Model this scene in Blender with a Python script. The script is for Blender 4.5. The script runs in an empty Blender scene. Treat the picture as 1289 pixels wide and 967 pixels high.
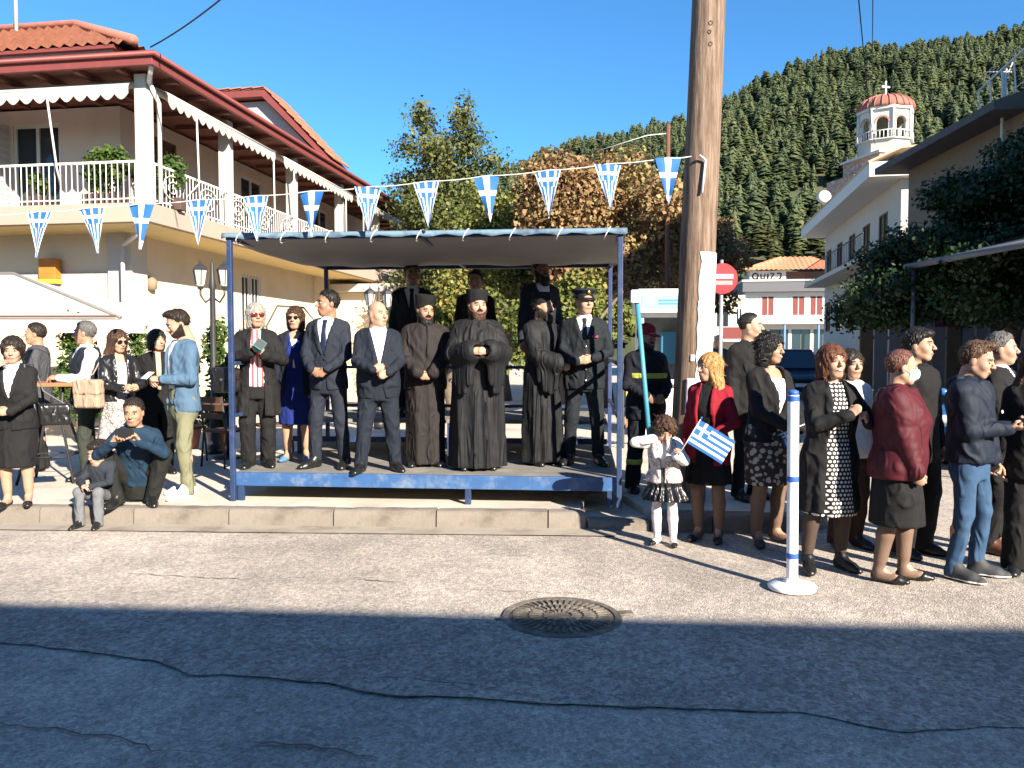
import bpy, math, random
import numpy as np
from mathutils import Vector, Matrix
R = math.radians
COL = bpy.context.scene.collection
SC = bpy.context.scene

# ------------------------------------------------------------------ camera, sky, sun, exposure
CAM_H = 1.6
PITCH = math.atan(43.5 / 1000)
cam_d = bpy.data.cameras.new('camera'); cam = bpy.data.objects.new('camera', cam_d); COL.objects.link(cam)
cam.location = (0, 0, CAM_H); cam.rotation_euler = (R(90) - PITCH, 0, 0)
cam_d.sensor_width = 36.0; cam_d.lens = 36.0 * 1000 / 1289; cam_d.clip_end = 3000; cam_d.clip_start = 0.05
SC.camera = cam

SUN_EL = R(26.0)
SUN_AZ = math.atan2(0.57, -0.82)            # compass-like: angle from +Y towards +X of the direction TO the sun
to_sun = Vector((math.sin(SUN_AZ) * math.cos(SUN_EL), math.cos(SUN_AZ) * math.cos(SUN_EL), math.sin(SUN_EL)))
w = bpy.data.worlds.new('World'); SC.world = w; w.use_nodes = True
nt = w.node_tree; nt.nodes.clear()
sky = nt.nodes.new('ShaderNodeTexSky'); sky.sky_type = 'NISHITA'; sky.sun_disc = False
sky.sun_elevation = SUN_EL; sky.sun_rotation = SUN_AZ; sky.altitude = 300; sky.air_density = 1.0; sky.dust_density = 0.0; sky.ozone_density = 6.0
bg = nt.nodes.new('ShaderNodeBackground'); bg.inputs['Strength'].default_value = 0.070
out = nt.nodes.new('ShaderNodeOutputWorld')
wb_ = nt.nodes.new('ShaderNodeMix'); wb_.data_type = 'RGBA'; wb_.blend_type = 'MULTIPLY'; wb_.inputs[0].default_value = 1.0; wb_.inputs[7].default_value = (0.56, 0.94, 1.06, 1)   # white balance of the whole sky
nt.links.new(sky.outputs[0], wb_.inputs[6]); nt.links.new(wb_.outputs[2], bg.inputs[0]); nt.links.new(bg.outputs[0], out.inputs[0])
sd = bpy.data.lights.new('sun', 'SUN'); sun = bpy.data.objects.new('sun', sd); COL.objects.link(sun)
sd.energy = 5.0; sd.angle = R(0.5); sd.color = (1.0, 0.90, 0.76)
sun.rotation_euler = to_sun.to_track_quat('Z', 'Y').to_euler(); sun.location = to_sun * 40
SC.view_settings.view_transform = 'Standard'; SC.view_settings.look = 'None'
SC.view_settings.exposure = 1.65; SC.view_settings.gamma = 1.0; SC.view_settings.use_curve_mapping = False
SC.cycles.max_bounces = 6; SC.cycles.diffuse_bounces = 3; SC.cycles.glossy_bounces = 3; SC.cycles.transparent_max_bounces = 8

# ------------------------------------------------------------------ helpers
def ray(px, py):
    xc = (px - 644.5) / 1000; yc = (483.5 - py) / 1000
    return Vector((xc, math.cos(PITCH) + yc * math.sin(PITCH), -math.sin(PITCH) + yc * math.cos(PITCH)))
def gp(px, py, z=0.0):                       # where a spot of the photograph meets the level z
    d = ray(px, py); t = (z - CAM_H) / d.z
    return Vector((d.x * t, d.y * t, z))
def yp(px, py, Y):                           # the spot at distance Y
    d = ray(px, py); t = Y / d.y
    return Vector((d.x * t, Y, CAM_H + d.z * t))

def tag(o, label=None, cat=None, group=None, kind=None):
    if label: o['label'] = label
    if cat: o['category'] = cat
    if group: o['group'] = group
    if kind: o['kind'] = kind
    return o
def empty(name, loc=(0, 0, 0), rz=0.0, label=None, cat=None, group=None):
    o = bpy.data.objects.new(name, None); COL.objects.link(o)
    o.location = loc; o.rotation_euler = (0, 0, rz); o.empty_display_size = 0.1
    return tag(o, label, cat, group)
def mesh_from(name, V, Fc, mats, parent=None, smooth=False, mi=None):
    m = bpy.data.meshes.new(name)
    V = np.asarray(V, dtype=np.float32).reshape(-1, 3)
    if isinstance(Fc, np.ndarray):
        n, k = Fc.shape
        m.vertices.add(len(V)); m.vertices.foreach_set('co', V.ravel())
        m.loops.add(n * k); m.loops.foreach_set('vertex_index', Fc.astype(np.int32).ravel())
        m.polygons.add(n); m.polygons.foreach_set('loop_start', np.arange(0, n * k, k, dtype=np.int32))
        m.update(calc_edges=True)
    else:
        m.from_pydata([tuple(v) for v in V.tolist()], [], Fc); m.update()
    if not isinstance(mats, (list, tuple)): mats = [mats]
    for a in mats: m.materials.append(a)
    if mi is not None: m.polygons.foreach_set('material_index', np.asarray(mi, dtype=np.int32))
    if smooth: m.polygons.foreach_set('use_smooth', np.ones(len(m.polygons), dtype=bool))
    m.validate()
    o = bpy.data.objects.new(name, m); COL.objects.link(o)
    if parent: o.parent = parent
    return o
def inst(src, parent=None, loc=None, rot=None, scale=None, name=None):
    o = src.copy(); COL.objects.link(o); o.parent = parent
    if name: o.name = name
    if loc is not None: o.location = loc
    if rot is not None: o.rotation_euler = rot
    if scale is not None: o.scale = scale if hasattr(scale, '__len__') else (scale,) * 3
    return o
def copy_tree(o, parent=None):
    c = o.copy(); COL.objects.link(c); c.parent = parent
    for ch in [x for x in bpy.data.objects if x.parent == o]: copy_tree(ch, c)
    return c

class MB:
    def __init__(s): s.v = []; s.f = []; s.m = []
    def add(s, vs, fs, mi=0):
        n = len(s.v); s.v += [tuple(v) for v in vs]; s.f += [tuple(i + n for i in f) for f in fs]; s.m += [mi] * len(fs); return s
    def box(s, x0, x1, y0, y1, z0, z1, mi=0, M=None):
        vs = [Vector((x, y, z)) for z in (z0, z1) for y in (y0, y1) for x in (x0, x1)]
        if M is not None: vs = [M @ v for v in vs]
        return s.add(vs, [(0, 2, 3, 1), (4, 5, 7, 6), (0, 1, 5, 4), (2, 6, 7, 3), (0, 4, 6, 2), (1, 3, 7, 5)], mi)
    def tube(s, pts, r, n=8, mi=0, cap=True):
        pts = [Vector(p) for p in pts]; k = len(pts)
        rs = r if hasattr(r, '__len__') else [r] * k
        base = len(s.v); prev = None
        for i, p in enumerate(pts):
            t = (pts[min(i + 1, k - 1)] - pts[max(i - 1, 0)]).normalized()
            if prev is None:
                a = t.orthogonal().normalized()
            else:
                a = (prev - t * prev.dot(t)).normalized()
            prev = a; b = t.cross(a)
            for j in range(n):
                q = 2 * math.pi * j / n
                s.v.append(tuple(p + (a * math.cos(q) + b * math.sin(q)) * rs[i]))
        for i in range(k - 1):
            for j in range(n):
                j2 = (j + 1) % n
                s.f.append((base + i * n + j, base + i * n + j2, base + (i + 1) * n + j2, base + (i + 1) * n + j)); s.m.append(mi)
        if cap:
            s.f.append(tuple(base + j for j in range(n))[::-1]); s.m.append(mi)
            s.f.append(tuple(base + (k - 1) * n + j for j in range(n))); s.m.append(mi)
        return s
    def lathe(s, prof, n=16, c=(0, 0, 0), mi=0):
        base = len(s.v); c = Vector(c)
        for (r, z) in prof:
            for j in range(n):
                q = 2 * math.pi * j / n
                s.v.append((c.x + r * math.cos(q), c.y + r * math.sin(q), c.z + z))
        for i in range(len(prof) - 1):
            for j in range(n):
                j2 = (j + 1) % n
                s.f.append((base + i * n + j, base + i * n + j2, base + (i + 1) * n + j2, base + (i + 1) * n + j)); s.m.append(mi)
        s.f.append(tuple(base + j for j in range(n))[::-1]); s.m.append(mi)
        s.f.append(tuple(base + (len(prof) - 1) * n + j for j in range(n))); s.m.append(mi)
        return s
    def prism(s, poly, axis, a, b, mi=0):      # poly in the two other axes, extruded along axis from a to b
        n = len(poly)
        def mk(p, t): return {'x': (t, p[0], p[1]), 'y': (p[0], t, p[1]), 'z': (p[0], p[1], t)}[axis]
        vs = [mk(p, a) for p in poly] + [mk(p, b) for p in poly]
        fs = [tuple(range(n)), tuple(range(n, 2 * n))[::-1]] + [(i, i + n, (i + 1) % n + n, (i + 1) % n) for i in range(n)]
        return s.add(vs, fs, mi)
    def build(s, name, mats, parent=None, smooth=False, bevel=0.0, auto=None):
        o = mesh_from(name, np.array(s.v, dtype=np.float32), s.f, mats, parent, smooth, s.m)
        import bmesh
        bm = bmesh.new(); bm.from_mesh(o.data); bmesh.ops.recalc_face_normals(bm, faces=bm.faces); bm.to_mesh(o.data); bm.free()
        if smooth and auto is not None: o.data.set_sharp_from_angle(angle=R(auto))
        if bevel > 0:
            md = o.modifiers.new('bevel', 'BEVEL'); md.width = bevel; md.segments = 2; md.limit_method = 'ANGLE'; md.angle_limit = R(40)
        return o

# ------------------------------------------------------------------ materials
MATS = {}
def hexc(r, g, b):                            # sRGB 0-255 to linear
    f = lambda c: ((c / 255 + 0.055) / 1.055) ** 2.4 if c > 10 else c / 255 / 12.92
    return (f(r), f(g), f(b))
def mat(name, col, rough=0.7, metal=0.0, var=0.12, scale=6.0, bump=0.0, bscale=40.0, spec=0.4, stain=None, stain_scale=1.5, trans=0.0, dist=0.004):
    if name in MATS: return MATS[name]
    m = bpy.data.materials.new(name); m.use_nodes = True; MATS[name] = m
    n = m.node_tree; b = n.nodes['Principled BSDF']
    b.inputs['Roughness'].default_value = rough; b.inputs['Metallic'].default_value = metal
    b.inputs['Specular IOR Level'].default_value = spec
    tc = n.nodes.new('ShaderNodeTexCoord')
    c = tuple(col[:3])
    if var > 0:
        no = n.nodes.new('ShaderNodeTexNoise'); no.inputs['Scale'].default_value = scale; no.inputs['Detail'].default_value = 5
        n.links.new(tc.outputs['Object'], no.inputs['Vector'])
        mx = n.nodes.new('ShaderNodeMix'); mx.data_type = 'RGBA'
        mx.inputs[6].default_value = tuple(x * (1 - var) for x in c) + (1,)
        mx.inputs[7].default_value = tuple(min(1, x * (1 + var)) for x in c) + (1,)
        n.links.new(no.outputs['Fac'], mx.inputs[0]); cur = mx.outputs[2]
        if stain is not None:
            n2 = n.nodes.new('ShaderNodeTexNoise'); n2.inputs['Scale'].default_value = stain_scale; n2.inputs['Detail'].default_value = 7; n2.inputs['Roughness'].default_value = 0.65
            n.links.new(tc.outputs['Object'], n2.inputs['Vector'])
            rp = n.nodes.new('ShaderNodeValToRGB'); rp.color_ramp.elements[0].position = 0.5; rp.color_ramp.elements[1].position = 0.68
            n.links.new(n2.outputs['Fac'], rp.inputs[0])
            m2 = n.nodes.new('ShaderNodeMix'); m2.data_type = 'RGBA'; m2.inputs[7].default_value = tuple(stain) + (1,)
            n.links.new(rp.outputs[0], m2.inputs[0]); n.links.new(cur, m2.inputs[6]); cur = m2.outputs[2]
        n.links.new(cur, b.inputs['Base Color'])
    else:
        b.inputs['Base Color'].default_value = c + (1,)
    if bump > 0:
        nb = n.nodes.new('ShaderNodeTexNoise'); nb.inputs['Scale'].default_value = bscale; nb.inputs['Detail'].default_value = 4
        n.links.new(tc.outputs['Object'], nb.inputs['Vector'])
        bp = n.nodes.new('ShaderNodeBump'); bp.inputs['Strength'].default_value = bump; bp.inputs['Distance'].default_value = dist
        n.links.new(nb.outputs['Fac'], bp.inputs['Height']); n.links.new(bp.outputs[0], b.inputs['Normal'])
    return m
def glass_mat(name, col=(0.02, 0.03, 0.04), rough=0.06):
    return mat(name, col, rough=rough, var=0, spec=0.8)

# ------------------------------------------------------------------ signed-distance modelling (bodies, clothes, hair)
EDG = [(a, b) for a in range(8) for b in range(a + 1, 8) if bin(a ^ b).count('1') == 1]
CORN = [((c >> 0) & 1, (c >> 1) & 1, (c >> 2) & 1) for c in range(8)]
def nets(d, lo, h):
    s = d < 0
    n0, n1, n2 = d.shape
    cnt = np.zeros((n0 - 1, n1 - 1, n2 - 1), np.int8)
    for (i, j, k) in CORN: cnt += s[i:n0 - 1 + i, j:n1 - 1 + j, k:n2 - 1 + k]
    act = (cnt > 0) & (cnt < 8)
    I, J, K = np.nonzero(act); N = len(I)
    if N == 0: return np.zeros((0, 3), np.float32), np.zeros((0, 4), np.int32)
    dv = [d[I + i, J + j, K + k] for (i, j, k) in CORN]
    pos = np.zeros((N, 3), np.float32); wt = np.zeros(N, np.float32)
    for a, b in EDG:
        da, db = dv[a], dv[b]; m = (da < 0) != (db < 0)
        t = da / np.where(m, da - db, 1)
        for ax in range(3):
            pos[:, ax] += np.where(m, CORN[a][ax] + (CORN[b][ax] - CORN[a][ax]) * t, 0)
        wt += m
    pos /= wt[:, None]
    V = np.asarray(lo, np.float32) + h * (np.stack([I, J, K], 1) + pos)
    ids = np.full(act.shape, -1, np.int32); ids[act] = np.arange(N)
    out = []
    for ax in range(3):
        o1, o2 = (ax + 1) % 3, (ax + 2) % 3
        sl0 = [slice(None)] * 3; sl1 = [slice(None)] * 3
        sl0[ax] = slice(0, -1); sl1[ax] = slice(1, None)
        e = s[tuple(sl0)] != s[tuple(sl1)]
        P = np.stack(np.nonzero(e), 1)
        sh = np.array(d.shape)
        ok = (P[:, o1] > 0) & (P[:, o2] > 0) & (P[:, o1] < sh[o1] - 1) & (P[:, o2] < sh[o2] - 1)
        P = P[ok]
        if len(P) == 0: continue
        q = []
        for (u, v) in ((-1, -1), (0, -1), (0, 0), (-1, 0)):
            Q = P.copy(); Q[:, o1] += u; Q[:, o2] += v; q.append(ids[Q[:, 0], Q[:, 1], Q[:, 2]])
        q = np.stack(q, 1)
        ins = s[P[:, 0], P[:, 1], P[:, 2]]
        q[~ins] = q[~ins][:, ::-1]
        out.append(q)
    return V, np.concatenate(out).astype(np.int32)

class Fld:
    def __init__(s, lo, hi, h):
        s.h = h; s.lo = np.array(lo, float)
        s.n = np.ceil((np.array(hi, float) - s.lo) / h).astype(int) + 1
        s.ax = [(s.lo[i] + h * np.arange(s.n[i])).astype(np.float32) for i in range(3)]
        s.d = np.full(tuple(s.n), 0.3, np.float32)
    def win(s, lo, hi):
        sl = []
        for i in range(3):
            a = int(max(0, math.floor((lo[i] - s.lo[i]) / s.h))); b = int(min(s.n[i], math.ceil((hi[i] - s.lo[i]) / s.h) + 1))
            if b <= a: return None
            sl.append(slice(a, b))
        return tuple(sl), s.ax[0][sl[0]][:, None, None], s.ax[1][sl[1]][None, :, None], s.ax[2][sl[2]][None, None, :]
    def all(s): return s.ax[0][:, None, None], s.ax[1][None, :, None], s.ax[2][None, None, :]
    def put(s, sl, d, k=0.0, mode='add'):
        o = s.d[sl]
        if mode == 'add':
            if k > 0:
                t = np.clip(0.5 + 0.5 * (o - d) / k, 0, 1); s.d[sl] = o * (1 - t) + d * t - k * t * (1 - t)
            else: s.d[sl] = np.minimum(o, d)
        else:
            d = -d
            if k > 0:
                t = np.clip(0.5 - 0.5 * (o - d) / k, 0, 1); s.d[sl] = o * (1 - t) + d * t + k * t * (1 - t)
            else: s.d[sl] = np.maximum(o, d)
    def cone(s, a, b, r0, r1, k=0.02, wr=None, flat=None, mode='add'):
        a = np.array(a, float); b = np.array(b, float); m = max(r0, r1) + k + 0.025
        W = s.win(np.minimum(a, b) - m, np.maximum(a, b) + m)
        if W is None: return
        sl, X, Y, Z = W
        ab = b - a; L2 = float(ab @ ab) + 1e-12
        t = np.clip(((X - a[0]) * ab[0] + (Y - a[1]) * ab[1] + (Z - a[2]) * ab[2]) / L2, 0, 1)
        qx = X - a[0] - ab[0] * t; qy = Y - a[1] - ab[1] * t; qz = Z - a[2] - ab[2] * t
        q2 = qx * qx + qy * qy + qz * qz
        if flat is not None:
            n, ra = flat; qn = qx * n[0] + qy * n[1] + qz * n[2]
            q2 = q2 + (1 / ra ** 2 - 1) * qn * qn
        r = r0 + (r1 - r0) * t
        if wr is not None:
            amp, fr, ph = wr; L = math.sqrt(L2)
            ax_ = fr * L * t
            r = r + amp * (np.sin(ax_ * 0.9 + ph + 48 * qx + 31 * qy) * (0.5 + 0.5 * np.sin(0.31 * ax_ + ph * 3 + 37 * qy)) + 0.5 * np.sin(0.4 * ax_ + 2 * ph - 40 * qx + 25 * qy))
        s.put(sl, np.sqrt(q2) - r, k, mode)
    def ell(s, c, rad, k=0.01, mode='add'):
        c = np.array(c, float); rad = np.array(rad, float); m = k + 0.02
        W = s.win(c - rad - m, c + rad + m)
        if W is None: return
        sl, X, Y, Z = W
        dx, dy, dz = X - c[0], Y - c[1], Z - c[2]
        rr = np.sqrt((dx / rad[0]) ** 2 + (dy / rad[1]) ** 2 + (dz / rad[2]) ** 2) + 1e-6
        L = np.sqrt(dx * dx + dy * dy + dz * dz)
        s.put(sl, np.where(rr < 0.2, -rad.min(), L - L / rr), k, mode)
    def loft(s, rows, k=0.02, folds=None, pw=2.0, mode='add', round_=0.0):
        rows = sorted(rows); A = np.array(rows, float)
        z0, z1 = A[0, 0], A[-1, 0]; mr = A[:, 3:5].max() + 0.06
        W = s.win((A[:, 1].min() - mr, A[:, 2].min() - mr, z0 - 0.05), (A[:, 1].max() + mr, A[:, 2].max() + mr, z1 + 0.05))
        if W is None: return
        sl, X, Y, Z = W
        z = Z.ravel()
        zz = np.linspace(z0 - 0.06, z1 + 0.06, 300); ker = np.ones(15) / 15
        pr = []
        for c in range(1, 5):
            v = np.interp(zz, A[:, 0], A[:, c]); v = np.convolve(np.pad(v, 7, 'edge'), ker, 'valid')
            pr.append(np.interp(z, zz, v).astype(np.float32)[None, None, :])
        cx, cy, rx, ry = pr
        dx = X - cx; dy = Y - cy
        if pw == 2.0: rr = np.sqrt((dx / rx) ** 2 + (dy / ry) ** 2) + 1e-6
        else: rr = ((np.abs(dx) / rx) ** pw + (np.abs(dy) / ry) ** pw) ** (1 / pw) + 1e-6
        L = np.sqrt(dx * dx + dy * dy)
        d = np.where(rr < 0.15, -np.minimum(rx, ry), L - L / rr)
        if folds is not None: d = d - folds(np.arctan2(dy, dx), Z)
        d = np.maximum(d, np.maximum(Z - z1, z0 - Z))
        s.put(sl, d, k, mode)
    def noise(s, amp, fr, seed=0, st=(1, 1, 1)):
        rg = np.random.RandomState(seed); X, Y, Z = s.all()
        for i in range(4):
            v = rg.normal(size=3); v = v / np.linalg.norm(v) * fr * (0.7 + 0.5 * i); v2 = rg.normal(size=3) * fr * 0.4
            s.d += np.float32(amp / (1 + 0.5 * i)) * np.sin(X * v[0] * st[0] + Y * v[1] * st[1] + Z * v[2] * st[2] + rg.rand() * 6 + 1.5 * np.sin(X * v2[0] + Y * v2[1] + Z * v2[2])).astype(np.float32)
    def mesh(s, d=None): return nets(s.d if d is None else d, s.lo, s.h)

def ellmesh(c, r, n=10, m=7, mi_fn=None):
    V = []; Fq = []; mi = []
    for i in range(m + 1):
        a = math.pi * i / m
        for j in range(n):
            b = 2 * math.pi * j / n
            V.append((c[0] + r[0] * math.sin(a) * math.cos(b), c[1] + r[1] * math.sin(a) * math.sin(b), c[2] + r[2] * math.cos(a)))
    for i in range(m):
        for j in range(n):
            Fq.append((i * n + j, i * n + (j + 1) % n, (i + 1) * n + (j + 1) % n, (i + 1) * n + j))
    return np.array(V, np.float32), np.array(Fq, np.int32)
# ------------------------------------------------------------------ ground, road, pavement
def asphalt(name='asphalt_worn', tone=1.0, coarse=1.0):
    m = bpy.data.materials.new(name); m.use_nodes = True; n = m.node_tree; b = n.nodes['Principled BSDF']; b.inputs['Roughness'].default_value = 0.9; b.inputs['Specular IOR Level'].default_value = 0.25
    tc = n.nodes.new('ShaderNodeTexCoord')
    def noise(sc, det=5, ro=0.6):
        q = n.nodes.new('ShaderNodeTexNoise'); q.inputs['Scale'].default_value = sc; q.inputs['Detail'].default_value = det; q.inputs['Roughness'].default_value = ro; n.links.new(tc.outputs['Object'], q.inputs['Vector']); return q.outputs['Fac']
    def ramp(f, p0, p1, c0, c1):
        r = n.nodes.new('ShaderNodeValToRGB'); r.color_ramp.elements[0].position = p0; r.color_ramp.elements[1].position = p1; r.color_ramp.elements[0].color = c0 + (1,); r.color_ramp.elements[1].color = c1 + (1,); n.links.new(f, r.inputs[0]); return r.outputs[0]
    def mix(f, a, c, mode='MIX'):
        q = n.nodes.new('ShaderNodeMix'); q.data_type = 'RGBA'; q.blend_type = mode
        for s_, v in ((0, f), (6, a), (7, c)):
            if isinstance(v, (int, float)): q.inputs[s_].default_value = v
            elif isinstance(v, tuple): q.inputs[s_].default_value = v + (1,)
            else: n.links.new(v, q.inputs[s_])
        return q.outputs[2]
    base = ramp(noise(0.55, 6), 0.32, 0.70, (0.390, 0.350, 0.305), (0.520, 0.462, 0.402))
    base = mix(0.8, base, ramp(noise(0.33, 4, 0.55), 0.42, 0.56, (0.80, 0.80, 0.81), (1.06, 1.05, 1.04)), 'MULTIPLY')
    base = mix(0.85, base, ramp(noise(2.6, 6, 0.7), 0.3, 0.72, (0.72, 0.72, 0.72), (1.12, 1.10, 1.07)), 'MULTIPLY')
    v = n.nodes.new('ShaderNodeTexVoronoi'); v.inputs['Scale'].default_value = 85; n.links.new(tc.outputs['Object'], v.inputs['Vector'])
    base = mix(0.9, base, ramp(v.outputs['Color'], 0.15, 0.9, (0.72, 0.72, 0.73), (1.24, 1.23, 1.21)), 'MULTIPLY')
    base = mix(0.6, base, ramp(noise(180, 2), 0.35, 0.65, (0.72, 0.72, 0.72), (1.22, 1.22, 1.22)), 'MULTIPLY')
    v2 = n.nodes.new('ShaderNodeTexVoronoi'); v2.inputs['Scale'].default_value = 38; n.links.new(tc.outputs['Object'], v2.inputs['Vector'])
    base = mix(0.55 * coarse, base, ramp(v2.outputs['Color'], 0.2, 0.85, (0.62, 0.62, 0.63), (1.30, 1.29, 1.27)), 'MULTIPLY')
    base = mix(1.0, base, (tone, tone, tone), 'MULTIPLY')
    n.links.new(base, b.inputs['Base Color'])
    bp = n.nodes.new('ShaderNodeBump'); bp.inputs['Strength'].default_value = 0.7; bp.inputs['Distance'].default_value = 0.006
    n.links.new(v.outputs['Distance'], bp.inputs['Height']); n.links.new(bp.outputs[0], b.inputs['Normal']); return m
ASPH = asphalt(); ASPH_OLD = asphalt('asphalt_older_layer', 0.86, 1.5)
CONC = mat('pavement_concrete', (0.50, 0.45, 0.38), rough=0.9, var=0.25, scale=3, bump=0.5, bscale=60, stain=(0.36, 0.32, 0.265), stain_scale=1.1, dist=0.006)
KERB = mat('kerb_concrete', (0.185, 0.160, 0.135), rough=0.9, var=0.25, scale=7, bump=0.6, bscale=45, stain=(0.12, 0.10, 0.08), stain_scale=3.5, dist=0.006)
SOIL = mat('dry_ground', (0.17, 0.14, 0.08), rough=1, var=0.4, scale=0.4)
def sheet(name, pts, z, m, thick=None):
    mb = MB(); n = len(pts)
    if thick is None: mb.add([(x, y, z) for x, y in pts], [tuple(range(n))])
    else: mb.prism(pts, 'z', z - thick, z)
    o = mb.build(name, m); tag(o, kind='structure'); return o
sheet('ground', [(-900, -300), (900, -300), (900, 1500), (-900, 1500)], -0.06, SOIL)
# road: a finely divided sheet with a slight unevenness and camber
nx, ny = 150, 130; xs = np.concatenate([np.linspace(-60, -7, 14), np.linspace(-6.6, 7, nx - 28), np.linspace(7.6, 60, 14)]); ys = np.concatenate([np.linspace(-9, 2.0, 8), np.linspace(2.1, 9.0, ny - 26), np.linspace(9.6, 150, 18)])
XX, YY = np.meshgrid(xs, ys, indexing='ij'); ZZ = -0.004 + 0.004 * np.sin(XX * 0.9 + YY * 0.6) * np.sin(YY * 1.3 + 0.5) + 0.002 * np.sin(XX * 3.1) * np.sin(YY * 4.3 + XX)
ZZ = np.where((np.hypot(XX - 0.3, YY - 4.75) < 0.5), -0.002, ZZ)
idx = np.arange(nx * ny).reshape(nx, ny); Fq = np.stack([idx[:-1, :-1], idx[1:, :-1], idx[1:, 1:], idx[:-1, 1:]], -1).reshape(-1, 4)
o = mesh_from('road', np.stack([XX, YY, ZZ], -1).reshape(-1, 3), Fq.astype(np.int32), ASPH, None, True); tag(o, kind='structure')
# kerb line, and the pavement behind it
def kerb_y(x): return 7.0 - 0.045 * (x - 0.67)
KW = 0.16
pave = [(-40, kerb_y(-40) + KW), (0.62, kerb_y(0.62) + KW), (0.75, 7.9), (1.10, 7.9), (1.22, kerb_y(1.2) + KW + 0.05), (2.35, 7.02), (2.75, 7.15), (3.05, 7.5), (3.4, 8.6), (14.5, 52), (14.5, 75), (-40, 75)]
o = sheet('pavement', pave, 0.150, CONC, 0.20)
sheet('pavement_ramp', [(0.62, kerb_y(0.62) + KW), (1.22, kerb_y(1.22) + KW - 0.02), (1.12, 7.95), (0.73, 7.95)], 0.082, CONC, 0.12)
kr = empty('kerb'); tag(kr, kind='structure')
rg = random.Random(4); x = -14.0; cuts = [yp(px, 660, 7.0).x for px in (30, 155, 280, 416, 548, 690)]
edges = [-14 + i * 0.95 for i in range(10)]; edges = [e for e in edges if e < cuts[0] - 0.5] + cuts + [0.66]
KST = None
def kerb_stone(p0, p1, h0=0.152):
    d = (Vector(p1) - Vector(p0)); L = d.length - 0.012; a = math.atan2(d.y, d.x); j = rg.uniform(-0.004, 0.004); h = h0 + rg.uniform(-0.004, 0.004)
    mb = MB(); n = max(3, int(L / 0.12)); rows = []
    prof = [(0, -0.05), (0.004, 0.03), (0.012, h - 0.035), (0.030, h - 0.008), (0.055, h), (KW - 0.01, h), (KW, h - 0.02), (KW, -0.05)]
    vs = []; 
    for i in range(n + 1):
        for (y, z) in prof: vs.append((0.006 + L * i / n, y + j + rg.uniform(-0.004, 0.004), z + (rg.uniform(-0.005, 0.004) if z > 0.1 else 0)))
    k = len(prof); fs = [(i * k + q, i * k + q + 1, (i + 1) * k + q + 1, (i + 1) * k + q) for i in range(n) for q in range(k - 1)] + [tuple(range(k))[::-1], tuple(n * k + q for q in range(k))]
    mb.add(vs, fs); o = mb.build('kerb_stone', KERB, kr, True, auto=50); o.location = (p0[0], p0[1], 0); o.rotation_euler = (0, 0, a)
for a, b in zip(edges[:-1], edges[1:]): kerb_stone((a, kerb_y(a)), (b, kerb_y(b)))
kerb_stone((0.67, kerb_y(0.67)), (1.215, 6.945), 0.085)
c2 = [(1.22, 6.93), (1.75, 6.86), (2.30, 6.86), (2.72, 6.98), (3.06, 7.30), (3.24, 7.75), (3.45, 8.55)]
for a, b in zip(c2[:-1], c2[1:]): kerb_stone(a, b)
for k in range(14):
    a = (3.45 + 0.2555 * (k * 1.0), 8.55 + k * 1.0); kerb_stone(a, (a[0] + 0.2555, a[1] + 1.0))
sheet('gutter', [(-14, kerb_y(-14) - 0.26), (0.9, kerb_y(0.9) - 0.26), (0.9, kerb_y(0.9) + 0.02), (-14, kerb_y(-14) + 0.02)], 0.007, mat('gutter_concrete', (0.30, 0.262, 0.215), rough=0.9, var=0.25, scale=4, bump=0.5, bscale=50, stain=(0.19, 0.16, 0.13), stain_scale=2.5))
# cracks and old tar seams in the asphalt (photographed lines laid out on the ground)
C1 = [(-40, 806), (60, 815), (195, 832), (240, 850), (300, 851), (420, 862), (480, 875), (600, 880), (720, 888), (900, 893), (1010, 898), (1130, 922), (1260, 915), (1330, 918)]
rgk = random.Random(12)
def seam(pix, jit=0.012):
    P = [gp(x, y, 0) for x, y in pix]; out = []
    for a, b in zip(P[:-1], P[1:]):
        n = max(2, int((b - a).length / 0.06))
        for i in range(n): out.append(a.lerp(b, i / n) + Vector((0, rgk.uniform(-jit, jit), 0)))
    return out + [P[-1]]
def strip(name, up, lo, z, m):
    us = seam(up); x0, x1 = us[0].x, us[-1].x; ls = seam(lo); vs = []; n = 160
    ux = [p.x for p in us]; uy = [p.y for p in us]; lx = [p.x for p in ls]; ly = [p.y for p in ls]
    for i in range(n + 1):
        x = x0 + (x1 - x0) * i / n; vs += [(x, float(np.interp(x, ux, uy)), z), (x, float(np.interp(x, lx, ly)), z)]
    mb = MB(); mb.add(vs, [(2 * i, 2 * i + 1, 2 * i + 3, 2 * i + 2) for i in range(n)]); tag(mb.build(name, m), kind='structure')
strip('road_older_layer', [(-40, 768), (300, 772), (700, 783), (1000, 792), (1330, 802)], C1, 0.0036, ASPH_OLD)
CRACK = mat('tar_crack', (0.11, 0.10, 0.092), rough=0.95, var=0.3, scale=20)
def crack(pix, wd, seed):
    r = random.Random(seed); P = [gp(x, y, 0.0045) for x, y in pix]; Q = []
    for a, b in zip(P[:-1], P[1:]):
        n = max(2, int((b - a).length / 0.05))
        for i in range(n): Q.append(a.lerp(b, i / n) + Vector((r.uniform(-0.01, 0.01), r.uniform(-0.014, 0.014), 0)))
    Q.append(P[-1]); vs = []; fs = []
    for i, q in enumerate(Q):
        ww = wd * r.uniform(0.15, 1.1) * min(1, 4 * i / len(Q) + 0.1, 4 * (len(Q) - 1 - i) / len(Q) + 0.1); vs += [(q.x, q.y - ww, q.z), (q.x, q.y + ww, q.z)]
    fs = [(2 * i, 2 * i + 2, 2 * i + 3, 2 * i + 1) for i in range(len(Q) - 1)]
    mb = MB(); mb.add(vs, fs); o = mb.build('road_crack', CRACK); tag(o, kind='structure')
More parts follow.
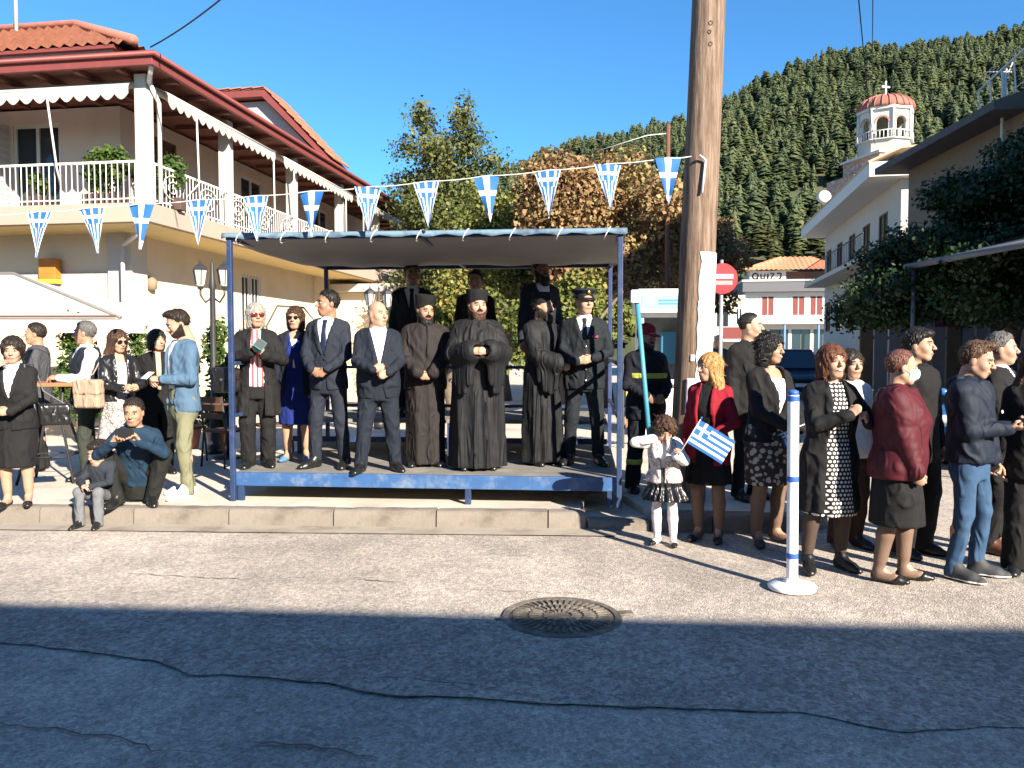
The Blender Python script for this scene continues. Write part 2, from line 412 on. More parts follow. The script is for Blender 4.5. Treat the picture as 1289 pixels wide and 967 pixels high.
crack([(-40, 806), (60, 815), (195, 832), (240, 850), (300, 851), (420, 862), (480, 875), (600, 880), (720, 888), (900, 893), (1010, 898), (1130, 922), (1260, 915)], 0.005, 1)
crack([(-30, 908), (80, 919), (165, 930), (190, 944), (270, 950)], 0.007, 2)
crack([(300, 932), (390, 938), (480, 955)], 0.008, 3)
crack([(160, 721), (250, 727), (320, 729)], 0.008, 4); crack([(440, 729), (510, 733)], 0.008, 5); crack([(560, 741), (760, 748)], 0.004, 6)
crack([(400, 851), (430, 856), (500, 852), (640, 866)], 0.006, 7)
# small weeds at the kerb
# manhole cover
IRON = mat('cast_iron', (0.14, 0.12, 0.10), rough=0.75, metal=0.3, var=0.35, scale=14, bump=0.5, bscale=70, stain=(0.30, 0.26, 0.215), stain_scale=7)
mh = empty('manhole_cover', (gp(707, 777).x, gp(707, 777).y, 0), R(8), 'round cast-iron manhole cover with radial ribs in the road', 'manhole cover')
mb = MB(); mb.lathe([(0.318, -0.004), (0.318, 0.010), (0.352, 0.012), (0.360, 0.006), (0.362, -0.01)], 56); mb.build('frame_ring', IRON, mh, True, auto=40)
mb = MB(); mb.lathe([(0.308, -0.01), (0.308, 0.006), (0.30, 0.0075), (0.05, 0.0075)], 56); pl = mb.build('lid', IRON, mh, True, auto=40)
mb = MB()
for rr, n, L in ((0.255, 40, 0.075), (0.165, 28, 0.06), (0.085, 16, 0.045)):
    for i in range(n):
        a = 2 * math.pi * i / n; M = Matrix.Rotation(a, 4, 'Z'); mb.box(rr - L / 2, rr + L / 2, -0.0075, 0.0075, 0.007, 0.018, M=M)
o = mb.build('tread_pattern', IRON, pl); o['kind'] = 'stuff'
mb = MB(); mb.box(0.345, 0.44, -0.035, 0.035, -0.01, 0.014); mb.build('hinge', IRON, mh, bevel=0.006)
mb = MB(); mb.box(-0.40, -0.345, -0.016, 0.016, -0.01, 0.012); mb.build('lifting_lug', IRON, mh, bevel=0.005)

# ------------------------------------------------------------------ the house on the left
PLAS = mat('plaster_cream', (0.62, 0.52, 0.38), rough=0.9, var=0.06, scale=1.2, bump=0.15, bscale=70, stain=(0.56, 0.46, 0.31), stain_scale=0.7)
PLASU = mat('plaster_pinkish', (0.62, 0.50, 0.42), rough=0.9, stain=(0.52, 0.41, 0.34), stain_scale=0.9, var=0.06, scale=1.2, bump=0.15, bscale=70)
WHT = mat('white_paint', (0.56, 0.535, 0.50), rough=0.6, var=0.05, scale=3); OFFW = mat('off_white_plaster', (0.46, 0.42, 0.37), rough=0.85, var=0.06, scale=2)
FASC = mat('fascia_redbrown', (0.17, 0.040, 0.035), rough=0.55, var=0.15, scale=5); SOFF = mat('soffit_wood', (0.16, 0.060, 0.040), rough=0.7, var=0.25, scale=8)
TILE = mat('roof_tile', (0.30, 0.125, 0.075), rough=0.85, var=0.45, scale=5, bump=0.3, bscale=30, stain=(0.24, 0.10, 0.06), stain_scale=2); TILE2 = mat('roof_tile_edge', (0.34, 0.13, 0.09), rough=0.85, var=0.3, scale=9)
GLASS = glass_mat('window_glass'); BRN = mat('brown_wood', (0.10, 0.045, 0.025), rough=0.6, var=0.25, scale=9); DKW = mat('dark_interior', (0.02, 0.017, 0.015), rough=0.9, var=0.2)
def wall_cells(mb, axis, u0, u1, z0, z1, t0, t1, holes, mi=0):
    us = sorted(set([u0, u1] + [h[i] for h in holes for i in (0, 1)])); zs = sorted(set([z0, z1] + [h[i] for h in holes for i in (2, 3)]))
    for a, b in zip(us[:-1], us[1:]):
        run = None
        for c, d in zip(zs[:-1], zs[1:]):
            if any(h[0] <= a and b <= h[1] and h[2] <= c and d <= h[3] for h in holes): continue
            if axis == 'x': mb.box(a, b, t0, t1, c, d, mi)
            else: mb.box(t0, t1, a, b, c, d, mi)
def opening(parent, axis, h, t, sgn, frame=WHT, leaf=None, kind='window', bars=0):
    """frame, leaf and glass in an opening of the wall whose outer face is at t; sgn: outward direction"""
    u0, u1, z0, z1 = h; fw = 0.07; d0, d1 = sorted((t - sgn * 0.10, t - sgn * 0.02))
    def bx(mb, a, b, c, d, e0, e1):
        e0, e1 = sorted((e0, e1)); 
        if axis == 'x': mb.box(a, b, e0, e1, c, d)
        else: mb.box(e0, e1, a, b, c, d)
    w_ = MB()
    for (a, b, c, d) in ((u0, u0 + fw, z0, z1), (u1 - fw, u1, z0, z1), (u0 + fw, u1 - fw, z1 - fw, z1), (u0 + fw, u1 - fw, z0, z0 + fw)): bx(w_, a, b, c, d, d0, d1)
    um = (u0 + u1) / 2; bx(w_, um - 0.04, um + 0.04, z0 + fw, z1 - fw, d0 + 0.01, d1 - 0.01)
    o = w_.build(kind, frame, parent)
    for a, b in ((u0 + fw, um - 0.04), (um + 0.04, u1 - fw)):
        g = MB(); bx(g, a, b, z0 + fw, z1 - fw, t - sgn * 0.07, t - sgn * 0.06); g.build('pane', leaf or GLASS, o)
    for i in range(bars):
        g = MB(); u = u0 + (u1 - u0) * (i + 1) / (bars + 1); bx(g, u - 0.012, u + 0.012, z0, z1, t - sgn * 0.012, t + sgn * 0.012); g.build('bar', WHT, o)
    return o
HO = Vector((-6.8, 15.0, 0.0)); HR = R(-8.8)
house = empty('house', HO, HR, 'two-storey cream house with balconies and red-brown eaves on the left', 'house')
# ground floor
mb = MB(); front_h = [(-11.5, -9.0, 0.15, 2.6), (-8.2, -5.0, 0.15, 2.6)]; side_h = [(6.0, 7.1, 1.15, 3.6), (15.0, 16.6, 0.15, 2.6)]
wall_cells(mb, 'x', -20, -1.3, 0, 4.0, 1.3, 1.6, front_h); wall_cells(mb, 'y', 1.6, 30, 0, 4.0, -1.6, -1.3, side_h); mb.build('ground_floor_wall', PLAS, house)
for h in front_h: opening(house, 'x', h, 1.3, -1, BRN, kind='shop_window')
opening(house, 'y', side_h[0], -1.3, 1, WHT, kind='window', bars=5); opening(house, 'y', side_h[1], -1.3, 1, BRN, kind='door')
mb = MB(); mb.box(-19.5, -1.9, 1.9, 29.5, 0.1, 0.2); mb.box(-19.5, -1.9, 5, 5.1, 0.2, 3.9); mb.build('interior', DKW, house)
mb = MB(); mb.box(-1.72, -1.18, 1.18, 1.72, 0, 4.0); mb.build('corner_pillar', OFFW, house, bevel=0.01)
for y in (10.8,): 
    mb = MB(); mb.box(-1.5, -1.2, y, y + 0.35, 0, 4.0); mb.build('pilaster', PLAS, house)
mb = MB(); mb.box(-20, -1.75, 1.24, 1.298, 2.62, 3.18); mb.build('sign_band', mat('sign_band_grey', (0.44, 0.38, 0.33), rough=0.8, var=0.08), house)
mb = MB(); mb.box(-3.20, -2.82, 1.05, 1.24, 3.06, 3.48); o = mb.build('notice_box', mat('orange_wood', (0.50, 0.16, 0.025), rough=0.6, var=0.2), house, bevel=0.01); mb = MB(); mb.box(-3.22, -2.80, 1.02, 1.23, 2.96, 3.055); mb.build('box_ledge', mat('yellow_paint', (0.62, 0.38, 0.05), rough=0.6), o)
mb = MB(); mb.box(-0.9 - 0.42, -0.9, 2.2, 2.7, 3.05, 3.5); 
mb = MB(); mb.tube([(-1.25, 1.0, 3.95), (-1.25, 1.0, 0.2)], 0.04, 8); mb.tube([(-0.25, 0.25, 3.9), (-1.25, 1.0, 3.7)], 0.04, 8); mb.build('drainpipe', WHT, house, True)
mb = MB(); mb.lathe([(0.02, 0), (0.11, 0.05), (0.13, 0.22), (0.05, 0.30)], 12, (-1.25, 1.95, 2.85)); mb.build('wall_lamp', mat('lamp_brown', (0.22, 0.16, 0.10)), house, True)
# slab and balcony
mb = MB(); mb.box(-20, 0, 0, 30, 4.0, 4.36); mb.build('balcony_slab', mat('plaster_slab', (0.34, 0.265, 0.21), rough=0.9, var=0.08, scale=1.5), house, bevel=0.01)
mb = MB(); mb.box(-19.9, -0.08, 0.08, 29.9, 3.985, 3.998); mb.build('slab_soffit', mat('soffit_yellow', (0.62, 0.47, 0.22), rough=0.9, var=0.05), house)
# upper floor
mb = MB(); fh = [(-4.35, -3.2, 4.38, 6.45), (-8.4, -7.0, 4.38, 6.45)]; shh = [(2.7, 3.9, 4.38, 6.45), (7.0, 8.3, 4.38, 6.45), (12.0, 13.3, 4.38, 6.45)]
wall_cells(mb, 'x', -20, -1.8, 4.36, 6.75, 1.8, 2.05, fh); wall_cells(mb, 'y', 2.05, 30, 4.36, 6.75, -2.05, -1.8, shh); mb.build('upper_wall', PLASU, house)
for h in fh: opening(house, 'x', h, 1.8, -1, WHT, kind='balcony_door')
for i, h in enumerate(shh): opening(house, 'y', h, -1.8, 1, WHT if i else BRN, leaf=(BRN if i == 0 else None), kind='balcony_door')
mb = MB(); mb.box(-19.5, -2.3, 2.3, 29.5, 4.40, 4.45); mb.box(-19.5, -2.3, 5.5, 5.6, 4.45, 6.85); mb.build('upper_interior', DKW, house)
mb = MB(); mb.box(-4.40, -4.34, 0.95, 1.72, 4.42, 6.40); o = mb.build('shutter', WHT, house)
for k in range(12):
    mb = MB(); mb.box(-4.336, -4.325, 1.02, 1.66, 4.6 + k * 0.145, 4.7 + k * 0.145); mb.build('slat', OFFW, o)
COLS = [(-0.17, 0.17)] + [(-0.17, 3.2 + 3.5 * k) for k in range(7)] + [(-4.6 - 4.6 * k, 0.17) for k in range(3)]
for (x, y) in COLS:
    mb = MB(); mb.box(x - 0.12, x + 0.12, y - 0.12, y + 0.12, 4.362, 6.75); mb.build('column', OFFW, house, bevel=0.012)
mb = MB(); mb.tube([(0.02, 0.05, 6.6), (-0.02, 0.42, 6.3), (-0.02, 0.42, 4.4)], 0.045, 8); mb.tube([(0.28, -0.25, 6.8), (0.02, 0.05, 6.58)], 0.045, 8); mb.build('rain_pipe', WHT, house, True)
# railing
def railing(name, x0, y0, x1, y1, z, h, parent, m, n=None, r=0.011, sc=0.12, scroll=False):
    rt = MB(); a = Vector((x0, y0, 0)); b = Vector((x1, y1, 0)); L = (b - a).length
    rt.tube([a + Vector((0, 0, z + h)), b + Vector((0, 0, z + h))], 0.026, 8); rt.tube([a + Vector((0, 0, z + 0.09)), b + Vector((0, 0, z + 0.09))], 0.014, 6)
    o = rt.build(name, m, parent, True); k = int(L / sc); sm = None
    d = (b - a) / L
    for i in range(k + 1):
        q = a + d * (L * i / max(1, k))
        if sm is None:
            mb = MB(); mb.tube([(0, 0, 0), (0, 0, h)], r, 5); sm = mb.build('baluster', m, o)
            sm.location = (q.x, q.y, z)
        else: inst(sm, o, (q.x, q.y, z))
    return o
railing('balcony_railing', -14, 0.08, -0.08, 0.08, 4.36, 0.78, house, WHT); railing('balcony_railing', -0.08, 0.10, -0.08, 22, 4.36, 0.78, house, WHT)
for k in range(9):      # panels of scrolled ironwork on the side
    mb = MB(); y = 0.9 + k * 1.3; pts = [(-0.05, y + 0.42 * (1 - t / 26) * math.cos(t * 0.6), 4.76 + 0.30 * (1 - t / 26) * math.sin(t * 0.6)) for t in range(26)]; mb.tube(pts, 0.013, 5); mb.build('iron_scroll', WHT, house, True)
# eaves
mb = MB()
mb.box(-20.3, 0.36, -0.36, -0.28, 6.75, 6.97); mb.box(0.28, 0.36, -0.279, 30, 6.75, 6.97); mb.build('fascia', FASC, house, bevel=0.008)
mb = MB(); mb.box(-20.3, 0.279, -0.279, 30, 6.81, 6.89); mb.build('eave_soffit', SOFF, house)
mb = MB(); mb.tube([(-20.3, -0.40, 6.94), (0.41, -0.40, 6.94), (0.41, 30, 6.94)], 0.050, 10); mb.build('gutter_pipe', FASC, house, True)
raf = None
for i in range(36):
    if raf is None: mb = MB(); mb.box(-0.045, 0.045, 0, 1.9, 6.715, 6.805); raf = mb.build('rafter', SOFF, house); raf.location = (-0.4, -0.27, 0)
    elif i < 16: inst(raf, house, (-0.4 - i * 0.85, -0.27, 0))
    else: inst(raf, house, (0.27, 0.6 + (i - 16) * 1.0, 0), (0, 0, R(90)))
mb = MB(); mb.box(-20, -0.85, 0.25, 10, 6.97, 7.31); mb.build('parapet', mat('parapet_pink', (0.40, 0.27, 0.22), rough=0.85, var=0.1), house)
def tiled(name, quad, m, parent, rows=14, waves=40, amp=0.035):
    """a roof face of pantiles: quad = eave-left, eave-right, ridge-right, ridge-left"""
    A, B, C_, D = [Vector(q) for q in quad]; n = ((B - A).cross(D - A)).normalized(); n = n if n.z > 0 else -n; vs = []; fs = []; sub = 4; W_ = waves * sub
    for r_ in range(rows):
        for e in (0, 1):
            t = (r_ + e) / rows; lift = 0.035 * (1 - e)
            a = A.lerp(D, t); b = B.lerp(C_, t)
            for i in range(W_ + 1):
                q = a.lerp(b, i / W_); ww = amp * math.sin(2 * math.pi * (q - A).dot((B - A).normalized()) / ((B - A).length / waves)); vs.append(q + n * (ww + lift))
    for r_ in range(rows):
        for i in range(W_):
            p = r_ * 2 * (W_ + 1) + i; fs.append((p, p + 1, p + W_ + 2, p + W_ + 1))
            if r_ < rows - 1: p2 = p + (W_ + 1); fs.append((p2, p2 + 1, p2 + W_ + 2, p2 + W_ + 1))
    mb = MB(); mb.add(vs, fs); return mb.build(name, m, parent, True, auto=60)
ez, rz_ = 7.35, 9.7
rf = tiled('roof', [(-20, 0.15, ez), (-0.35, 0.15, ez), (-4.9, 4.6, rz_), (-20, 4.6, rz_)], TILE, house, 16, 80)
tiled('roof_slope', [(-0.35, 0.15, ez), (-0.75, 9.05, ez), (-4.9, 4.601, rz_), (-4.9, 4.6, rz_)], TILE, rf, 16, 36); tiled('roof_slope', [(-0.75, 9.05, ez), (-20, 9.05, ez), (-20, 4.6, rz_), (-4.9, 4.6, rz_)], TILE, rf, 8, 40)
mb = MB(); mb.tube([(-0.35, 0.15, ez + 0.06), (-4.9, 4.6, rz_ + 0.06), (-20, 4.6, rz_ + 0.06)], 0.10, 8); mb.tube([(-4.9, 4.6, rz_ + 0.06), (-0.75, 9.05, ez + 0.06)], 0.10, 8); mb.build('ridge_tiles', TILE2, rf, True)
mb = MB(); mb.box(-20, -0.76, 0.16, 9.0, ez - 0.05, ez + 0.015); mb.build('roof_base', FASC, rf)
mb = MB(); y = 10.7; poly = [(-6.0, 6.89), (-4.5, 9.60), (-2.8, 9.60), (-0.95, 7.70), (-0.95, 6.89)]; mb.prism(poly, 'y', y, y + 1.0); mb.build('gable_wall', OFFW, house)
mb = MB(); e = 0.25; po = [(-6.4, 6.75), (-4.65, 9.85), (-2.7, 9.85), (-0.50, 7.57), (-0.50, 7.40), (-2.78, 9.65), (-4.52, 9.65), (-6.1, 6.75)]; mb.prism(po, 'y', y - 0.35, y + 1.1); mb.build('gable_roof_edge', FASC, house)
tiled('gable_roof', [(-0.45, y - 0.36, 7.61), (-0.45, y + 1.1, 7.61), (-2.7, y + 1.1, 9.91), (-2.7, y - 0.36, 9.91)], TILE, house, 9, 20); tiled('gable_roof', [(-2.7, y - 0.36, 9.91), (-2.7, y + 1.1, 9.91), (-4.65, y + 1.1, 9.91), (-4.65, y - 0.36, 9.91)], TILE, house, 5, 20, 0.04)
mb = MB(); mb.lathe([(0.2, 0), (0.2, 0.42), (0.15, 0.47)], 14, (-0.5, 2.2, 6.98)); mb.build('water_tank', mat('tank_steel', (0.4, 0.42, 0.44), rough=0.35, metal=0.6), house, True)
mb = MB(); mb.tube([(-6.4, 4.4, 9.5), (-6.4, 4.4, 13.5)], 0.05, 8); mb.build('mast', mat('mast_grey', (0.45, 0.5, 0.5), rough=0.5), house, True)
# annex at the far end of the side
mb = MB(); mb.box(-1.29, 1.6, 12.5, 19, 0, 3.55); mb.build('annex_wall', PLAS, house); mb = MB(); mb.box(-1.29, 1.95, 12.1, 19.3, 3.56, 3.82); mb.build('annex_roof', OFFW, house)
mb = MB(); mb.box(1.2, 1.601, 13.4, 14.6, 0.6, 2.5); mb.build('annex_window', GLASS, house)
# awnings over the balcony, rolled out a little, with scalloped valances
AWN = mat('awning_cloth', (0.38, 0.35, 0.315), rough=0.9, var=0.08, scale=4)
def scalloped(L, drop, nsc, parent, m, name='valance', th=0.008):
    vs = []; fs = []; n = nsc * 8
    for i in range(n + 1):
        u = i / n; vs += [(u * L, 0, 0), (u * L, 0.0, -drop * (0.55 + 0.45 * abs(math.sin(math.pi * u * nsc))))]
    fs = [(2 * i, 2 * i + 2, 2 * i + 3, 2 * i + 1) for i in range(n)]; mb = MB(); mb.add(vs, fs); o = mb.build(name, m, parent); md = o.modifiers.new('thick', 'SOLIDIFY'); md.thickness = th; return o
def awning(x0, y0, ang, L, z, name_label, arms):
    a = empty('balcony_awning', HO + Matrix.Rotation(HR, 3, 'Z') @ Vector((x0, y0, z)), HR + ang, name_label, 'awning', 'awnings along the balcony')
    mb = MB(); mb.tube([(0, 0.35, 0.14), (L, 0.35, 0.14)], 0.07, 10); mb.build('roller', WHT, a, True)
    mb = MB(); mb.add([(0, 0.35, 0.20), (L, 0.35, 0.20), (L, -0.02, 0.03), (0, -0.02, 0.03)], [(0, 1, 2, 3)]); o = mb.build('cloth', AWN, a); md = o.modifiers.new('thick', 'SOLIDIFY'); md.thickness = 0.008
    mb = MB(); mb.tube([(0, 0, 0.02), (L, 0, 0.02)], 0.025, 8); mb.build('front_bar', WHT, a, True)
    scalloped(L, 0.24, int(L / 0.27), a, AWN)
    for u in arms:
        mb = MB(); mb.tube([(u, 0.0, 0.02), (u + 0.15, 0.05, -1.45), (u + 0.05, 0.28, -1.75)], 0.020, 6); mb.build('arm', WHT, a, True)
    return a
awning(-6.2, -0.10, 0, 5.9, 6.48, 'pale rolled awning above the front balcony of the house', (4.2,)); awning(0.12, 0.5, R(90), 4.6, 6.48, 'pale rolled awning nearest the corner above the side balcony', (1.0, 4.5)); awning(0.12, 5.6, R(90), 5.0, 6.48, 'second pale awning above the side balcony', (0.6, 4.4)); awning(0.12, 11.0, R(90), 5.0, 6.48, 'far pale awning above the side balcony', (0.6, 4.4))
# flat sag awning cloth far right of the balcony
# café awning on the ground floor
CAF = mat('cafe_awning_white', (0.50, 0.48, 0.44), rough=0.8, var=0.05)
hw = lambda x, y, z: HO + Matrix.Rotation(HR, 3, 'Z') @ Vector((x, y, z))
ca = empty('cafe_marquee', (-5.85, 11.9, 0.15), R(-2), 'white hipped café marquee with a straight valance at the left edge', 'marquee')
def panel(name, pts, m, parent, th=0.012):
    mb = MB(); mb.add(pts, [tuple(range(len(pts)))]); o = mb.build(name, m, parent); md = o.modifiers.new('t', 'SOLIDIFY'); md.thickness = th; return o
fe_ = 1.90; rd = 2.72
panel('front_cloth', [(-9, 0, fe_), (0, 0, fe_), (-2.75, 1.7, rd), (-9, 1.7, rd)], CAF, ca); panel('side_cloth', [(0, 0.01, fe_), (0, 3.4, fe_), (-2.75, 1.71, rd)], CAF, ca); panel('back_cloth', [(0, 3.4, fe_), (-9, 3.4, fe_), (-9, 1.71, rd), (-2.75, 1.71, rd)], CAF, ca)
for (p0, p1, nm) in (((-9, -0.02), (0.02, -0.02), 'valance'), ((0.02, -0.02), (0.02, 3.42), 'valance')):
    panel(nm, [(p0[0], p0[1], fe_ - 0.01), (p1[0], p1[1], fe_ - 0.01), (p1[0], p1[1], fe_ - 0.20), (p0[0], p0[1], fe_ - 0.20)], CAF, ca)
ARMG = mat('arm_grey', (0.16, 0.15, 0.14), rough=0.5)
mb = MB(); mb.tube([(0, 0.0, fe_ + 0.03), (-2.75, 1.7, rd + 0.03), (-9, 1.7, rd + 0.03)], 0.028, 6); mb.build('ridge_tube', ARMG, ca, True)
mb = MB(); mb.tube([(-9, 0.05, fe_ - 0.03), (-0.05, 0.05, fe_ - 0.03), (-0.05, 3.35, fe_ - 0.03)], 0.025, 6); mb.build('eave_tube', ARMG, ca, True)
mb = MB(); mb.box(-9, -0.05, -0.028, -0.034, fe_ + 0.03, fe_ + 0.06); mb.build('front_trim', BRN, ca)
for (x, y) in ((-0.06, 0.06), (-3.2, 0.06), (-6.4, 0.06), (-0.06, 3.34)): mb = MB(); mb.box(x - 0.03, x + 0.03, y - 0.03, y + 0.03, 0, fe_ - 0.03); mb.build('post', WHT, ca)
# building behind the photographer: its roof edge throws the shadow on the road
def back_building(name, x0, x1, y, h, label, m):
    r = empty(name, (x0, y, 0), R(-4.2), label, 'building'); L = x1 - x0; mb = MB(); holes = [(1.0 + 2.6 * k, 2.3 + 2.6 * k, z, z + 1.5) for k in range(int((L - 1.5) / 2.6)) for z in [1.0 + 3.1 * j for j in range(int((h - 0.8) / 3.1))]]
    wall_cells(mb, 'x', 0, L, 0, h - 0.25, -0.35, 0, holes); mb.build('wall', m, r); mb = MB(); mb.box(-0.0, L, -9, -0.36, 0, h - 0.3); mb.build('mass', m, r); mb = MB(); mb.box(-0.3, L + 0.3, -9.3, 0.25, h - 0.249, h); mb.build('roof_slab', OFFW, r)
    for hh in holes: opening(r, 'x', hh, 0, 1, WHT)
    return r
back_building('terraced_building', -24, 26, -2.55, 5.5, 'long two-storey building behind the photographer', PLAS)
back_building('tree_shade_building', 10.7, 20, 15.3, 10.0, 'unseen three-storey building added right of the crossing to shade the tree', OFFW)  # out of view, added and sized to keep the right-hand tree in shade
# ------------------------------------------------------------------ foliage helpers
def leafmat(name, cols, rough=0.6, trans=0.25, rand=0.0):
    m = bpy.data.materials.new(name); m.use_nodes = True; n = m.node_tree; b = n.nodes['Principled BSDF']; b.inputs['Roughness'].default_value = rough; b.inputs['Specular IOR Level'].default_value = 0.3
    at = n.nodes.new('ShaderNodeAttribute'); at.attribute_name = 'v'; rp = n.nodes.new('ShaderNodeValToRGB'); el = rp.color_ramp.elements
    while len(el) < len(cols): el.new(0.5)
    for i, c in enumerate(cols): el[i].position = i / (len(cols) - 1); el[i].color = tuple(c) + (1,)
    if rand > 0:
        oi = n.nodes.new('ShaderNodeObjectInfo'); mr = n.nodes.new('ShaderNodeMath'); mr.operation = 'MULTIPLY_ADD'; n.links.new(oi.outputs['Random'], mr.inputs[0]); mr.inputs[1].default_value = rand; ms = n.nodes.new('ShaderNodeMath'); ms.operation = 'MULTIPLY'; n.links.new(at.outputs['Fac'], ms.inputs[0]); ms.inputs[1].default_value = 1 - rand * 0.6; n.links.new(ms.outputs[0], mr.inputs[2]); n.links.new(mr.outputs[0], rp.inputs[0])
    else: n.links.new(at.outputs['Fac'], rp.inputs[0])
    n.links.new(rp.outputs[0], b.inputs['Base Color'])
    tr = n.nodes.new('ShaderNodeBsdfTranslucent'); n.links.new(rp.outputs[0], tr.inputs[0]); mx = n.nodes.new('ShaderNodeMixShader'); mx.inputs[0].default_value = trans
    n.links.new(b.outputs[0], mx.inputs[1]); n.links.new(tr.outputs[0], mx.inputs[2]); n.links.new(mx.outputs[0], n.nodes['Material Output'].inputs[0]); return m
def leaves(name, clumps, n, size, m, parent, seed=0, asp=0.6, vfun=None, shell=0.55):
    """leaf-sized faces spread through a set of clumps (cx,cy,cz,rx,ry,rz)"""
    rg = np.random.RandomState(seed); C_ = np.array(clumps, float); wts = (C_[:, 3] * C_[:, 4] * C_[:, 5]) ** 0.67; k = rg.choice(len(C_), n, p=wts / wts.sum())
    u = rg.normal(size=(n, 3)); u /= np.linalg.norm(u, axis=1)[:, None]; rr = (shell + (1 - shell) * rg.rand(n)) ** 1.0 * (1 + 0.10 * rg.normal(size=n))
    P = C_[k, :3] + u * C_[k, 3:6] * rr[:, None]
    nr = u * 0.6 + rg.normal(size=(n, 3)) * 0.7 + np.array([0, 0, 0.35]); nr /= np.linalg.norm(nr, axis=1)[:, None]
    t = np.cross(nr, rg.normal(size=(n, 3))); t /= np.linalg.norm(t, axis=1)[:, None]; b = np.cross(nr, t); s_ = size * (0.6 + 0.8 * rg.rand(n))[:, None]
    V = np.stack([P - t * s_ * 0.5, P + b * s_ * asp * 0.5 - nr * s_ * 0.08, P + t * s_ * 0.5, P - b * s_ * asp * 0.5 - nr * s_ * 0.08], 1).reshape(-1, 3); Fq = np.arange(n * 4).reshape(n, 4)
    o = mesh_from(name, V, Fq, m, parent)
    cv = rg.rand(len(C_)); v = np.clip(0.55 * rg.rand(n) + 0.45 * cv[k] if vfun is None else vfun(P, rg), 0, 1)
    a = o.data.attributes.new('v', 'FLOAT', 'FACE'); a.data.foreach_set('value', v.astype(np.float32)); return o
def blob(c, r, n, rg, sub=0.42):
    """clumps that fill an ellipsoid unevenly"""
    out = []
    for _ in range(n):
        u = rg.normal(size=3); u /= np.linalg.norm(u); q = rg.rand() ** 0.4 * 0.82; s_ = sub * (0.6 + 0.7 * rg.rand()); out.append((c[0] + u[0] * r[0] * q, c[1] + u[1] * r[1] * q, c[2] + u[2] * r[2] * q, r[0] * s_, r[1] * s_, r[2] * s_))
    return out
BARK = mat('bark_grey', (0.13, 0.10, 0.075), rough=0.95, var=0.35, scale=9, bump=0.8, bscale=25, dist=0.02)
def trunk(parent, base, top, r0, r1, limbs, seed=0, m=None):
    rg = random.Random(seed); base = Vector(base); top = Vector(top); n = 7
    pts = [base.lerp(top, i / n) + Vector((rg.uniform(-1, 1), rg.uniform(-1, 1), 0)) * r0 * 0.4 * (0 < i < n) for i in range(n + 1)]
    mb = MB(); mb.tube(pts, [r0 * (1.25 if i == 0 else 1) + (r1 - r0) * i / n for i in range(n + 1)], 9); o = mb.build('trunk', m or BARK, parent, True)
    for (t, e, r) in limbs:
        a = base.lerp(top, t); e = Vector(e); md = a.lerp(e, 0.5) + Vector((0, 0, -0.1 * (e - a).length)); mb = MB(); mb.tube([a, md, e], [r, r * 0.7, r * 0.25], 6); mb.build('limb', m or BARK, parent, True)
    return o
L_AUT = leafmat('leaves_autumn', [(0.105, 0.06, 0.03), (0.20, 0.112, 0.052), (0.28, 0.172, 0.08), (0.33, 0.24, 0.095), (0.19, 0.19, 0.062)]); L_YG = leafmat('leaves_yellow_green', [(0.05, 0.075, 0.02), (0.12, 0.15, 0.035), (0.20, 0.20, 0.05), (0.30, 0.24, 0.07)])
L_CON = leafmat('leaves_olive_green', [(0.036, 0.052, 0.016), (0.07, 0.09, 0.026), (0.12, 0.13, 0.04), (0.20, 0.175, 0.055)]); L_DK = leafmat('leaves_dark', [(0.009, 0.021, 0.007), (0.017, 0.036, 0.011), (0.028, 0.052, 0.016), (0.052, 0.078, 0.028)], rough=0.4, trans=0.15); L_SH = leafmat('leaves_shrub', [(0.03, 0.06, 0.012), (0.06, 0.11, 0.02), (0.12, 0.17, 0.035)])
# tall twin-peaked green tree
rg = np.random.RandomState(5); t = empty('tree', (-2.3, 27.5, 0.15), 0, 'tall twin-peaked olive green tree behind the platform roof', 'tree')
cl = []
for (x, zt, w_) in ((-0.75, 9.6, 1.7), (0.72, 9.8, 1.55), (-0.1, 8.4, 2.0)):
    for z in np.linspace(1.4, zt, 15):
        f_ = (z - 1.4) / (zt - 1.4); r_ = w_ * (1.05 - 0.78 * f_ ** 7); 
        for _ in range(2): cl.append((x + rg.normal() * 0.28 * r_, rg.normal() * 0.4 * r_, z + rg.normal() * 0.15, r_ * 0.66, r_ * 0.66, 0.62))
leaves('crown', cl, 56000, 0.135, L_CON, t, 5, shell=0.1); trunk(t, (0, 0, 0), (0.1, 0, 7.5), 0.22, 0.04, [(0.3, (-0.9, 0, 4.5), 0.08), (0.4, (0.9, 0.2, 5.6), 0.08)])
# plane trees in autumn colours
def plane_tree(x, y, clumps, n, m, label, seed, size=0.115, vf=None, th=3.2):
    t = empty('tree', (x, y, 0.15), 0, label, 'tree', 'autumn trees behind the platform'); leaves('crown', clumps, n, size, m, t, seed, 0.8, vf)
    trunk(t, (0, 0, 0), (0.1, 0, th + 1), 0.17, 0.07, [(0.6, (-1.2, 0.2, th + 1.2), 0.07), (0.7, (1.2, -0.2, th + 1.4), 0.07), (0.8, (0.2, 0.8, th + 1.8), 0.06), (0.55, (0.3, -1.0, th + 0.8), 0.06)], seed); return t
rg = np.random.RandomState(8)
plane_tree(2.4, 20.0, blob((0, 0, 4.45), (2.5, 1.8, 2.3), 46, rg, 0.30) + blob((-0.9, 0, 5.0), (1.4, 1.2, 1.5), 10, rg, 0.34), 32000, L_AUT, 'wide plane tree with rust-brown autumn leaves left of the utility pole', 8)
plane_tree(-0.2, 22.5, blob((0, 0, 3.9), (1.8, 1.5, 2.5), 34, rg, 0.32), 20000, L_YG, 'yellow-green tree between the tall tree and the rust-brown plane tree', 9)
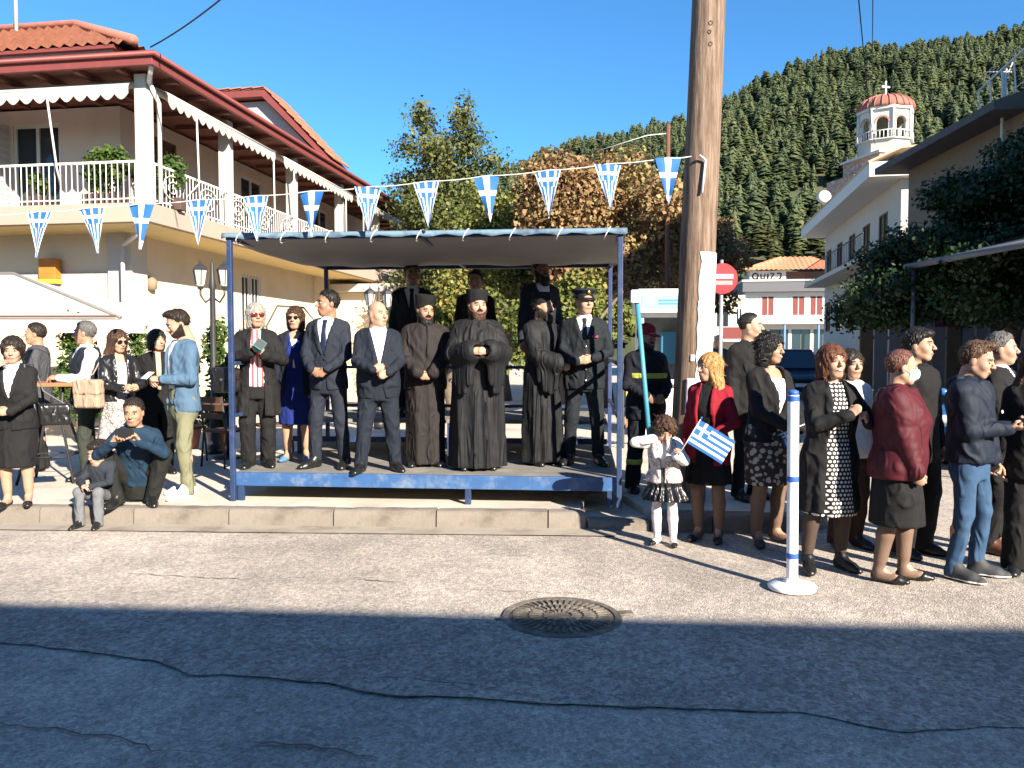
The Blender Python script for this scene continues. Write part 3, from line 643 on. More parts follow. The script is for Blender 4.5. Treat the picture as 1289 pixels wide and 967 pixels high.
plane_tree(5.75, 24.0, blob((0, 0, 3.9), (1.5, 1.3, 1.7), 24, rg, 0.30), 10000, L_AUT, 'smaller rust-brown tree right of the utility pole', 10)
plane_tree(1.0, 16.0, blob((0, 0, 2.0), (1.6, 0.8, 1.1), 22, rg, 0.36), 9000, L_YG, 'low yellow-green tree behind the back row on the platform', 11, 0.11, th=1.2)
plane_tree(-1.3, 17.0, blob((0, 0, 1.9), (1.1, 0.8, 1.3), 18, rg, 0.36), 7000, L_YG, 'low green bush tree behind the man at the left of the back row', 12, 0.10, th=1.0)
def shrub(x, y, w_, h, n, label, m=None, size=0.07, seed=0, pot=False):
    rg = np.random.RandomState(seed + 70); t = empty('shrub', (x, y, PV_), 0, label, 'shrub'); cl = []
    for z in np.linspace(0.25 * h, 0.92 * h, 9): cl.append((rg.normal() * 0.12 * w_, rg.normal() * 0.12 * w_, z, w_ * 0.42 * (1.1 - 0.4 * z / h), w_ * 0.42 * (1.1 - 0.4 * z / h), h * 0.10))
    leaves('foliage', cl, n, size, m or L_SH, t, seed)
    mb = MB(); mb.tube([(0, 0, 0), (0.02, 0, h * 0.6)], [0.03, 0.015], 6); mb.build('stem', BARK, t, True)
    if pot: mb = MB(); mb.lathe([(0.14, 0), (0.20, 0.32), (0.22, 0.33), (0.22, 0.37), (0.18, 0.37)], 16); mb.build('pot', mat('terracotta', (0.38, 0.15, 0.08), rough=0.8), t, True, auto=40)
    return t
PV_ = 0.15
shrub(-4.12, 11.2, 0.50, 1.85, 2600, 'leafy green shrub in a pot right of the lantern post', seed=1, pot=True); shrub(-4.75, 11.6, 0.42, 1.35, 1600, 'smaller potted shrub left of the lantern post', seed=2, pot=True)
shrub(-6.75, 12.3, 0.75, 2.05, 3200, 'bushy green shrub under the café awning', seed=3); shrub(-5.95, 12.6, 0.5, 1.9, 1800, 'slim green shrub at the end of the café awning', seed=4); shrub(-2.2, 15.5, 0.8, 2.2, 3000, 'green shrub beside the far lantern post', seed=5)
# balcony plants
def bplant(x, y, w_, h, n, label, seed):
    p_ = hw(x, y, 4.37); t = empty('balcony_plant', p_, HR, label, 'plant', 'plants on the balcony'); rg = np.random.RandomState(seed); leaves('foliage', blob((0, 0, 0.25 + h * 0.5), (w_ * 0.5, 0.22, h * 0.5), 9, rg, 0.5), n, 0.10, L_SH, t, seed)
    mb = MB(); mb.box(-w_ * 0.35, w_ * 0.35, -0.11, 0.11, 0.0, 0.24); mb.build('planter', mat('planter_dark', (0.08, 0.05, 0.04), rough=0.7), t, bevel=0.01); return t
bplant(-1.15, 0.38, 1.25, 1.15, 1800, 'large leafy plant left of the balcony corner column', 1); bplant(-0.35, 1.0, 1.3, 1.0, 1500, 'leafy plant right of the balcony corner column', 2); bplant(-5.0, 0.40, 0.9, 0.85, 900, 'leafy plant at the left end of the visible balcony', 3); bplant(-2.6, 0.40, 0.5, 0.45, 200, 'sparse dry plant in the middle of the front balcony', 4); bplant(-0.45, 4.9, 0.5, 0.5, 250, 'small plant along the side balcony', 5); bplant(-0.45, 8.4, 0.6, 0.6, 300, 'plant farther along the side balcony', 6); bplant(-0.45, 13.5, 1.4, 0.6, 500, 'row of greenery at the far side balcony', 7)

# ------------------------------------------------------------------ hill with its pine wood
sky_px = np.array([-400, 100, 300, 480, 560, 640, 700, 760, 860, 910, 960, 1040, 1100, 1180, 1289, 1450, 1700, 2300]); sky_py = np.array([420, 380, 330, 262, 240, 205, 186, 172, 138, 118, 95, 70, 58, 46, 33, 22, 30, 80.])
Y0, Y1 = 105.0, 300.0
def hill_z(X, Y):
    e = (440 - np.interp(644.5 + 1000 * X / Y, sky_px, sky_py) - 19) / 1000.0; t = np.clip((Y - Y0) / (Y1 - Y0), 0, 1.6)
    prof = np.where(t < 1, t ** 0.92, 1 - (t - 1) * 0.9)
    return 1.6 + np.maximum(e, 0.01) * Y1 * prof + 1.8 * np.sin(X * 0.07) * np.sin(Y * 0.05) * np.clip(t * 4, 0, 1) - 1.7
hx, hy = np.meshgrid(np.linspace(-170, 420, 150), np.linspace(100, 400, 90), indexing='ij'); hz = hill_z(hx, hy); idx = np.arange(hx.size).reshape(hx.shape)
Fq = np.stack([idx[:-1, :-1], idx[1:, :-1], idx[1:, 1:], idx[:-1, 1:]], -1).reshape(-1, 4).astype(np.int32)
o = mesh_from('hill', np.stack([hx, hy, hz], -1).reshape(-1, 3), Fq, mat('hill_scrub', (0.048, 0.060, 0.028), rough=1, var=0.5, scale=0.2, stain=(0.10, 0.085, 0.045), stain_scale=0.035), None, True); tag(o, kind='structure')
PINEM = leafmat('pine_needles', [(0.040, 0.058, 0.030), (0.068, 0.092, 0.042), (0.100, 0.122, 0.052), (0.150, 0.165, 0.070)], trans=0.3, rand=0.5)
protos = bpy.data.collections.new('pine_prototypes')
def pine_proto(i, deciduous=False):
    rg = np.random.RandomState(20 + i); V = []; Fq = []; val = []; pw_ = (2.0, 1.5, 2.8, 3.2, 3.0)[i]
    H_ = 1.0; tiers = 13; w_ = (0.25, 0.20, 0.30, 0.27, 0.36)[i]
    for k in range(tiers):
        z = 0.16 + 0.80 * k / tiers; r_ = w_ * (1 - ((z - 0.1) / 0.92) ** pw_) + 0.012; nb = 10 if k < 9 else 6
        for j in range(nb):
            a = 2 * math.pi * (j + rg.rand()) / nb; L = r_ * rg.uniform(0.65, 1.2); d = np.array((math.cos(a), math.sin(a), 0)); s_ = np.array((-d[1], d[0], 0)) * L * rg.uniform(0.3, 0.5)
            b0 = np.array((0, 0, z + rg.uniform(-0.02, 0.02))); tip = b0 + d * L + np.array((0, 0, -0.03 + 0.05 * rg.rand())); m_ = b0 + d * L * 0.6 + np.array((0, 0, 0.035)); n0 = len(V)
            V += [b0, m_ + s_, tip, m_ - s_, m_ + np.array((0, 0, 0.05)) - d * L * 0.1]; Fq += [(n0, n0 + 1, n0 + 4), (n0, n0 + 4, n0 + 3), (n0 + 1, n0 + 2, n0 + 4), (n0 + 4, n0 + 2, n0 + 3)]; val += [np.clip(rg.normal(0.45, 0.25), 0, 1)] * 4
    n0 = len(V)
    for z, r_ in ((0, 0.016), (0.9, 0.004)):
        for j in range(4): V.append(np.array((r_ * math.cos(j * 1.57), r_ * math.sin(j * 1.57), z)))
    for j in range(4): Fq.append((n0 + j, n0 + (j + 1) % 4, n0 + 4 + (j + 1) % 4)); Fq.append((n0 + j, n0 + 4 + (j + 1) % 4, n0 + 4 + j)); val += [0.0, 0.0]
    me = bpy.data.meshes.new('pine'); me.from_pydata([tuple(v) for v in V], [], Fq); me.materials.append(PINEM if not deciduous else L_SH2); at = me.attributes.new('v', 'FLOAT', 'FACE'); at.data.foreach_set('value', np.array(val, np.float32))
    ob = bpy.data.objects.new('pine_proto', me); protos.objects.link(ob)
L_SH2 = leafmat('scrub_leaves', [(0.04, 0.05, 0.02), (0.08, 0.085, 0.03), (0.13, 0.12, 0.05)])
for i in range(4): pine_proto(i)
pine_proto(4, True)
rg = np.random.RandomState(11); pts = []; n_t = 0
gx, gy = np.meshgrid(np.arange(-150, 400, 2.8), np.arange(108, 318, 3.2), indexing='ij'); gx = gx.ravel() + rg.uniform(-1.9, 1.9, gx.size); gy = gy.ravel() + rg.uniform(-2.1, 2.1, gy.size)
az = 644.5 + 1000 * gx / gy; ok = (az > 380) & (az < 1560); gx, gy, az = gx[ok], gy[ok], az[ok]; gz = hill_z(gx, gy)
bare = (np.sin(gx * 0.11 + 1) * np.sin(gy * 0.09) > 0.55) & (gy < 170); keep = ~bare & ((gy > 135) | (rg.rand(len(gx)) < 0.55)); gx, gy, gz = gx[keep], gy[keep], gz[keep]
low = gy < 138; typ = np.where(low & (rg.rand(len(gx)) < 0.7), 4, rg.randint(0, 4, len(gx))); scl = np.where(typ == 4, rg.uniform(3.5, 6, len(gx)), rg.uniform(3.6, 8.6, len(gx))); 
me = bpy.data.meshes.new('pine_wood'); me.vertices.add(len(gx)); me.vertices.foreach_set('co', np.stack([gx, gy, gz - 0.3], -1).astype(np.float32).ravel())
for nm, ty, arr in (('sc', 'FLOAT', scl), ('rot', 'FLOAT', rg.rand(len(gx)) * 6.28), ('typ', 'INT', typ)):
    a = me.attributes.new(nm, ty, 'POINT'); a.data.foreach_set('value', arr.astype(np.int32 if ty == 'INT' else np.float32))
wood = bpy.data.objects.new('pine_wood', me); COL.objects.link(wood); tag(wood, 'dense dark green pine wood covering the hillside', 'woodland', kind='stuff')
ng = bpy.data.node_groups.new('scatter', 'GeometryNodeTree'); ng.interface.new_socket('Geometry', in_out='INPUT', socket_type='NodeSocketGeometry'); ng.interface.new_socket('Geometry', in_out='OUTPUT', socket_type='NodeSocketGeometry')
gi = ng.nodes.new('NodeGroupInput'); go = ng.nodes.new('NodeGroupOutput'); ip = ng.nodes.new('GeometryNodeInstanceOnPoints'); ci = ng.nodes.new('GeometryNodeCollectionInfo'); ci.inputs['Collection'].default_value = protos; ci.inputs['Separate Children'].default_value = True; ci.inputs['Reset Children'].default_value = True; ip.inputs['Pick Instance'].default_value = True
def nattr(nm, ty):
    q = ng.nodes.new('GeometryNodeInputNamedAttribute'); q.data_type = ty; q.inputs['Name'].default_value = nm; return q.outputs['Attribute']
cx_ = ng.nodes.new('ShaderNodeCombineXYZ'); ng.links.new(nattr('rot', 'FLOAT'), cx_.inputs[2]); e2r = ng.nodes.new('FunctionNodeEulerToRotation'); ng.links.new(cx_.outputs[0], e2r.inputs[0])
ng.links.new(gi.outputs[0], ip.inputs['Points']); ng.links.new(ci.outputs[0], ip.inputs['Instance']); ng.links.new(nattr('typ', 'INT'), ip.inputs['Instance Index']); ng.links.new(e2r.outputs[0], ip.inputs['Rotation']); ng.links.new(nattr('sc', 'FLOAT'), ip.inputs['Scale']); ng.links.new(ip.outputs[0], go.inputs[0])
md = wood.modifiers.new('scatter', 'NODES'); md.node_group = ng

# ------------------------------------------------------------------ buildings on the right and far down the side street
STON = mat('brick_and_stone', (0.42, 0.24, 0.17), rough=0.9, var=0.35, scale=3, stain=(0.60, 0.55, 0.48), stain_scale=2.2); GREYR = mat('roof_grey', (0.10, 0.09, 0.085), rough=0.9, var=0.3); LOUV = mat('opening_dark', (0.03, 0.022, 0.02), rough=0.9, var=0.2)
# church bell tower: octagonal lantern with arches under a tiled dome
DOME = mat('dome_tile', (0.30, 0.115, 0.085), rough=0.9, var=0.3, scale=2)
def bell_tower():
    b = yp(1113, 200, 104); r = empty('bell_tower', (b.x, b.y, 0), R(14), 'octagonal church bell tower with a red tiled dome and a cross', 'bell tower')
    zt = lambda py: CAM_H + (440 - py) / 1000 * 104.0
    z0, z1, z2, z3 = zt(205), zt(184), zt(149), zt(132); A = 3.2
    mb = MB(); mb.box(-3.5, 3.5, -3.5, 3.5, 0, z0); mb.build('shaft', STON, r)
    mb = MB(); mb.box(-3.8, 3.8, -3.8, 3.8, z0, z0 + 0.3); mb.build('cornice', WHT, r)
    oc = lambda rad, k: (rad * math.cos(R(45 * k + 22.5)), rad * math.sin(R(45 * k + 22.5)))
    mb = MB(); mb.prism([oc(A + 0.05, k) for k in range(8)], 'z', z0 + 0.3, z1); mb.build('drum', OFFW, r)
    for k in range(8):      # eight sides, each with an arched opening
        p0 = Vector(oc(A, k) + (0,)); p1 = Vector(oc(A, k + 1) + (0,)); L = (p1 - p0).length; n = 12; hw_ = L * 0.29; zs = z1 + (z2 - z1) * 0.55; X = []
        arch = [(L / 2 - hw_, z1 + 0.02)] + [(L / 2 - hw_ * math.cos(math.pi * i / n), zs + hw_ * math.sin(math.pi * i / n)) for i in range(n + 1)] + [(L / 2 + hw_, z1 + 0.02)]
        outer = [(0, z1)] + [(L * i / n, z2) for i in range(n + 1)] + [(L, z1)]; d = (p1 - p0).normalized(); nn = Vector((d.y, -d.x, 0)); vs = []; fs = []; m_ = len(arch)
        for off in (0, -0.35):
            for poly in (outer, arch):
                for (u, z) in poly: q = p0 + d * u + nn * off; vs.append((q.x, q.y, z))
        for i in range(m_ - 1):
            fs += [(i, i + 1, m_ + i + 1, m_ + i), (2 * m_ + i, 3 * m_ + i, 3 * m_ + i + 1, 2 * m_ + i + 1), (m_ + i, m_ + i + 1, 3 * m_ + i + 1, 3 * m_ + i)]
        mb = MB(); mb.add(vs, fs); w_ = mb.build('arched_wall', WHT, r)
        mb = MB()
        for i in range(n):
            a0, a1 = math.pi * i / n, math.pi * (i + 1) / n
            pts = [(L / 2 - (hw_ + g) * math.cos(a), zs + (hw_ + g) * math.sin(a)) for g in (0.02, 0.22) for a in (a0, a1)]
            vs = [tuple(p0 + d * u + nn * o_) [:2] + (z,) for o_ in (0.06, 0.0) for (u, z) in pts]; mb.add(vs, [(0, 1, 3, 2), (4, 6, 7, 5), (0, 2, 6, 4), (1, 5, 7, 3), (2, 3, 7, 6), (0, 4, 5, 1)])
        mb.build('arch_moulding', mat('arch_brick', (0.45, 0.22, 0.16), rough=0.9, var=0.3), w_)
        mb = MB(); mb.tube([p0 + nn * 0.1 + Vector((0, 0, z1)), p0 + nn * 0.1 + Vector((0, 0, z2))], 0.16, 8); mb.build('colonnette', WHT, r, True)
        rl = MB(); rl.tube([p0 * 1.1 + Vector((0, 0, z1 + 0.95)), p1 * 1.1 + Vector((0, 0, z1 + 0.95))], 0.07, 6); o = rl.build('balustrade', WHT, r, True)
        for i in range(6): mb = MB(); q = p0.lerp(p1, (i + 0.5) / 6) * 1.1; mb.tube([q + Vector((0, 0, z1)), q + Vector((0, 0, z1 + 0.92))], 0.06, 6); mb.build('baluster', WHT, o, True)
    mb = MB(); mb.prism([oc(A * 1.13, k) for k in range(8)], 'z', z1 - 0.12, z1); mb.build('gallery_floor', WHT, r)
    mb = MB(); mb.prism([oc(A * 1.10, k) for k in range(8)], 'z', z2, z2 + 0.35); mb.build('eave', WHT, r)
    mb = MB(); prof = [(A * 1.08 * math.cos(a) ** 0.8 + 0.02, z2 + 0.35 + 1.95 * math.sin(a)) for a in np.linspace(0, 1.5, 9)]; mb.lathe(prof, 24); dm = mb.build('dome', DOME, r, True)
    for k in range(24):
        mb = MB(); a = 2 * math.pi * k / 24; mb.tube([(pr * 1.005 * math.cos(a), pr * 1.005 * math.sin(a), z + 0.02) for pr, z in prof], 0.09, 5); mb.build('tile_rib', DOME, dm, True)
    zc = prof[-1][1]; mb = MB(); mb.box(-0.09, 0.09, -0.09, 0.09, zc - 0.1, zc + 2.0); mb.box(-0.6, 0.6, -0.085, 0.085, zc + 1.15, zc + 1.36); mb.build('cross', WHT, r)
    mb = MB(); mb.lathe([(0.1, z1 + 0.8), (0.62, z1 + 0.8), (0.45, z1 + 1.3), (0.30, z1 + 1.75), (0.05, z1 + 1.85)], 14); mb.build('bell', mat('bronze', (0.10, 0.06, 0.03), rough=0.5, metal=0.7), r, True)
    mb = MB(); mb.box(-6.0, -3.51, -2, 3.4, 0, z0 - 2.5); mb.build('side_wing', STON, r)
bell_tower()
# long white building along the right side of the side street
WB = Vector((15.05, 31.0, 0)); wr_ = math.atan2(14.0, 2.95) - R(90)
wb = empty('white_building', WB, wr_, 'long white building with deep eaves and a satellite dish along the side street', 'building')
mb = MB(); holes = [(0.0, 0.0, 0, 0)]; hs_ = [(2.0 + 3.1 * k, 3.5 + 3.1 * k, z, z + 1.7) for k in range(5) for z in (2.6, 5.6)]
wall_cells(mb, 'y', 0, 16.4, 0, 8.2, 0, 0.3, hs_); mb.box(0.301, 9, 0, 16.4, 0, 8.19); mb.build('wall', OFFW, wb)
for h in hs_: opening(wb, 'y', h, 0, -1, BRN, kind='window')
mb = MB(); mb.prism([(-1.3, 8.20), (9, 8.20), (9, 8.9), (-1.3, 8.75)], 'y', -0.6, 16.8); mb.build('roof_slab', WHT, wb)
mb = MB(); mb.add([(-1.35, -0.6, 8.80), (-1.35, 16.8, 8.80), (-0.2, 16.8, 9.30), (-0.2, -0.6, 9.30), (4.5, 16.8, 9.6), (4.5, -0.6, 9.6)], [(0, 1, 2, 3), (3, 2, 4, 5)]); o = mb.build('tiled_edge', mat('weathered_tiles', (0.46, 0.33, 0.22), rough=0.9, var=0.3, scale=3), wb); md = o.modifiers.new('t', 'SOLIDIFY'); md.thickness = 0.08
mb = MB(); mb.box(-1.2, 0, 1, 16, 5.2, 5.4); bl = mb.build('balcony', OFFW, wb); railing('balcony_rail', -1.15, 1, -1.15, 16, 5.4, 0.9, wb, mat('rail_dark', (0.08, 0.08, 0.08)), sc=0.35)
d = empty('satellite_dish', yp(1037, 248, 47.0), 0, 'round white satellite dish at the end of the white building', 'satellite dish')
mb = MB(); mb.lathe([(0.02, 0.12), (0.25, 0.09), (0.40, 0.0), (0.41, 0.01), (0.25, 0.12), (0.02, 0.15)], 24); o = mb.build('reflector', WHT, d, True); o.rotation_euler = (R(80), 0, R(-15)); mb = MB(); mb.tube([(0, 0.15, 0), (0.25, 0.3, -0.4), (0.5, 0.3, -0.5)], 0.03, 6); mb.build('mount', SILV_, d, True) if 'SILV_' in globals() else mb.build('mount', WHT, d, True)
# nearer building in the shade with a broad dark eave
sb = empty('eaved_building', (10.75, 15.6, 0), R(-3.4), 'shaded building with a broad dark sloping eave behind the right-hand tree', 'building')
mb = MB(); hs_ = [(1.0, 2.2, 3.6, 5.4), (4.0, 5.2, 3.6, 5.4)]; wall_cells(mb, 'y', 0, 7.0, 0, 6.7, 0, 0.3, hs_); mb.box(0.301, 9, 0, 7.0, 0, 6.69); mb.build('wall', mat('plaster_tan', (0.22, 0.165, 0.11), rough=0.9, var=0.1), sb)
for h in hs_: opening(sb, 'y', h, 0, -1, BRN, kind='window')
mb = MB(); mb.prism([(-0.75, 6.62), (-0.75, 6.80), (0.2, 7.12), (9, 7.6), (9, 6.72)], 'y', 1.2, 7.5); mb.build('roof', GREYR, sb)
mb = MB(); mb.box(-0.10, 2.5, -0.2, 1.15, 6.7, 7.75); mb.build('stair_block', WHT, sb)
rail_o = railing('stair_railing', -0.15, -0.1, -0.15, 1.8, 7.2, 0.75, sb, mat('rail_white', (0.6, 0.6, 0.6)), sc=0.45, r=0.02); rail_o.rotation_euler = (R(-9), 0, 0)
mb = MB(); mb.tube([(-0.2, 1.9, 5.8), (-0.2, 1.9, 7.6)], 0.035, 6); mb.build('rail_post', WHT, sb, True)
an = empty('television_antenna', (10.9 + 0.55, 18.7, 7.1), 0, 'television antenna with pale prongs on the eaved roof', 'antenna')
mb = MB(); mb.tube([(0, 0, 0), (0, 0, 1.0)], 0.02, 6); mb.build('mast', WHT, an, True); mb = MB(); mb.tube([(-0.45, 0, 0.92), (0.12, 0, 0.92)], 0.014, 5); bm_ = mb.build('boom', WHT, an, True)
for k in range(7): mb = MB(); x = -0.42 + k * 0.085; mb.tube([(x, -0.16, 0.92 + 0.05), (x, 0.16, 0.92 - 0.05)], 0.010, 5); mb.build('prong', WHT, bm_, True)
mb = MB(); mb.tube([(0.10, 0, 0.70), (0.05, 0, 0.92), (0.14, 0, 1.14)], 0.014, 5); mb.build('reflector_bar', WHT, an, True)
# far shop house with tiled roof, shutters and graffiti
fb = empty('shop_house', (yp(938, 400, 80).x, 80, 0), R(-8), 'far white house with maroon shutters, tiled hip roof and shops below', 'house')
W_ = 10.6; mb = MB(); hs_ = [(u, u + 1.25, 4.95, 6.95) for u in (0.2, 1.55, 3.0, 4.5, 6.2, 7.9)] ; sh_ = [(0.3 + 2.1 * k, 2.1 + 2.1 * k, 0.3, 3.6) for k in range(5)]
wall_cells(mb, 'x', 0, W_, 0, 7.3, 0, 0.3, hs_ + sh_); mb.box(0, W_, 0.301, 7, 0, 7.29); mb.build('wall', WHT, fb)
MAR = mat('maroon_shutter', (0.16, 0.035, 0.028), rough=0.7, var=0.15)
for i, h in enumerate(hs_):
    opening(fb, 'x', h, 0, -1, WHT, leaf=(MAR if i in (1, 3, 4) else mat('pale_blind', (0.60, 0.60, 0.58))), kind='window')
for h in sh_: opening(fb, 'x', h, 0, -1, GREYR, kind='shop_front')
mb = MB(); mb.box(-0.5, W_ + 0.5, -1.4, 0.0, 4.1, 4.4); mb.build('canopy', OFFW, fb); mb = MB(); mb.box(-0.4, W_ + 0.4, -0.9, 7.2, 7.31, 8.3); mb.build('parapet', mat('parapet_dark', (0.10, 0.10, 0.11), rough=0.8), fb); mb = MB(); mb.box(-0.5, W_ + 0.5, -1.0, 7.3, 8.31, 8.5); mb.build('coping', OFFW, fb)
for k in range(4): mb = MB(); mb.tube([(0.4 + 3.2 * k, -1.2, 0), (0.4 + 3.2 * k, -1.2, 4.1)], 0.11, 8); mb.build('post', mat('post_blue', (0.12, 0.20, 0.30)), fb, True)
mb = MB(); mb.box(0.8, 4.4, 2.6, 7, 8.51, 9.7); pw = mb.build('penthouse_wall', WHT, fb)
mb = MB(); mb.box(4.5, 9.0, 3.0, 7, 8.51, 9.6); mb.build('penthouse_recess', BRN, fb)
INK = mat('graffiti_ink', (0.01, 0.01, 0.012), rough=0.7, var=0); mb = MB(); yy = 2.57; ring = lambda cx, cz, r_, a0=0, a1=6.3: [(cx + r_ * math.cos(a), yy, cz + r_ * math.sin(a)) for a in np.linspace(a0, a1, 12)]
mb.tube(ring(1.35, 9.15, 0.28), 0.07, 5); mb.tube([(1.45, yy, 9.0), (1.7, yy, 8.75)], 0.07, 5); mb.tube([(1.9, yy, 9.35), (1.95, yy, 8.9), (2.25, yy, 8.9), (2.3, yy, 9.35)], 0.07, 5); mb.tube([(2.6, yy, 9.35), (2.6, yy, 8.8)], 0.08, 5); mb.tube([(2.85, yy, 9.4), (3.2, yy, 9.4), (2.9, yy, 8.85), (3.3, yy, 8.85)], 0.07, 5); mb.tube([(3.5, yy, 9.4), (3.9, yy, 9.4), (3.85, yy, 8.9), (3.55, yy, 8.8)], 0.08, 5); mb.build('graffiti', INK, pw, True)
for (a, b, c, d_) in (((-0.3, 1.6, 9.7), (10.4, 1.6, 9.7), (7.2, 4.6, 11.3), (4.0, 4.6, 11.3)), ((10.4, 1.6, 9.7), (10.4, 7.6, 9.7), (7.2, 4.61, 11.3), (7.2, 4.6, 11.3)), ((-0.3, 7.6, 9.7), (-0.3, 1.6, 9.7), (4.0, 4.6, 11.3), (4.0, 4.61, 11.3))): tiled('roof_slope', [a, b, c, d_], mat('bright_tile', (0.55, 0.20, 0.11), rough=0.85, var=0.3), fb, 8, 22, 0.05)
b2 = empty('balcony_house', (yp(893, 400, 62).x, 62, 0), R(-6), 'small pale house with a red balcony beyond the utility pole', 'house'); mb = MB(); hs_ = [(0.5, 1.5, 3.3, 5.0), (2.0, 2.5, 3.5, 4.8)]; wall_cells(mb, 'x', 0, 2.7, 0, 5.8, 0, 0.3, hs_); mb.box(0, 2.7, 0.301, 5, 0, 5.79); mb.build('wall', PLAS, b2)
for h in hs_: opening(b2, 'x', h, 0, -1, WHT)
mb = MB(); mb.box(-0.3, 2.5, -1.0, 0, 2.2, 2.4); mb.build('balcony_floor', WHT, b2); mb = MB(); mb.box(0.9, 2.4, -1.0, -0.94, 2.4, 3.3); mb.build('balcony_front', MAR, b2); railing('balcony_rail', -0.3, -0.97, 0.9, -0.97, 2.4, 0.9, b2, WHT, sc=0.3)
# the shaded corner under the right-hand tree: fence panels, awnings, the tree itself
DGREY = mat('dark_metal', (0.05, 0.05, 0.055), rough=0.5, var=0.2); PANEL = mat('panel_grey', (0.20, 0.20, 0.20), rough=0.7, var=0.25, scale=2)
fe = empty('panel_fence', (6.9, 15.8, 0), R(4), 'tall grey vertical-panel fence in the shade under the right-hand tree', 'fence')
for k in range(11):
    mb = MB(); mb.box(k * 0.30 + 0.01, k * 0.30 + 0.28, -0.02 + 0.012 * (k % 2), 0.02, 0.05, 2.15); mb.build('panel', PANEL if k % 3 else mat('panel_brown', (0.14, 0.095, 0.06), rough=0.8, var=0.3), fe, bevel=0.004)
for z in (0.5, 1.8): mb = MB(); mb.box(0, 3.3, 0.021, 0.06, z, z + 0.06); mb.build('rail', DGREY, fe)
ma = empty('maroon_awning', (7.75, 16.9, 0), 0, 'dark maroon shop awning beneath the tree on the right', 'awning'); mb = MB(); mb.prism([(-1.0, 2.05), (-1.0, 2.30), (0.6, 2.85), (0.6, 2.75)], 'x', 0, 1.3); mb.build('cloth', mat('maroon_cloth', (0.10, 0.012, 0.035), rough=0.8), ma)
for x in (0.06, 1.24): mb = MB(); mb.tube([(x, -0.95, 2.1), (x, -0.95, 0.0)], 0.03, 6); mb.build('post', DGREY, ma, True)
ga = empty('market_awning', (5.95, 9.2, 0), R(2), 'dark sloping market awning at the right edge below the tree', 'awning'); mb = MB(); mb.prism([(0, 2.78), (0, 2.86), (3.6, 3.7), (3.6, 3.62)], 'y', 0, 2.6); mb.build('sheet', mat('tarp_dark', (0.035, 0.03, 0.028), rough=0.7, var=0.3), ga); mb = MB(); mb.tube([(-0.02, -0.05, 2.82), (-0.02, 2.65, 2.82)], 0.045, 8); mb.build('front_bar', mat('bar_blue_grey', (0.10, 0.115, 0.135), rough=0.6), ga, True)
for y in (0.05, 2.55): mb = MB(); mb.tube([(0.05, y, 2.8), (0.05, y, 0)], 0.03, 8); mb.build('post', mat('bar_blue_grey', (0.2, 0.24, 0.28)), ga, True)
dt = empty('tree', (7.9, 12.6, 0), 0, 'large dark evergreen tree overhanging the right-hand side of the street', 'tree'); rg = np.random.RandomState(33)
cl = []
for x in np.arange(-2.0, 3.6, 0.22):
    zt_ = np.interp(x, [-2.1, -1.7, -1.2, -0.6, 0.2, 1.5, 3.5], [2.8, 3.3, 4.1, 4.7, 5.2, 5.45, 5.5])
    for _ in range(10):
        r_ = rg.uniform(0.30, 0.52); z = rg.uniform(2.15, max(2.3, zt_ - r_ * 0.7)); cl.append((x + rg.normal() * 0.12, rg.normal() * 0.65, z, r_, r_, r_ * 0.75))
leaves('crown', cl, 110000, 0.084, L_DK, dt, 33, 0.6, shell=0.3); trunk(dt, (0, 0, 0), (0.1, 0, 3.4), 0.16, 0.09, [(0.6, (-1.6, -0.2, 3.2), 0.07), (0.75, (1.4, -0.3, 4.0), 0.07), (0.9, (0.1, 0.5, 4.6), 0.06), (0.7, (0.8, -0.8, 3.0), 0.05)], 3)
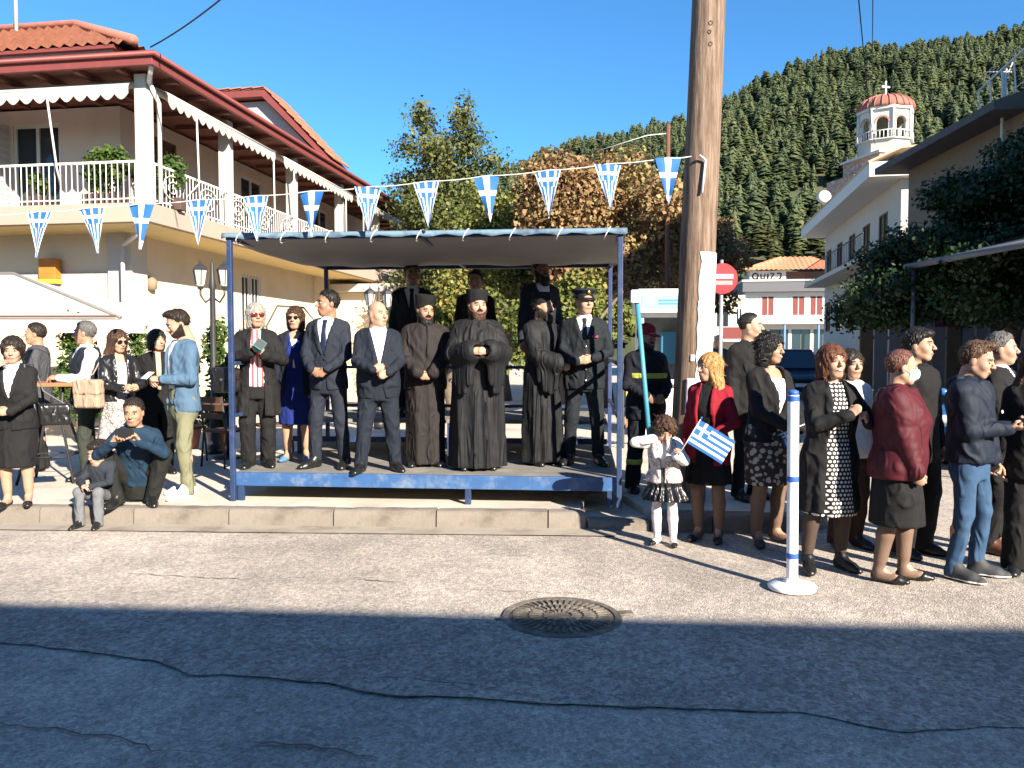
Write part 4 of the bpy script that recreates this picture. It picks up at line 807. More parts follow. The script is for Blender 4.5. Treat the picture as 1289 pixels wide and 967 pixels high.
# cars
RUB = mat('tyre_rubber', (0.015, 0.015, 0.016), rough=0.85, var=0.2); HLAMP = mat('headlamp', (0.55, 0.58, 0.6), rough=0.1, var=0, spec=0.8); TAIL = mat('tail_lamp', (0.30, 0.01, 0.01), rough=0.2, var=0); PLATE = mat('plate_white', (0.7, 0.7, 0.7), rough=0.5, var=0)
def car(label, loc, rz, col, L=4.1, H_=1.48, Wd=1.72, suv=False):
    r = empty('parked_car', loc, rz, label, 'car', 'cars parked along the side street'); paint = mat('car_paint_%s' % col[0], col[1], rough=0.25, var=0.04, spec=0.6)
    f = Fld((-Wd / 2 - 0.1, -0.15, 0.1), (Wd / 2 + 0.1, L + 0.15, H_ + 0.1), 0.055); X, Y, Z = f.all(); u = Y / L
    zt = np.interp(u.ravel(), [0, 0.03, 0.06, 0.30, 1.0 if suv else 0.92, 1.0], [0.55, 0.68, 0.76, 0.92, 0.95, 0.80]) [None, :, None]; hw = np.interp(u.ravel(), [0, 0.05, 0.2, 0.85, 1], [0.72, 0.92, 1, 1, 0.9])[None, :, None] * Wd / 2
    low = np.maximum(np.maximum(np.abs(X) - hw + 0.06 * np.clip((Z - 0.55) / 0.4, 0, 1) ** 2, Z - zt), np.maximum(0.24 - Z, np.abs(Y - L / 2) - L / 2)); low = low + 0.0
    zc = np.interp(u.ravel(), [0.22, 0.30, 0.46, 0.60, 0.86, 0.99], [0.80, 0.92, H_ - 0.02, H_, H_ - 0.04 if suv else H_ - 0.10, 0.90])[None, :, None]; cw = Wd / 2 - 0.05 - 0.22 * np.clip((Z - 0.88) / (H_ - 0.88), 0, 1)
    cab = np.maximum(np.maximum(np.abs(X) - cw, Z - zc), np.maximum(0.8 - Z, np.maximum(0.25 * L - Y, Y - 0.985 * L)))
    d = np.minimum(low, cab)
    for wy in (0.19 * L, 0.80 * L): d = np.maximum(d, -np.maximum(np.sqrt((Y - wy) ** 2 + (Z - 0.32) ** 2) - 0.36, 0.45 * Wd - 0.18 - np.abs(X)))
    V, Fq = nets(d.astype(np.float32), f.lo, f.h); mesh_from('body', V, Fq, paint, r, True)
    def strip(name, pts, m): mb = MB(); mb.add(pts, [tuple(range(len(pts)))]); o = mb.build(name, m, r); md = o.modifiers.new('t', 'SOLIDIFY'); md.thickness = 0.02; return o
    e = 0.02; cx = lambda z: Wd / 2 - 0.05 - 0.22 * min(1, max(0, (z - 0.88) / (H_ - 0.88)))
    yb = lambda z: np.interp(z, [0.92, H_ - 0.02], [0.30 * L, 0.46 * L]); z0, z1 = 0.99, H_ - 0.10
    strip('windscreen', [(-cx(z0) + 0.1, yb(z0) - 0.05, z0), (cx(z0) - 0.1, yb(z0) - 0.05, z0), (cx(z1) - 0.1, yb(z1) - 0.05, z1), (-cx(z1) + 0.1, yb(z1) - 0.05, z1)], GLASS)
    for sg in (-1, 1):
        strip('side_window', [(sg * (cx(z0) + e), yb(z0) + 0.15, z0), (sg * (cx(z0) + e), 0.60 * L, z0), (sg * (cx(z1) + e), 0.60 * L, z1), (sg * (cx(z1) + e), yb(z1) + 0.1, z1)], GLASS); strip('side_window', [(sg * (cx(z0) + e), 0.62 * L, z0), (sg * (cx(z0) + e), 0.86 * L, z0), (sg * (cx(z1) + e), 0.80 * L, z1), (sg * (cx(z1) + e), 0.62 * L, z1)], GLASS)
        v, q = ellmesh((sg * Wd * 0.36, 0.06, 0.66), (0.17, 0.07, 0.08), 10, 6); mesh_from('headlight', v, q, HLAMP, r, True); v, q = ellmesh((sg * Wd * 0.40, L - 0.03, 0.80), (0.10, 0.05, 0.13), 10, 6); mesh_from('tail_light', v, q, TAIL, r, True); v, q = ellmesh((sg * (Wd / 2 + 0.06), 0.31 * L, 0.98), (0.09, 0.05, 0.06), 8, 6); mesh_from('wing_mirror', v, q, paint, r, True)
        for wy in (0.19 * L, 0.80 * L):
            wr = MB(); wr.lathe([(0.20, -0.09), (0.30, -0.09), (0.32, -0.05), (0.32, 0.05), (0.30, 0.09), (0.20, 0.09)], 20); o = wr.build('wheel', RUB, r, True, auto=40); o.rotation_euler = (0, R(90), 0); o.location = (sg * (Wd / 2 - 0.10), wy, 0.32); mb = MB(); mb.lathe([(0.05, 0.07), (0.19, 0.085), (0.2, 0.06), (0.2, -0.06), (0.19, -0.085), (0.05, -0.07)], 14); mb.build('rim', HLAMP, o, True)
    mb = MB(); mb.box(-0.26, 0.26, -0.05, -0.02, 0.42, 0.53); mb.build('number_plate', PLATE, r); mb = MB(); mb.box(-0.55, 0.55, -0.03, 0.0, 0.56, 0.66); mb.build('grille', BLK_, r); return r
BLK_ = mat('black_trim', (0.012, 0.012, 0.013), rough=0.4, var=0.1)
DKB = ('dark_blue', (0.012, 0.020, 0.045)); TEA = ('teal_blue', (0.02, 0.09, 0.17)); BLU = ('bright_blue', (0.03, 0.13, 0.36)); GRY = ('dark_grey', (0.02, 0.02, 0.024))
def roadpos(px, d): return Vector(((px - 644.5) / 1000 * d, d, 0))
car('dark blue car facing the crossing behind the auburn-haired woman', roadpos(1012, 25), R(-10), DKB, suv=True, H_=1.62); car('dark grey parked car left of the dark blue one', roadpos(983, 29), R(-12), GRY); car('teal blue car farther up the side street', roadpos(1003, 38), R(-14), TEA)
car('bright blue car parked behind the group at the right edge', Vector((6.15, 10.0, 0)), R(-40), BLU, H_=1.62, suv=True)
# haze-free; distant pole with a wire
# ------------------------------------------------------------------ people: library
def fab(name, col, rough=0.85, var=0.18, scale=9, bump=0.25, bscale=90, spec=0.25, fold=1.0):
    if name in MATS: return MATS[name]
    m = mat(name, col, rough=rough, var=var, scale=scale, bump=bump, bscale=bscale, spec=spec)
    folds_bump(m, fold); return m
def folds_bump(m, amt=1.0, sc=(8, 8, 4.5)):
    n = m.node_tree; b = n.nodes['Principled BSDF']; tc = n.nodes.new('ShaderNodeTexCoord'); mp = n.nodes.new('ShaderNodeMapping'); mp.inputs['Scale'].default_value = sc
    no = n.nodes.new('ShaderNodeTexNoise'); no.noise_type = 'RIDGED_MULTIFRACTAL'; no.inputs['Scale'].default_value = 1.0; no.inputs['Detail'].default_value = 3.5; no.inputs['Distortion'].default_value = 1.6
    n.links.new(tc.outputs['Object'], mp.inputs[0]); n.links.new(mp.outputs[0], no.inputs['Vector'])
    bp = n.nodes.new('ShaderNodeBump'); bp.inputs['Strength'].default_value = 1.0; bp.inputs['Distance'].default_value = 0.030 * amt
    n.links.new(no.outputs['Fac'], bp.inputs['Height'])
    old = b.inputs['Normal'].links[0].from_node if b.inputs['Normal'].links else None
    if old is not None: n.links.new(bp.outputs[0], old.inputs['Normal'])
    else: n.links.new(bp.outputs[0], b.inputs['Normal'])
def pat(name, kind, c1, c2, sc=25.0, rough=0.8, thr=0.3):
    if name in MATS: return MATS[name]
    m = bpy.data.materials.new(name); m.use_nodes = True; MATS[name] = m; n = m.node_tree; b = n.nodes['Principled BSDF']
    b.inputs['Roughness'].default_value = rough; b.inputs['Specular IOR Level'].default_value = 0.25
    tc = n.nodes.new('ShaderNodeTexCoord'); mx = n.nodes.new('ShaderNodeMix'); mx.data_type = 'RGBA'
    mx.inputs[6].default_value = tuple(c1) + (1,); mx.inputs[7].default_value = tuple(c2) + (1,)
    def math_(op, a, v=None, bb=None):
        q = n.nodes.new('ShaderNodeMath'); q.operation = op
        n.links.new(a, q.inputs[0])
        if bb is not None: n.links.new(bb, q.inputs[1])
        elif v is not None: q.inputs[1].default_value = v
        return q.outputs[0]
    sp = n.nodes.new('ShaderNodeSeparateXYZ'); n.links.new(tc.outputs['Object'], sp.inputs[0])
    if kind == 'dots':
        zz = math_('MULTIPLY', sp.outputs[2], sc); row = math_('FLOOR', zz); off = math_('MULTIPLY', math_('MODULO', row, 2.0), 0.5)
        xx = math_('ADD', math_('MULTIPLY', math_('ADD', sp.outputs[0], bb=math_('MULTIPLY', sp.outputs[1], 0.6)), sc), bb=off)
        fx = math_('SUBTRACT', math_('FRACT', xx), 0.5); fz = math_('SUBTRACT', math_('FRACT', zz), 0.5)
        d = math_('SQRT', math_('ADD', math_('MULTIPLY', fx, bb=fx), bb=math_('MULTIPLY', fz, bb=fz)))
        fac = math_('LESS_THAN', d, thr)
    elif kind == 'stripes':
        fac = math_('LESS_THAN', math_('FRACT', math_('MULTIPLY', sp.outputs[0], sc)), thr)
    elif kind == 'snake':
        v = n.nodes.new('ShaderNodeTexVoronoi'); v.inputs['Scale'].default_value = sc; v.feature = 'DISTANCE_TO_EDGE'
        no = n.nodes.new('ShaderNodeTexNoise'); no.inputs['Scale'].default_value = sc * 0.35
        n.links.new(tc.outputs['Object'], v.inputs['Vector']); n.links.new(tc.outputs['Object'], no.inputs['Vector'])
        fac = math_('LESS_THAN', math_('ADD', v.outputs['Distance'], bb=math_('MULTIPLY', no.outputs['Fac'], 0.4)), thr)
    else:
        v = n.nodes.new('ShaderNodeTexVoronoi'); v.inputs['Scale'].default_value = sc
        no = n.nodes.new('ShaderNodeTexNoise'); no.inputs['Scale'].default_value = sc * 2; no.inputs['Detail'].default_value = 3
        n.links.new(tc.outputs['Object'], v.inputs['Vector']); n.links.new(tc.outputs['Object'], no.inputs['Vector'])
        fac = math_('LESS_THAN', math_('ADD', v.outputs['Distance'], bb=math_('MULTIPLY', no.outputs['Fac'], 0.5)), thr)
    n.links.new(fac, mx.inputs[0]); n.links.new(mx.outputs[2], b.inputs['Base Color'])
    return m
def skin_mat(name, col):
    if name in MATS: return MATS[name]
    m = mat(name, col, rough=0.5, var=0.10, scale=30, bump=0.1, bscale=220, spec=0.35)
    b = m.node_tree.nodes['Principled BSDF']; b.inputs['Subsurface Weight'].default_value = 0.08
    b.inputs['Subsurface Radius'].default_value = (0.01, 0.004, 0.002)
    return m
SK_L = skin_mat('skin_light', (0.40, 0.235, 0.16)); SK_M = skin_mat('skin_medium', (0.34, 0.19, 0.122)); SK_T = skin_mat('skin_tanned', (0.27, 0.145, 0.09))
LIP = mat('lips', (0.33, 0.105, 0.085), rough=0.45, var=0.1); LIPR = mat('lips_red', (0.36, 0.05, 0.05), rough=0.4, var=0.1)
EYEW = mat('eye_white', (0.6, 0.57, 0.53), rough=0.3, var=0); IRIS = mat('eye_iris', (0.02, 0.012, 0.008), rough=0.2, var=0)
TEETH = mat('teeth', (0.75, 0.72, 0.65), rough=0.3, var=0)
def hairm(name, col, rough=0.5):
    m = mat(name, col, rough=rough, var=0.5, scale=60, bump=0.4, bscale=130, spec=0.35); folds_bump(m, 0.5, (70, 70, 9)); return m
H_BLACK = hairm('hair_black', (0.008, 0.007, 0.006)); H_DARK = hairm('hair_dark_brown', (0.018, 0.012, 0.008)); H_BROWN = hairm('hair_brown', (0.048, 0.023, 0.012))
H_RED = hairm('hair_auburn', (0.105, 0.034, 0.014)); H_BLOND = hairm('hair_blond', (0.36, 0.195, 0.07)); H_GREY = hairm('hair_grey', (0.105, 0.10, 0.095))
H_SILVER = hairm('hair_silver', (0.29, 0.27, 0.24)); H_WINE = hairm('hair_thin_red', (0.11, 0.042, 0.028)); H_LBROWN = hairm('hair_light_brown', (0.085, 0.046, 0.023))
DARKLENS = mat('dark_lens', (0.012, 0.008, 0.008), rough=0.08, var=0, spec=0.8); REDLENS = mat('reddish_lens', (0.10, 0.012, 0.012), rough=0.08, var=0, spec=0.8)

def xf(V, M):
    M = np.array(M, float); return (V @ M[:3, :3].T + M[:3, 3]).astype(np.float32)
HEADC = {}
def make_head(kind):
    if kind in HEADC: return HEADC[kind]
    wj = {'m': 1.0, 'f': 0.93, 'c': 0.97, 'h': 1.15}[kind]; nk = {'m': 0.056, 'f': 0.045, 'c': 0.042, 'h': 0.066}[kind]
    f = Fld((-0.115, -0.15, -0.20), (0.115, 0.14, 0.14), 0.0070)
    f.ell((0, 0.012, 0.032), (0.076, 0.097, 0.089), k=0.01)
    f.ell((0, -0.022, -0.03), (0.063 * wj, 0.068, 0.083), k=0.03)
    f.cone((-0.012 * wj, -0.060, -0.092), (0.012 * wj, -0.060, -0.092), 0.024, 0.024, k=0.03)
    for s in (-1, 1):
        f.ell((s * 0.037 * wj, -0.055, -0.032), (0.027, 0.03, 0.03), k=0.02)
        f.cone((s * 0.055 * wj, 0.0, -0.06), (s * 0.018, -0.055, -0.098), 0.016, 0.014, k=0.03)
        f.ell((s * 0.078, 0.012, -0.010), (0.009, 0.021, 0.032), k=0.004)
    f.cone((-0.036, -0.080, 0.024), (0.036, -0.080, 0.024), 0.0125, 0.0125, k=0.015)
    f.cone((0, -0.090, 0.010), (0, -0.113, -0.027), 0.008, 0.0125, k=0.008)
    f.cone((-0.012, -0.101, -0.031), (0.012, -0.101, -0.031), 0.0085, 0.0085, k=0.006)
    f.ell((0, -0.083, -0.064), (0.027, 0.016, 0.019), k=0.014)
    for s in (-1, 1): f.ell((s * 0.032, -0.101, 0.004), (0.017, 0.0125, 0.010), k=0.010, mode='sub')
    f.cone((0, 0.022, -0.05), (0, 0.035, -0.24), nk, nk * 1.1, k=0.03)
    X, Y, Z = f.all(); d = f.d; out = {}
    out['skin'] = f.mesh()
    out['lips'] = f.mesh(np.maximum(np.maximum(d - 0.003, np.abs(Z + 0.0655) - 0.0095 * (1.1 - (X / 0.03) ** 2)), np.maximum(np.abs(X) - 0.026, Y + 0.05)))
    out['smile'] = f.mesh(np.maximum(np.maximum(d - 0.0042, np.abs(Z + 0.0645 - 9 * X * X) - 0.0045), np.maximum(np.abs(X) - 0.019, Y + 0.05)))
    br = (np.maximum(np.maximum(d - 0.004, np.abs(Z - 0.0265 + 0.15 * np.abs(np.abs(X) - 0.03)) - 0.0052), np.maximum(np.abs(np.abs(X) - 0.033) - 0.019, Y + 0.03)))
    out['brow_l'] = f.mesh(np.maximum(br, X)); out['brow_r'] = f.mesh(np.maximum(br, -X))
    mouth = np.maximum(np.abs(Z + 0.0665) - 0.008, np.abs(X) - 0.021)
    reg = np.maximum(Z - (-0.052 + (Y + 0.06) * 0.75), Y - 0.012)
    st = np.minimum(reg, np.maximum(np.maximum(np.abs(Z + 0.050) - 0.0085, np.abs(X) - 0.032), Y + 0.06))
    rg = np.random.RandomState(3)
    nz = 0.0022 * np.sin(X * 330 + 3 * np.sin(Z * 150)) * np.sin(Z * 260 + Y * 190)
    out['stubble'] = f.mesh(np.maximum(np.maximum(d - 0.0065 + nz, np.maximum(st, -mouth)), -0.125 - Z))
    g = Fld(tuple(f.lo), tuple(f.lo + (np.array(f.n) - 1) * f.h - 1e-6), f.h); g.d[:] = d
    g.ell((0, -0.072, -0.118), (0.050, 0.036, 0.058), k=0.02)
    nz2 = 0.0035 * np.sin(X * 220 + 3 * np.sin(Z * 120)) * np.sin(Z * 90 + Y * 190)
    out['beard'] = g.mesh(np.maximum(g.d - 0.011 + nz2, np.maximum(st, -mouth)))
    ev = []; ef = []; em = []; nb = 0
    for s in (-1, 1):
        v, q = ellmesh((s * 0.032, -0.0855, 0.003), (0.0138, 0.0085, 0.0062)); ev.append(v); ef.append(q + nb); nb += len(v)
        cx = v[q].mean(1)[:, 0]; em += list((np.abs(cx - s * 0.032) < 0.0075).astype(int))
    out['eyes'] = (np.concatenate(ev), np.concatenate(ef), em)
    HEADC[kind] = out; return out

HAIRC = {}
def make_hair(style, seed=0):
    key = (style, seed)
    if key in HAIRC: return HAIRC[key]
    long_ = style in ('long', 'longwavy'); f = Fld((-0.17, -0.16, -0.40 if long_ else -0.22), (0.17, 0.20, 0.18), 0.0088)
    X, Y, Z = f.all(); th = np.arctan2(Y - 0.01, X)
    if style in ('short', 'crew', 'quiff', 'thin', 'sideback', 'fringe'):
        t = {'short': 0.011, 'crew': 0.005, 'quiff': 0.012, 'thin': 0.004, 'sideback': 0.006, 'fringe': 0.013}[style]
        f.ell((0, 0.014, 0.034), (0.077 + t, 0.098 + t, 0.089 + t * 1.3), k=0)
        if style == 'quiff': f.ell((0, -0.045, 0.112), (0.058, 0.055, 0.030), k=0.02)
        if style == 'fringe': f.ell((0.01, -0.055, 0.085), (0.065, 0.05, 0.034), k=0.02)
        zs = [-0.095, -0.075, -0.05, -0.02, 0.015, 0.045, 0.070, 0.086, 0.2]
        ys = [0.2, 0.055, 0.035, 0.0, -0.014, -0.034, -0.056, -0.080, -0.22]
        if style == 'crew': ys = [0.2, 0.055, 0.035, 0.004, -0.006, -0.022, -0.042, -0.062, -0.18]
        if style == 'thin': ys = [0.2, 0.055, 0.035, -0.0, -0.005, -0.02, -0.03, -0.06, -0.10]
        if style == 'fringe': ys = [0.2, 0.06, 0.035, -0.008, -0.025, -0.05, -0.11, -0.2, -0.3]
        yc = np.interp(Z.ravel(), zs, ys)[None, None, :]
        reg = yc - Y
        if style == 'sideback': reg = np.maximum(reg, Z - 0.035 - 0.25 * (Y - 0.03)); 
        nz = 0.003 * np.sin(th * 26 + Z * 60 + seed) + 0.003 * np.sin(X * 130 + 5 * np.sin(Y * 60 + seed)) * np.sin(Y * 110 + Z * 80)
        tp = np.clip(1 + reg / 0.035, 0, 1)
        d = np.maximum(f.d + nz * (0.35 if style in ('crew', 'thin', 'sideback') else 1.0) + tp * t * 0.75, reg + 0.004 * np.sin(X * 170 + seed) * np.sin(Z * 90))
    else:
        if style in ('bob', 'curly', 'girl'):
            f.ell((0, 0.016, 0.036), (0.091, 0.109, 0.098), k=0)
            lowz = {'bob': -0.125, 'curly': -0.135, 'girl': -0.11}[style]
            f.loft([(lowz, 0, 0.035, 0.088, 0.070), (-0.09, 0, 0.030, 0.096, 0.082), (-0.03, 0, 0.022, 0.098, 0.094), (0.04, 0, 0.015, 0.093, 0.106)], k=0.03)
        elif style == 'wavyshort':
            f.ell((0, 0.016, 0.040), (0.094, 0.112, 0.102), k=0)
            f.loft([(-0.09, 0, 0.045, 0.075, 0.060), (-0.03, 0, 0.026, 0.094, 0.088), (0.04, 0, 0.015, 0.095, 0.108)], k=0.03)
        elif style == 'updo':
            f.ell((0, 0.016, 0.036), (0.087, 0.109, 0.100), k=0); f.ell((0, 0.10, 0.06), (0.05, 0.05, 0.05), k=0.03)
            f.loft([(-0.07, 0, 0.05, 0.06, 0.05), (0.0, 0, 0.026, 0.082, 0.085), (0.04, 0, 0.015, 0.087, 0.104)], k=0.03)
        else:
            f.ell((0, 0.016, 0.036), (0.092, 0.110, 0.100), k=0)
            f.loft([(-0.34, 0, 0.055, 0.10, 0.045), (-0.25, 0, 0.055, 0.135, 0.062), (-0.15, 0, 0.042, 0.128, 0.078), (-0.06, 0, 0.027, 0.104, 0.092), (0.04, 0, 0.015, 0.095, 0.107)], k=0.03)
        amp = {'curly': 0.0085, 'girl': 0.010, 'wavyshort': 0.006}.get(style, 0.004)
        if style in ('curly', 'girl'):
            nz = amp * np.sin(X * 85 + 2 * np.sin(Z * 60 + seed)) * np.sin(Y * 80 + 2 * np.sin(X * 70)) * np.sin(Z * 75 + seed) * 1.6
        else:
            nz = amp * np.sin(th * 17 + 3 * np.sin(Z * 22 + seed) + 1.5 * np.sin(th * 5)) + 0.4 * amp * np.sin(th * 43 + Z * 30)
        d = f.d + nz
        # face window
        wx = {'bob': 0.060, 'curly': 0.058, 'girl': 0.058, 'wavyshort': 0.066, 'updo': 0.075}.get(style, 0.061)
        wz = 0.125 if style not in ('updo',) else 0.13
        top = {'bob': 0.052, 'curly': 0.050, 'girl': 0.045, 'updo': 0.075, 'wavyshort': 0.060}.get(style, 0.066)
        cz = top - wz
        dx, dy, dz = X, Y + 0.115, Z - cz
        rr = np.sqrt((dx / wx) ** 2 + (dy / 0.115) ** 2 + (dz / wz) ** 2) + 1e-6
        L = np.sqrt(dx * dx + dy * dy + dz * dz); win = L - L / rr
        d = np.maximum(d, -win)
        d = np.maximum(d, -np.maximum(np.maximum(Y + 0.02, np.abs(X) - wx * 0.97), Z + 0.10))
    r = f.mesh(d.astype(np.float32)); HAIRC[key] = r; return r

HANDC = {}
def make_hand(pose):
    if pose in HANDC: return HANDC[pose]
    c1, c2, sp = {'flat': (0.12, 0.18, 1.15), 'relax': (0.45, 0.6, 1.0), 'curl': (0.95, 0.9, 0.95), 'fist': (1.45, 1.45, 0.9), 'grip': (1.1, 1.3, 0.95)}[pose]
    f = Fld((-0.08, -0.12, -0.22), (0.09, 0.06, 0.05), 0.0072)
    f.cone((0, 0, 0.012), (0, 0, -0.02), 0.026, 0.027, k=0.01, flat=((0, 1, 0), 0.8))
    f.cone((0, 0, -0.025), (0, 0, -0.072), 0.033, 0.039, k=0.02, flat=((0, 1, 0), 0.40))
    for i, (x, L) in enumerate(((-0.030, 0.064), (-0.010, 0.082), (0.011, 0.088), (0.031, 0.078))):
        b = np.array((x * sp, 0, -0.080 + 0.004 * abs(i - 2)));
        d1 = np.array((x * 0.5 * (sp - 0.6), -math.sin(c1), -math.cos(c1))); d2 = np.array((0, -math.sin(c1 + c2), -math.cos(c1 + c2)))
        m = b + d1 * L * 0.52; e = m + d2 * L * 0.5
        f.cone(b, m, 0.0098, 0.0090, k=0.004); f.cone(m, e, 0.0088, 0.0076, k=0.002)
    q = 0.4 if pose in ('fist', 'grip', 'curl') else 0.0
    f.cone((0.026, -0.004, -0.030), (0.048 - 0.01 * q, -0.018 - 0.03 * q, -0.060), 0.014, 0.0115, k=0.012)
    f.cone((0.048 - 0.01 * q, -0.018 - 0.03 * q, -0.060), (0.050 - 0.06 * q, -0.026 - 0.05 * q, -0.094), 0.0112, 0.009, k=0.003)
    r = f.mesh(); HANDC[pose] = r; return r

SHOEC = {}; SHOEM = {}
def make_shoe(kind):
    if kind in SHOEC: return SHOEC[kind]
    f = Fld((-0.08, -0.24, -0.02), (0.08, 0.12, 0.20), 0.0105); up = (0, 0, 1)
    g = {'shoe': 1.0, 'sneaker': 1.12, 'pump': 0.92, 'boot': 1.1, 'foot': 0.72}[kind]
    f.cone((0, 0.050, 0.036), (0, -0.105, 0.030), 0.036 * g, 0.046 * g, k=0.01, flat=(up, 0.95))
    f.cone((0, -0.105, 0.030), (0.0, -0.165, 0.022), 0.045 * g, 0.033 * g, k=0.02, flat=(up, 0.7))
    if kind != 'pump':
        f.cone((0, 0.02, 0.06), (0, 0.012, 0.10 if kind != 'boot' else 0.16), 0.042 * g, 0.043 * g, k=0.03)
        f.cone((0, -0.06, 0.045), (0, 0.01, 0.085), 0.034 * g, 0.036 * g, k=0.03)
    X, Y, Z = f.all(); d = f.d
    if kind == 'pump':
        d = np.maximum(d, Z - np.interp(Y.ravel(), [-0.2, -0.11, -0.085, 0.0, 0.06, 0.1], [0.07, 0.065, 0.034, 0.030, 0.075, 0.085])[None, :, None])
        f.d = d; f.cone((0, 0.062, 0.0), (0, 0.060, 0.04), 0.011, 0.020, k=0.01); d = f.d
    if kind in ('shoe', 'sneaker', 'boot'):
        sole = np.maximum(np.maximum(d - 0.005, Z - (0.020 if kind == 'shoe' else 0.030)), np.where((Y > -0.03) & (Y < 0.015), 0.008, 0.0) - Z)
        d = np.minimum(d, sole)
    d = np.maximum(d, -Z)
    r = f.mesh(d.astype(np.float32)); SHOEC[kind] = r; return r

BASE_M = np.array([(0.72, 0.145, 0.095, 0.0), (0.80, 0.168, 0.118, 0.006), (0.92, 0.168, 0.122, 0.005), (1.05, 0.152, 0.112, 0.0), (1.22, 0.166, 0.122, -0.002), (1.34, 0.178, 0.122, 0.002), (1.41, 0.168, 0.102, 0.008), (1.46, 0.115, 0.080, 0.012), (1.50, 0.066, 0.064, 0.016)])
BASE_F = np.array([(0.72, 0.160, 0.112, 0.0), (0.80, 0.172, 0.122, 0.008), (0.90, 0.176, 0.128, 0.010), (1.06, 0.134, 0.100, 0.0), (1.22, 0.148, 0.128, -0.016), (1.32, 0.152, 0.115, -0.006), (1.40, 0.146, 0.092, 0.006), (1.45, 0.096, 0.072, 0.012), (1.49, 0.056, 0.056, 0.016)])
def ik(a, t, l1, l2, hint):
    a = Vector(a); t = Vector(t); v = t - a; d = min(v.length, (l1 + l2) * 0.998); v.normalize(); t = a + v * d
    x = (l1 * l1 - l2 * l2 + d * d) / (2 * d); h = math.sqrt(max(0, l1 * l1 - x * x))
    hv = Vector(hint); hv = hv - v * hv.dot(v)
    if hv.length < 1e-4: hv = v.orthogonal()
    return a + v * x + hv.normalized() * h, t

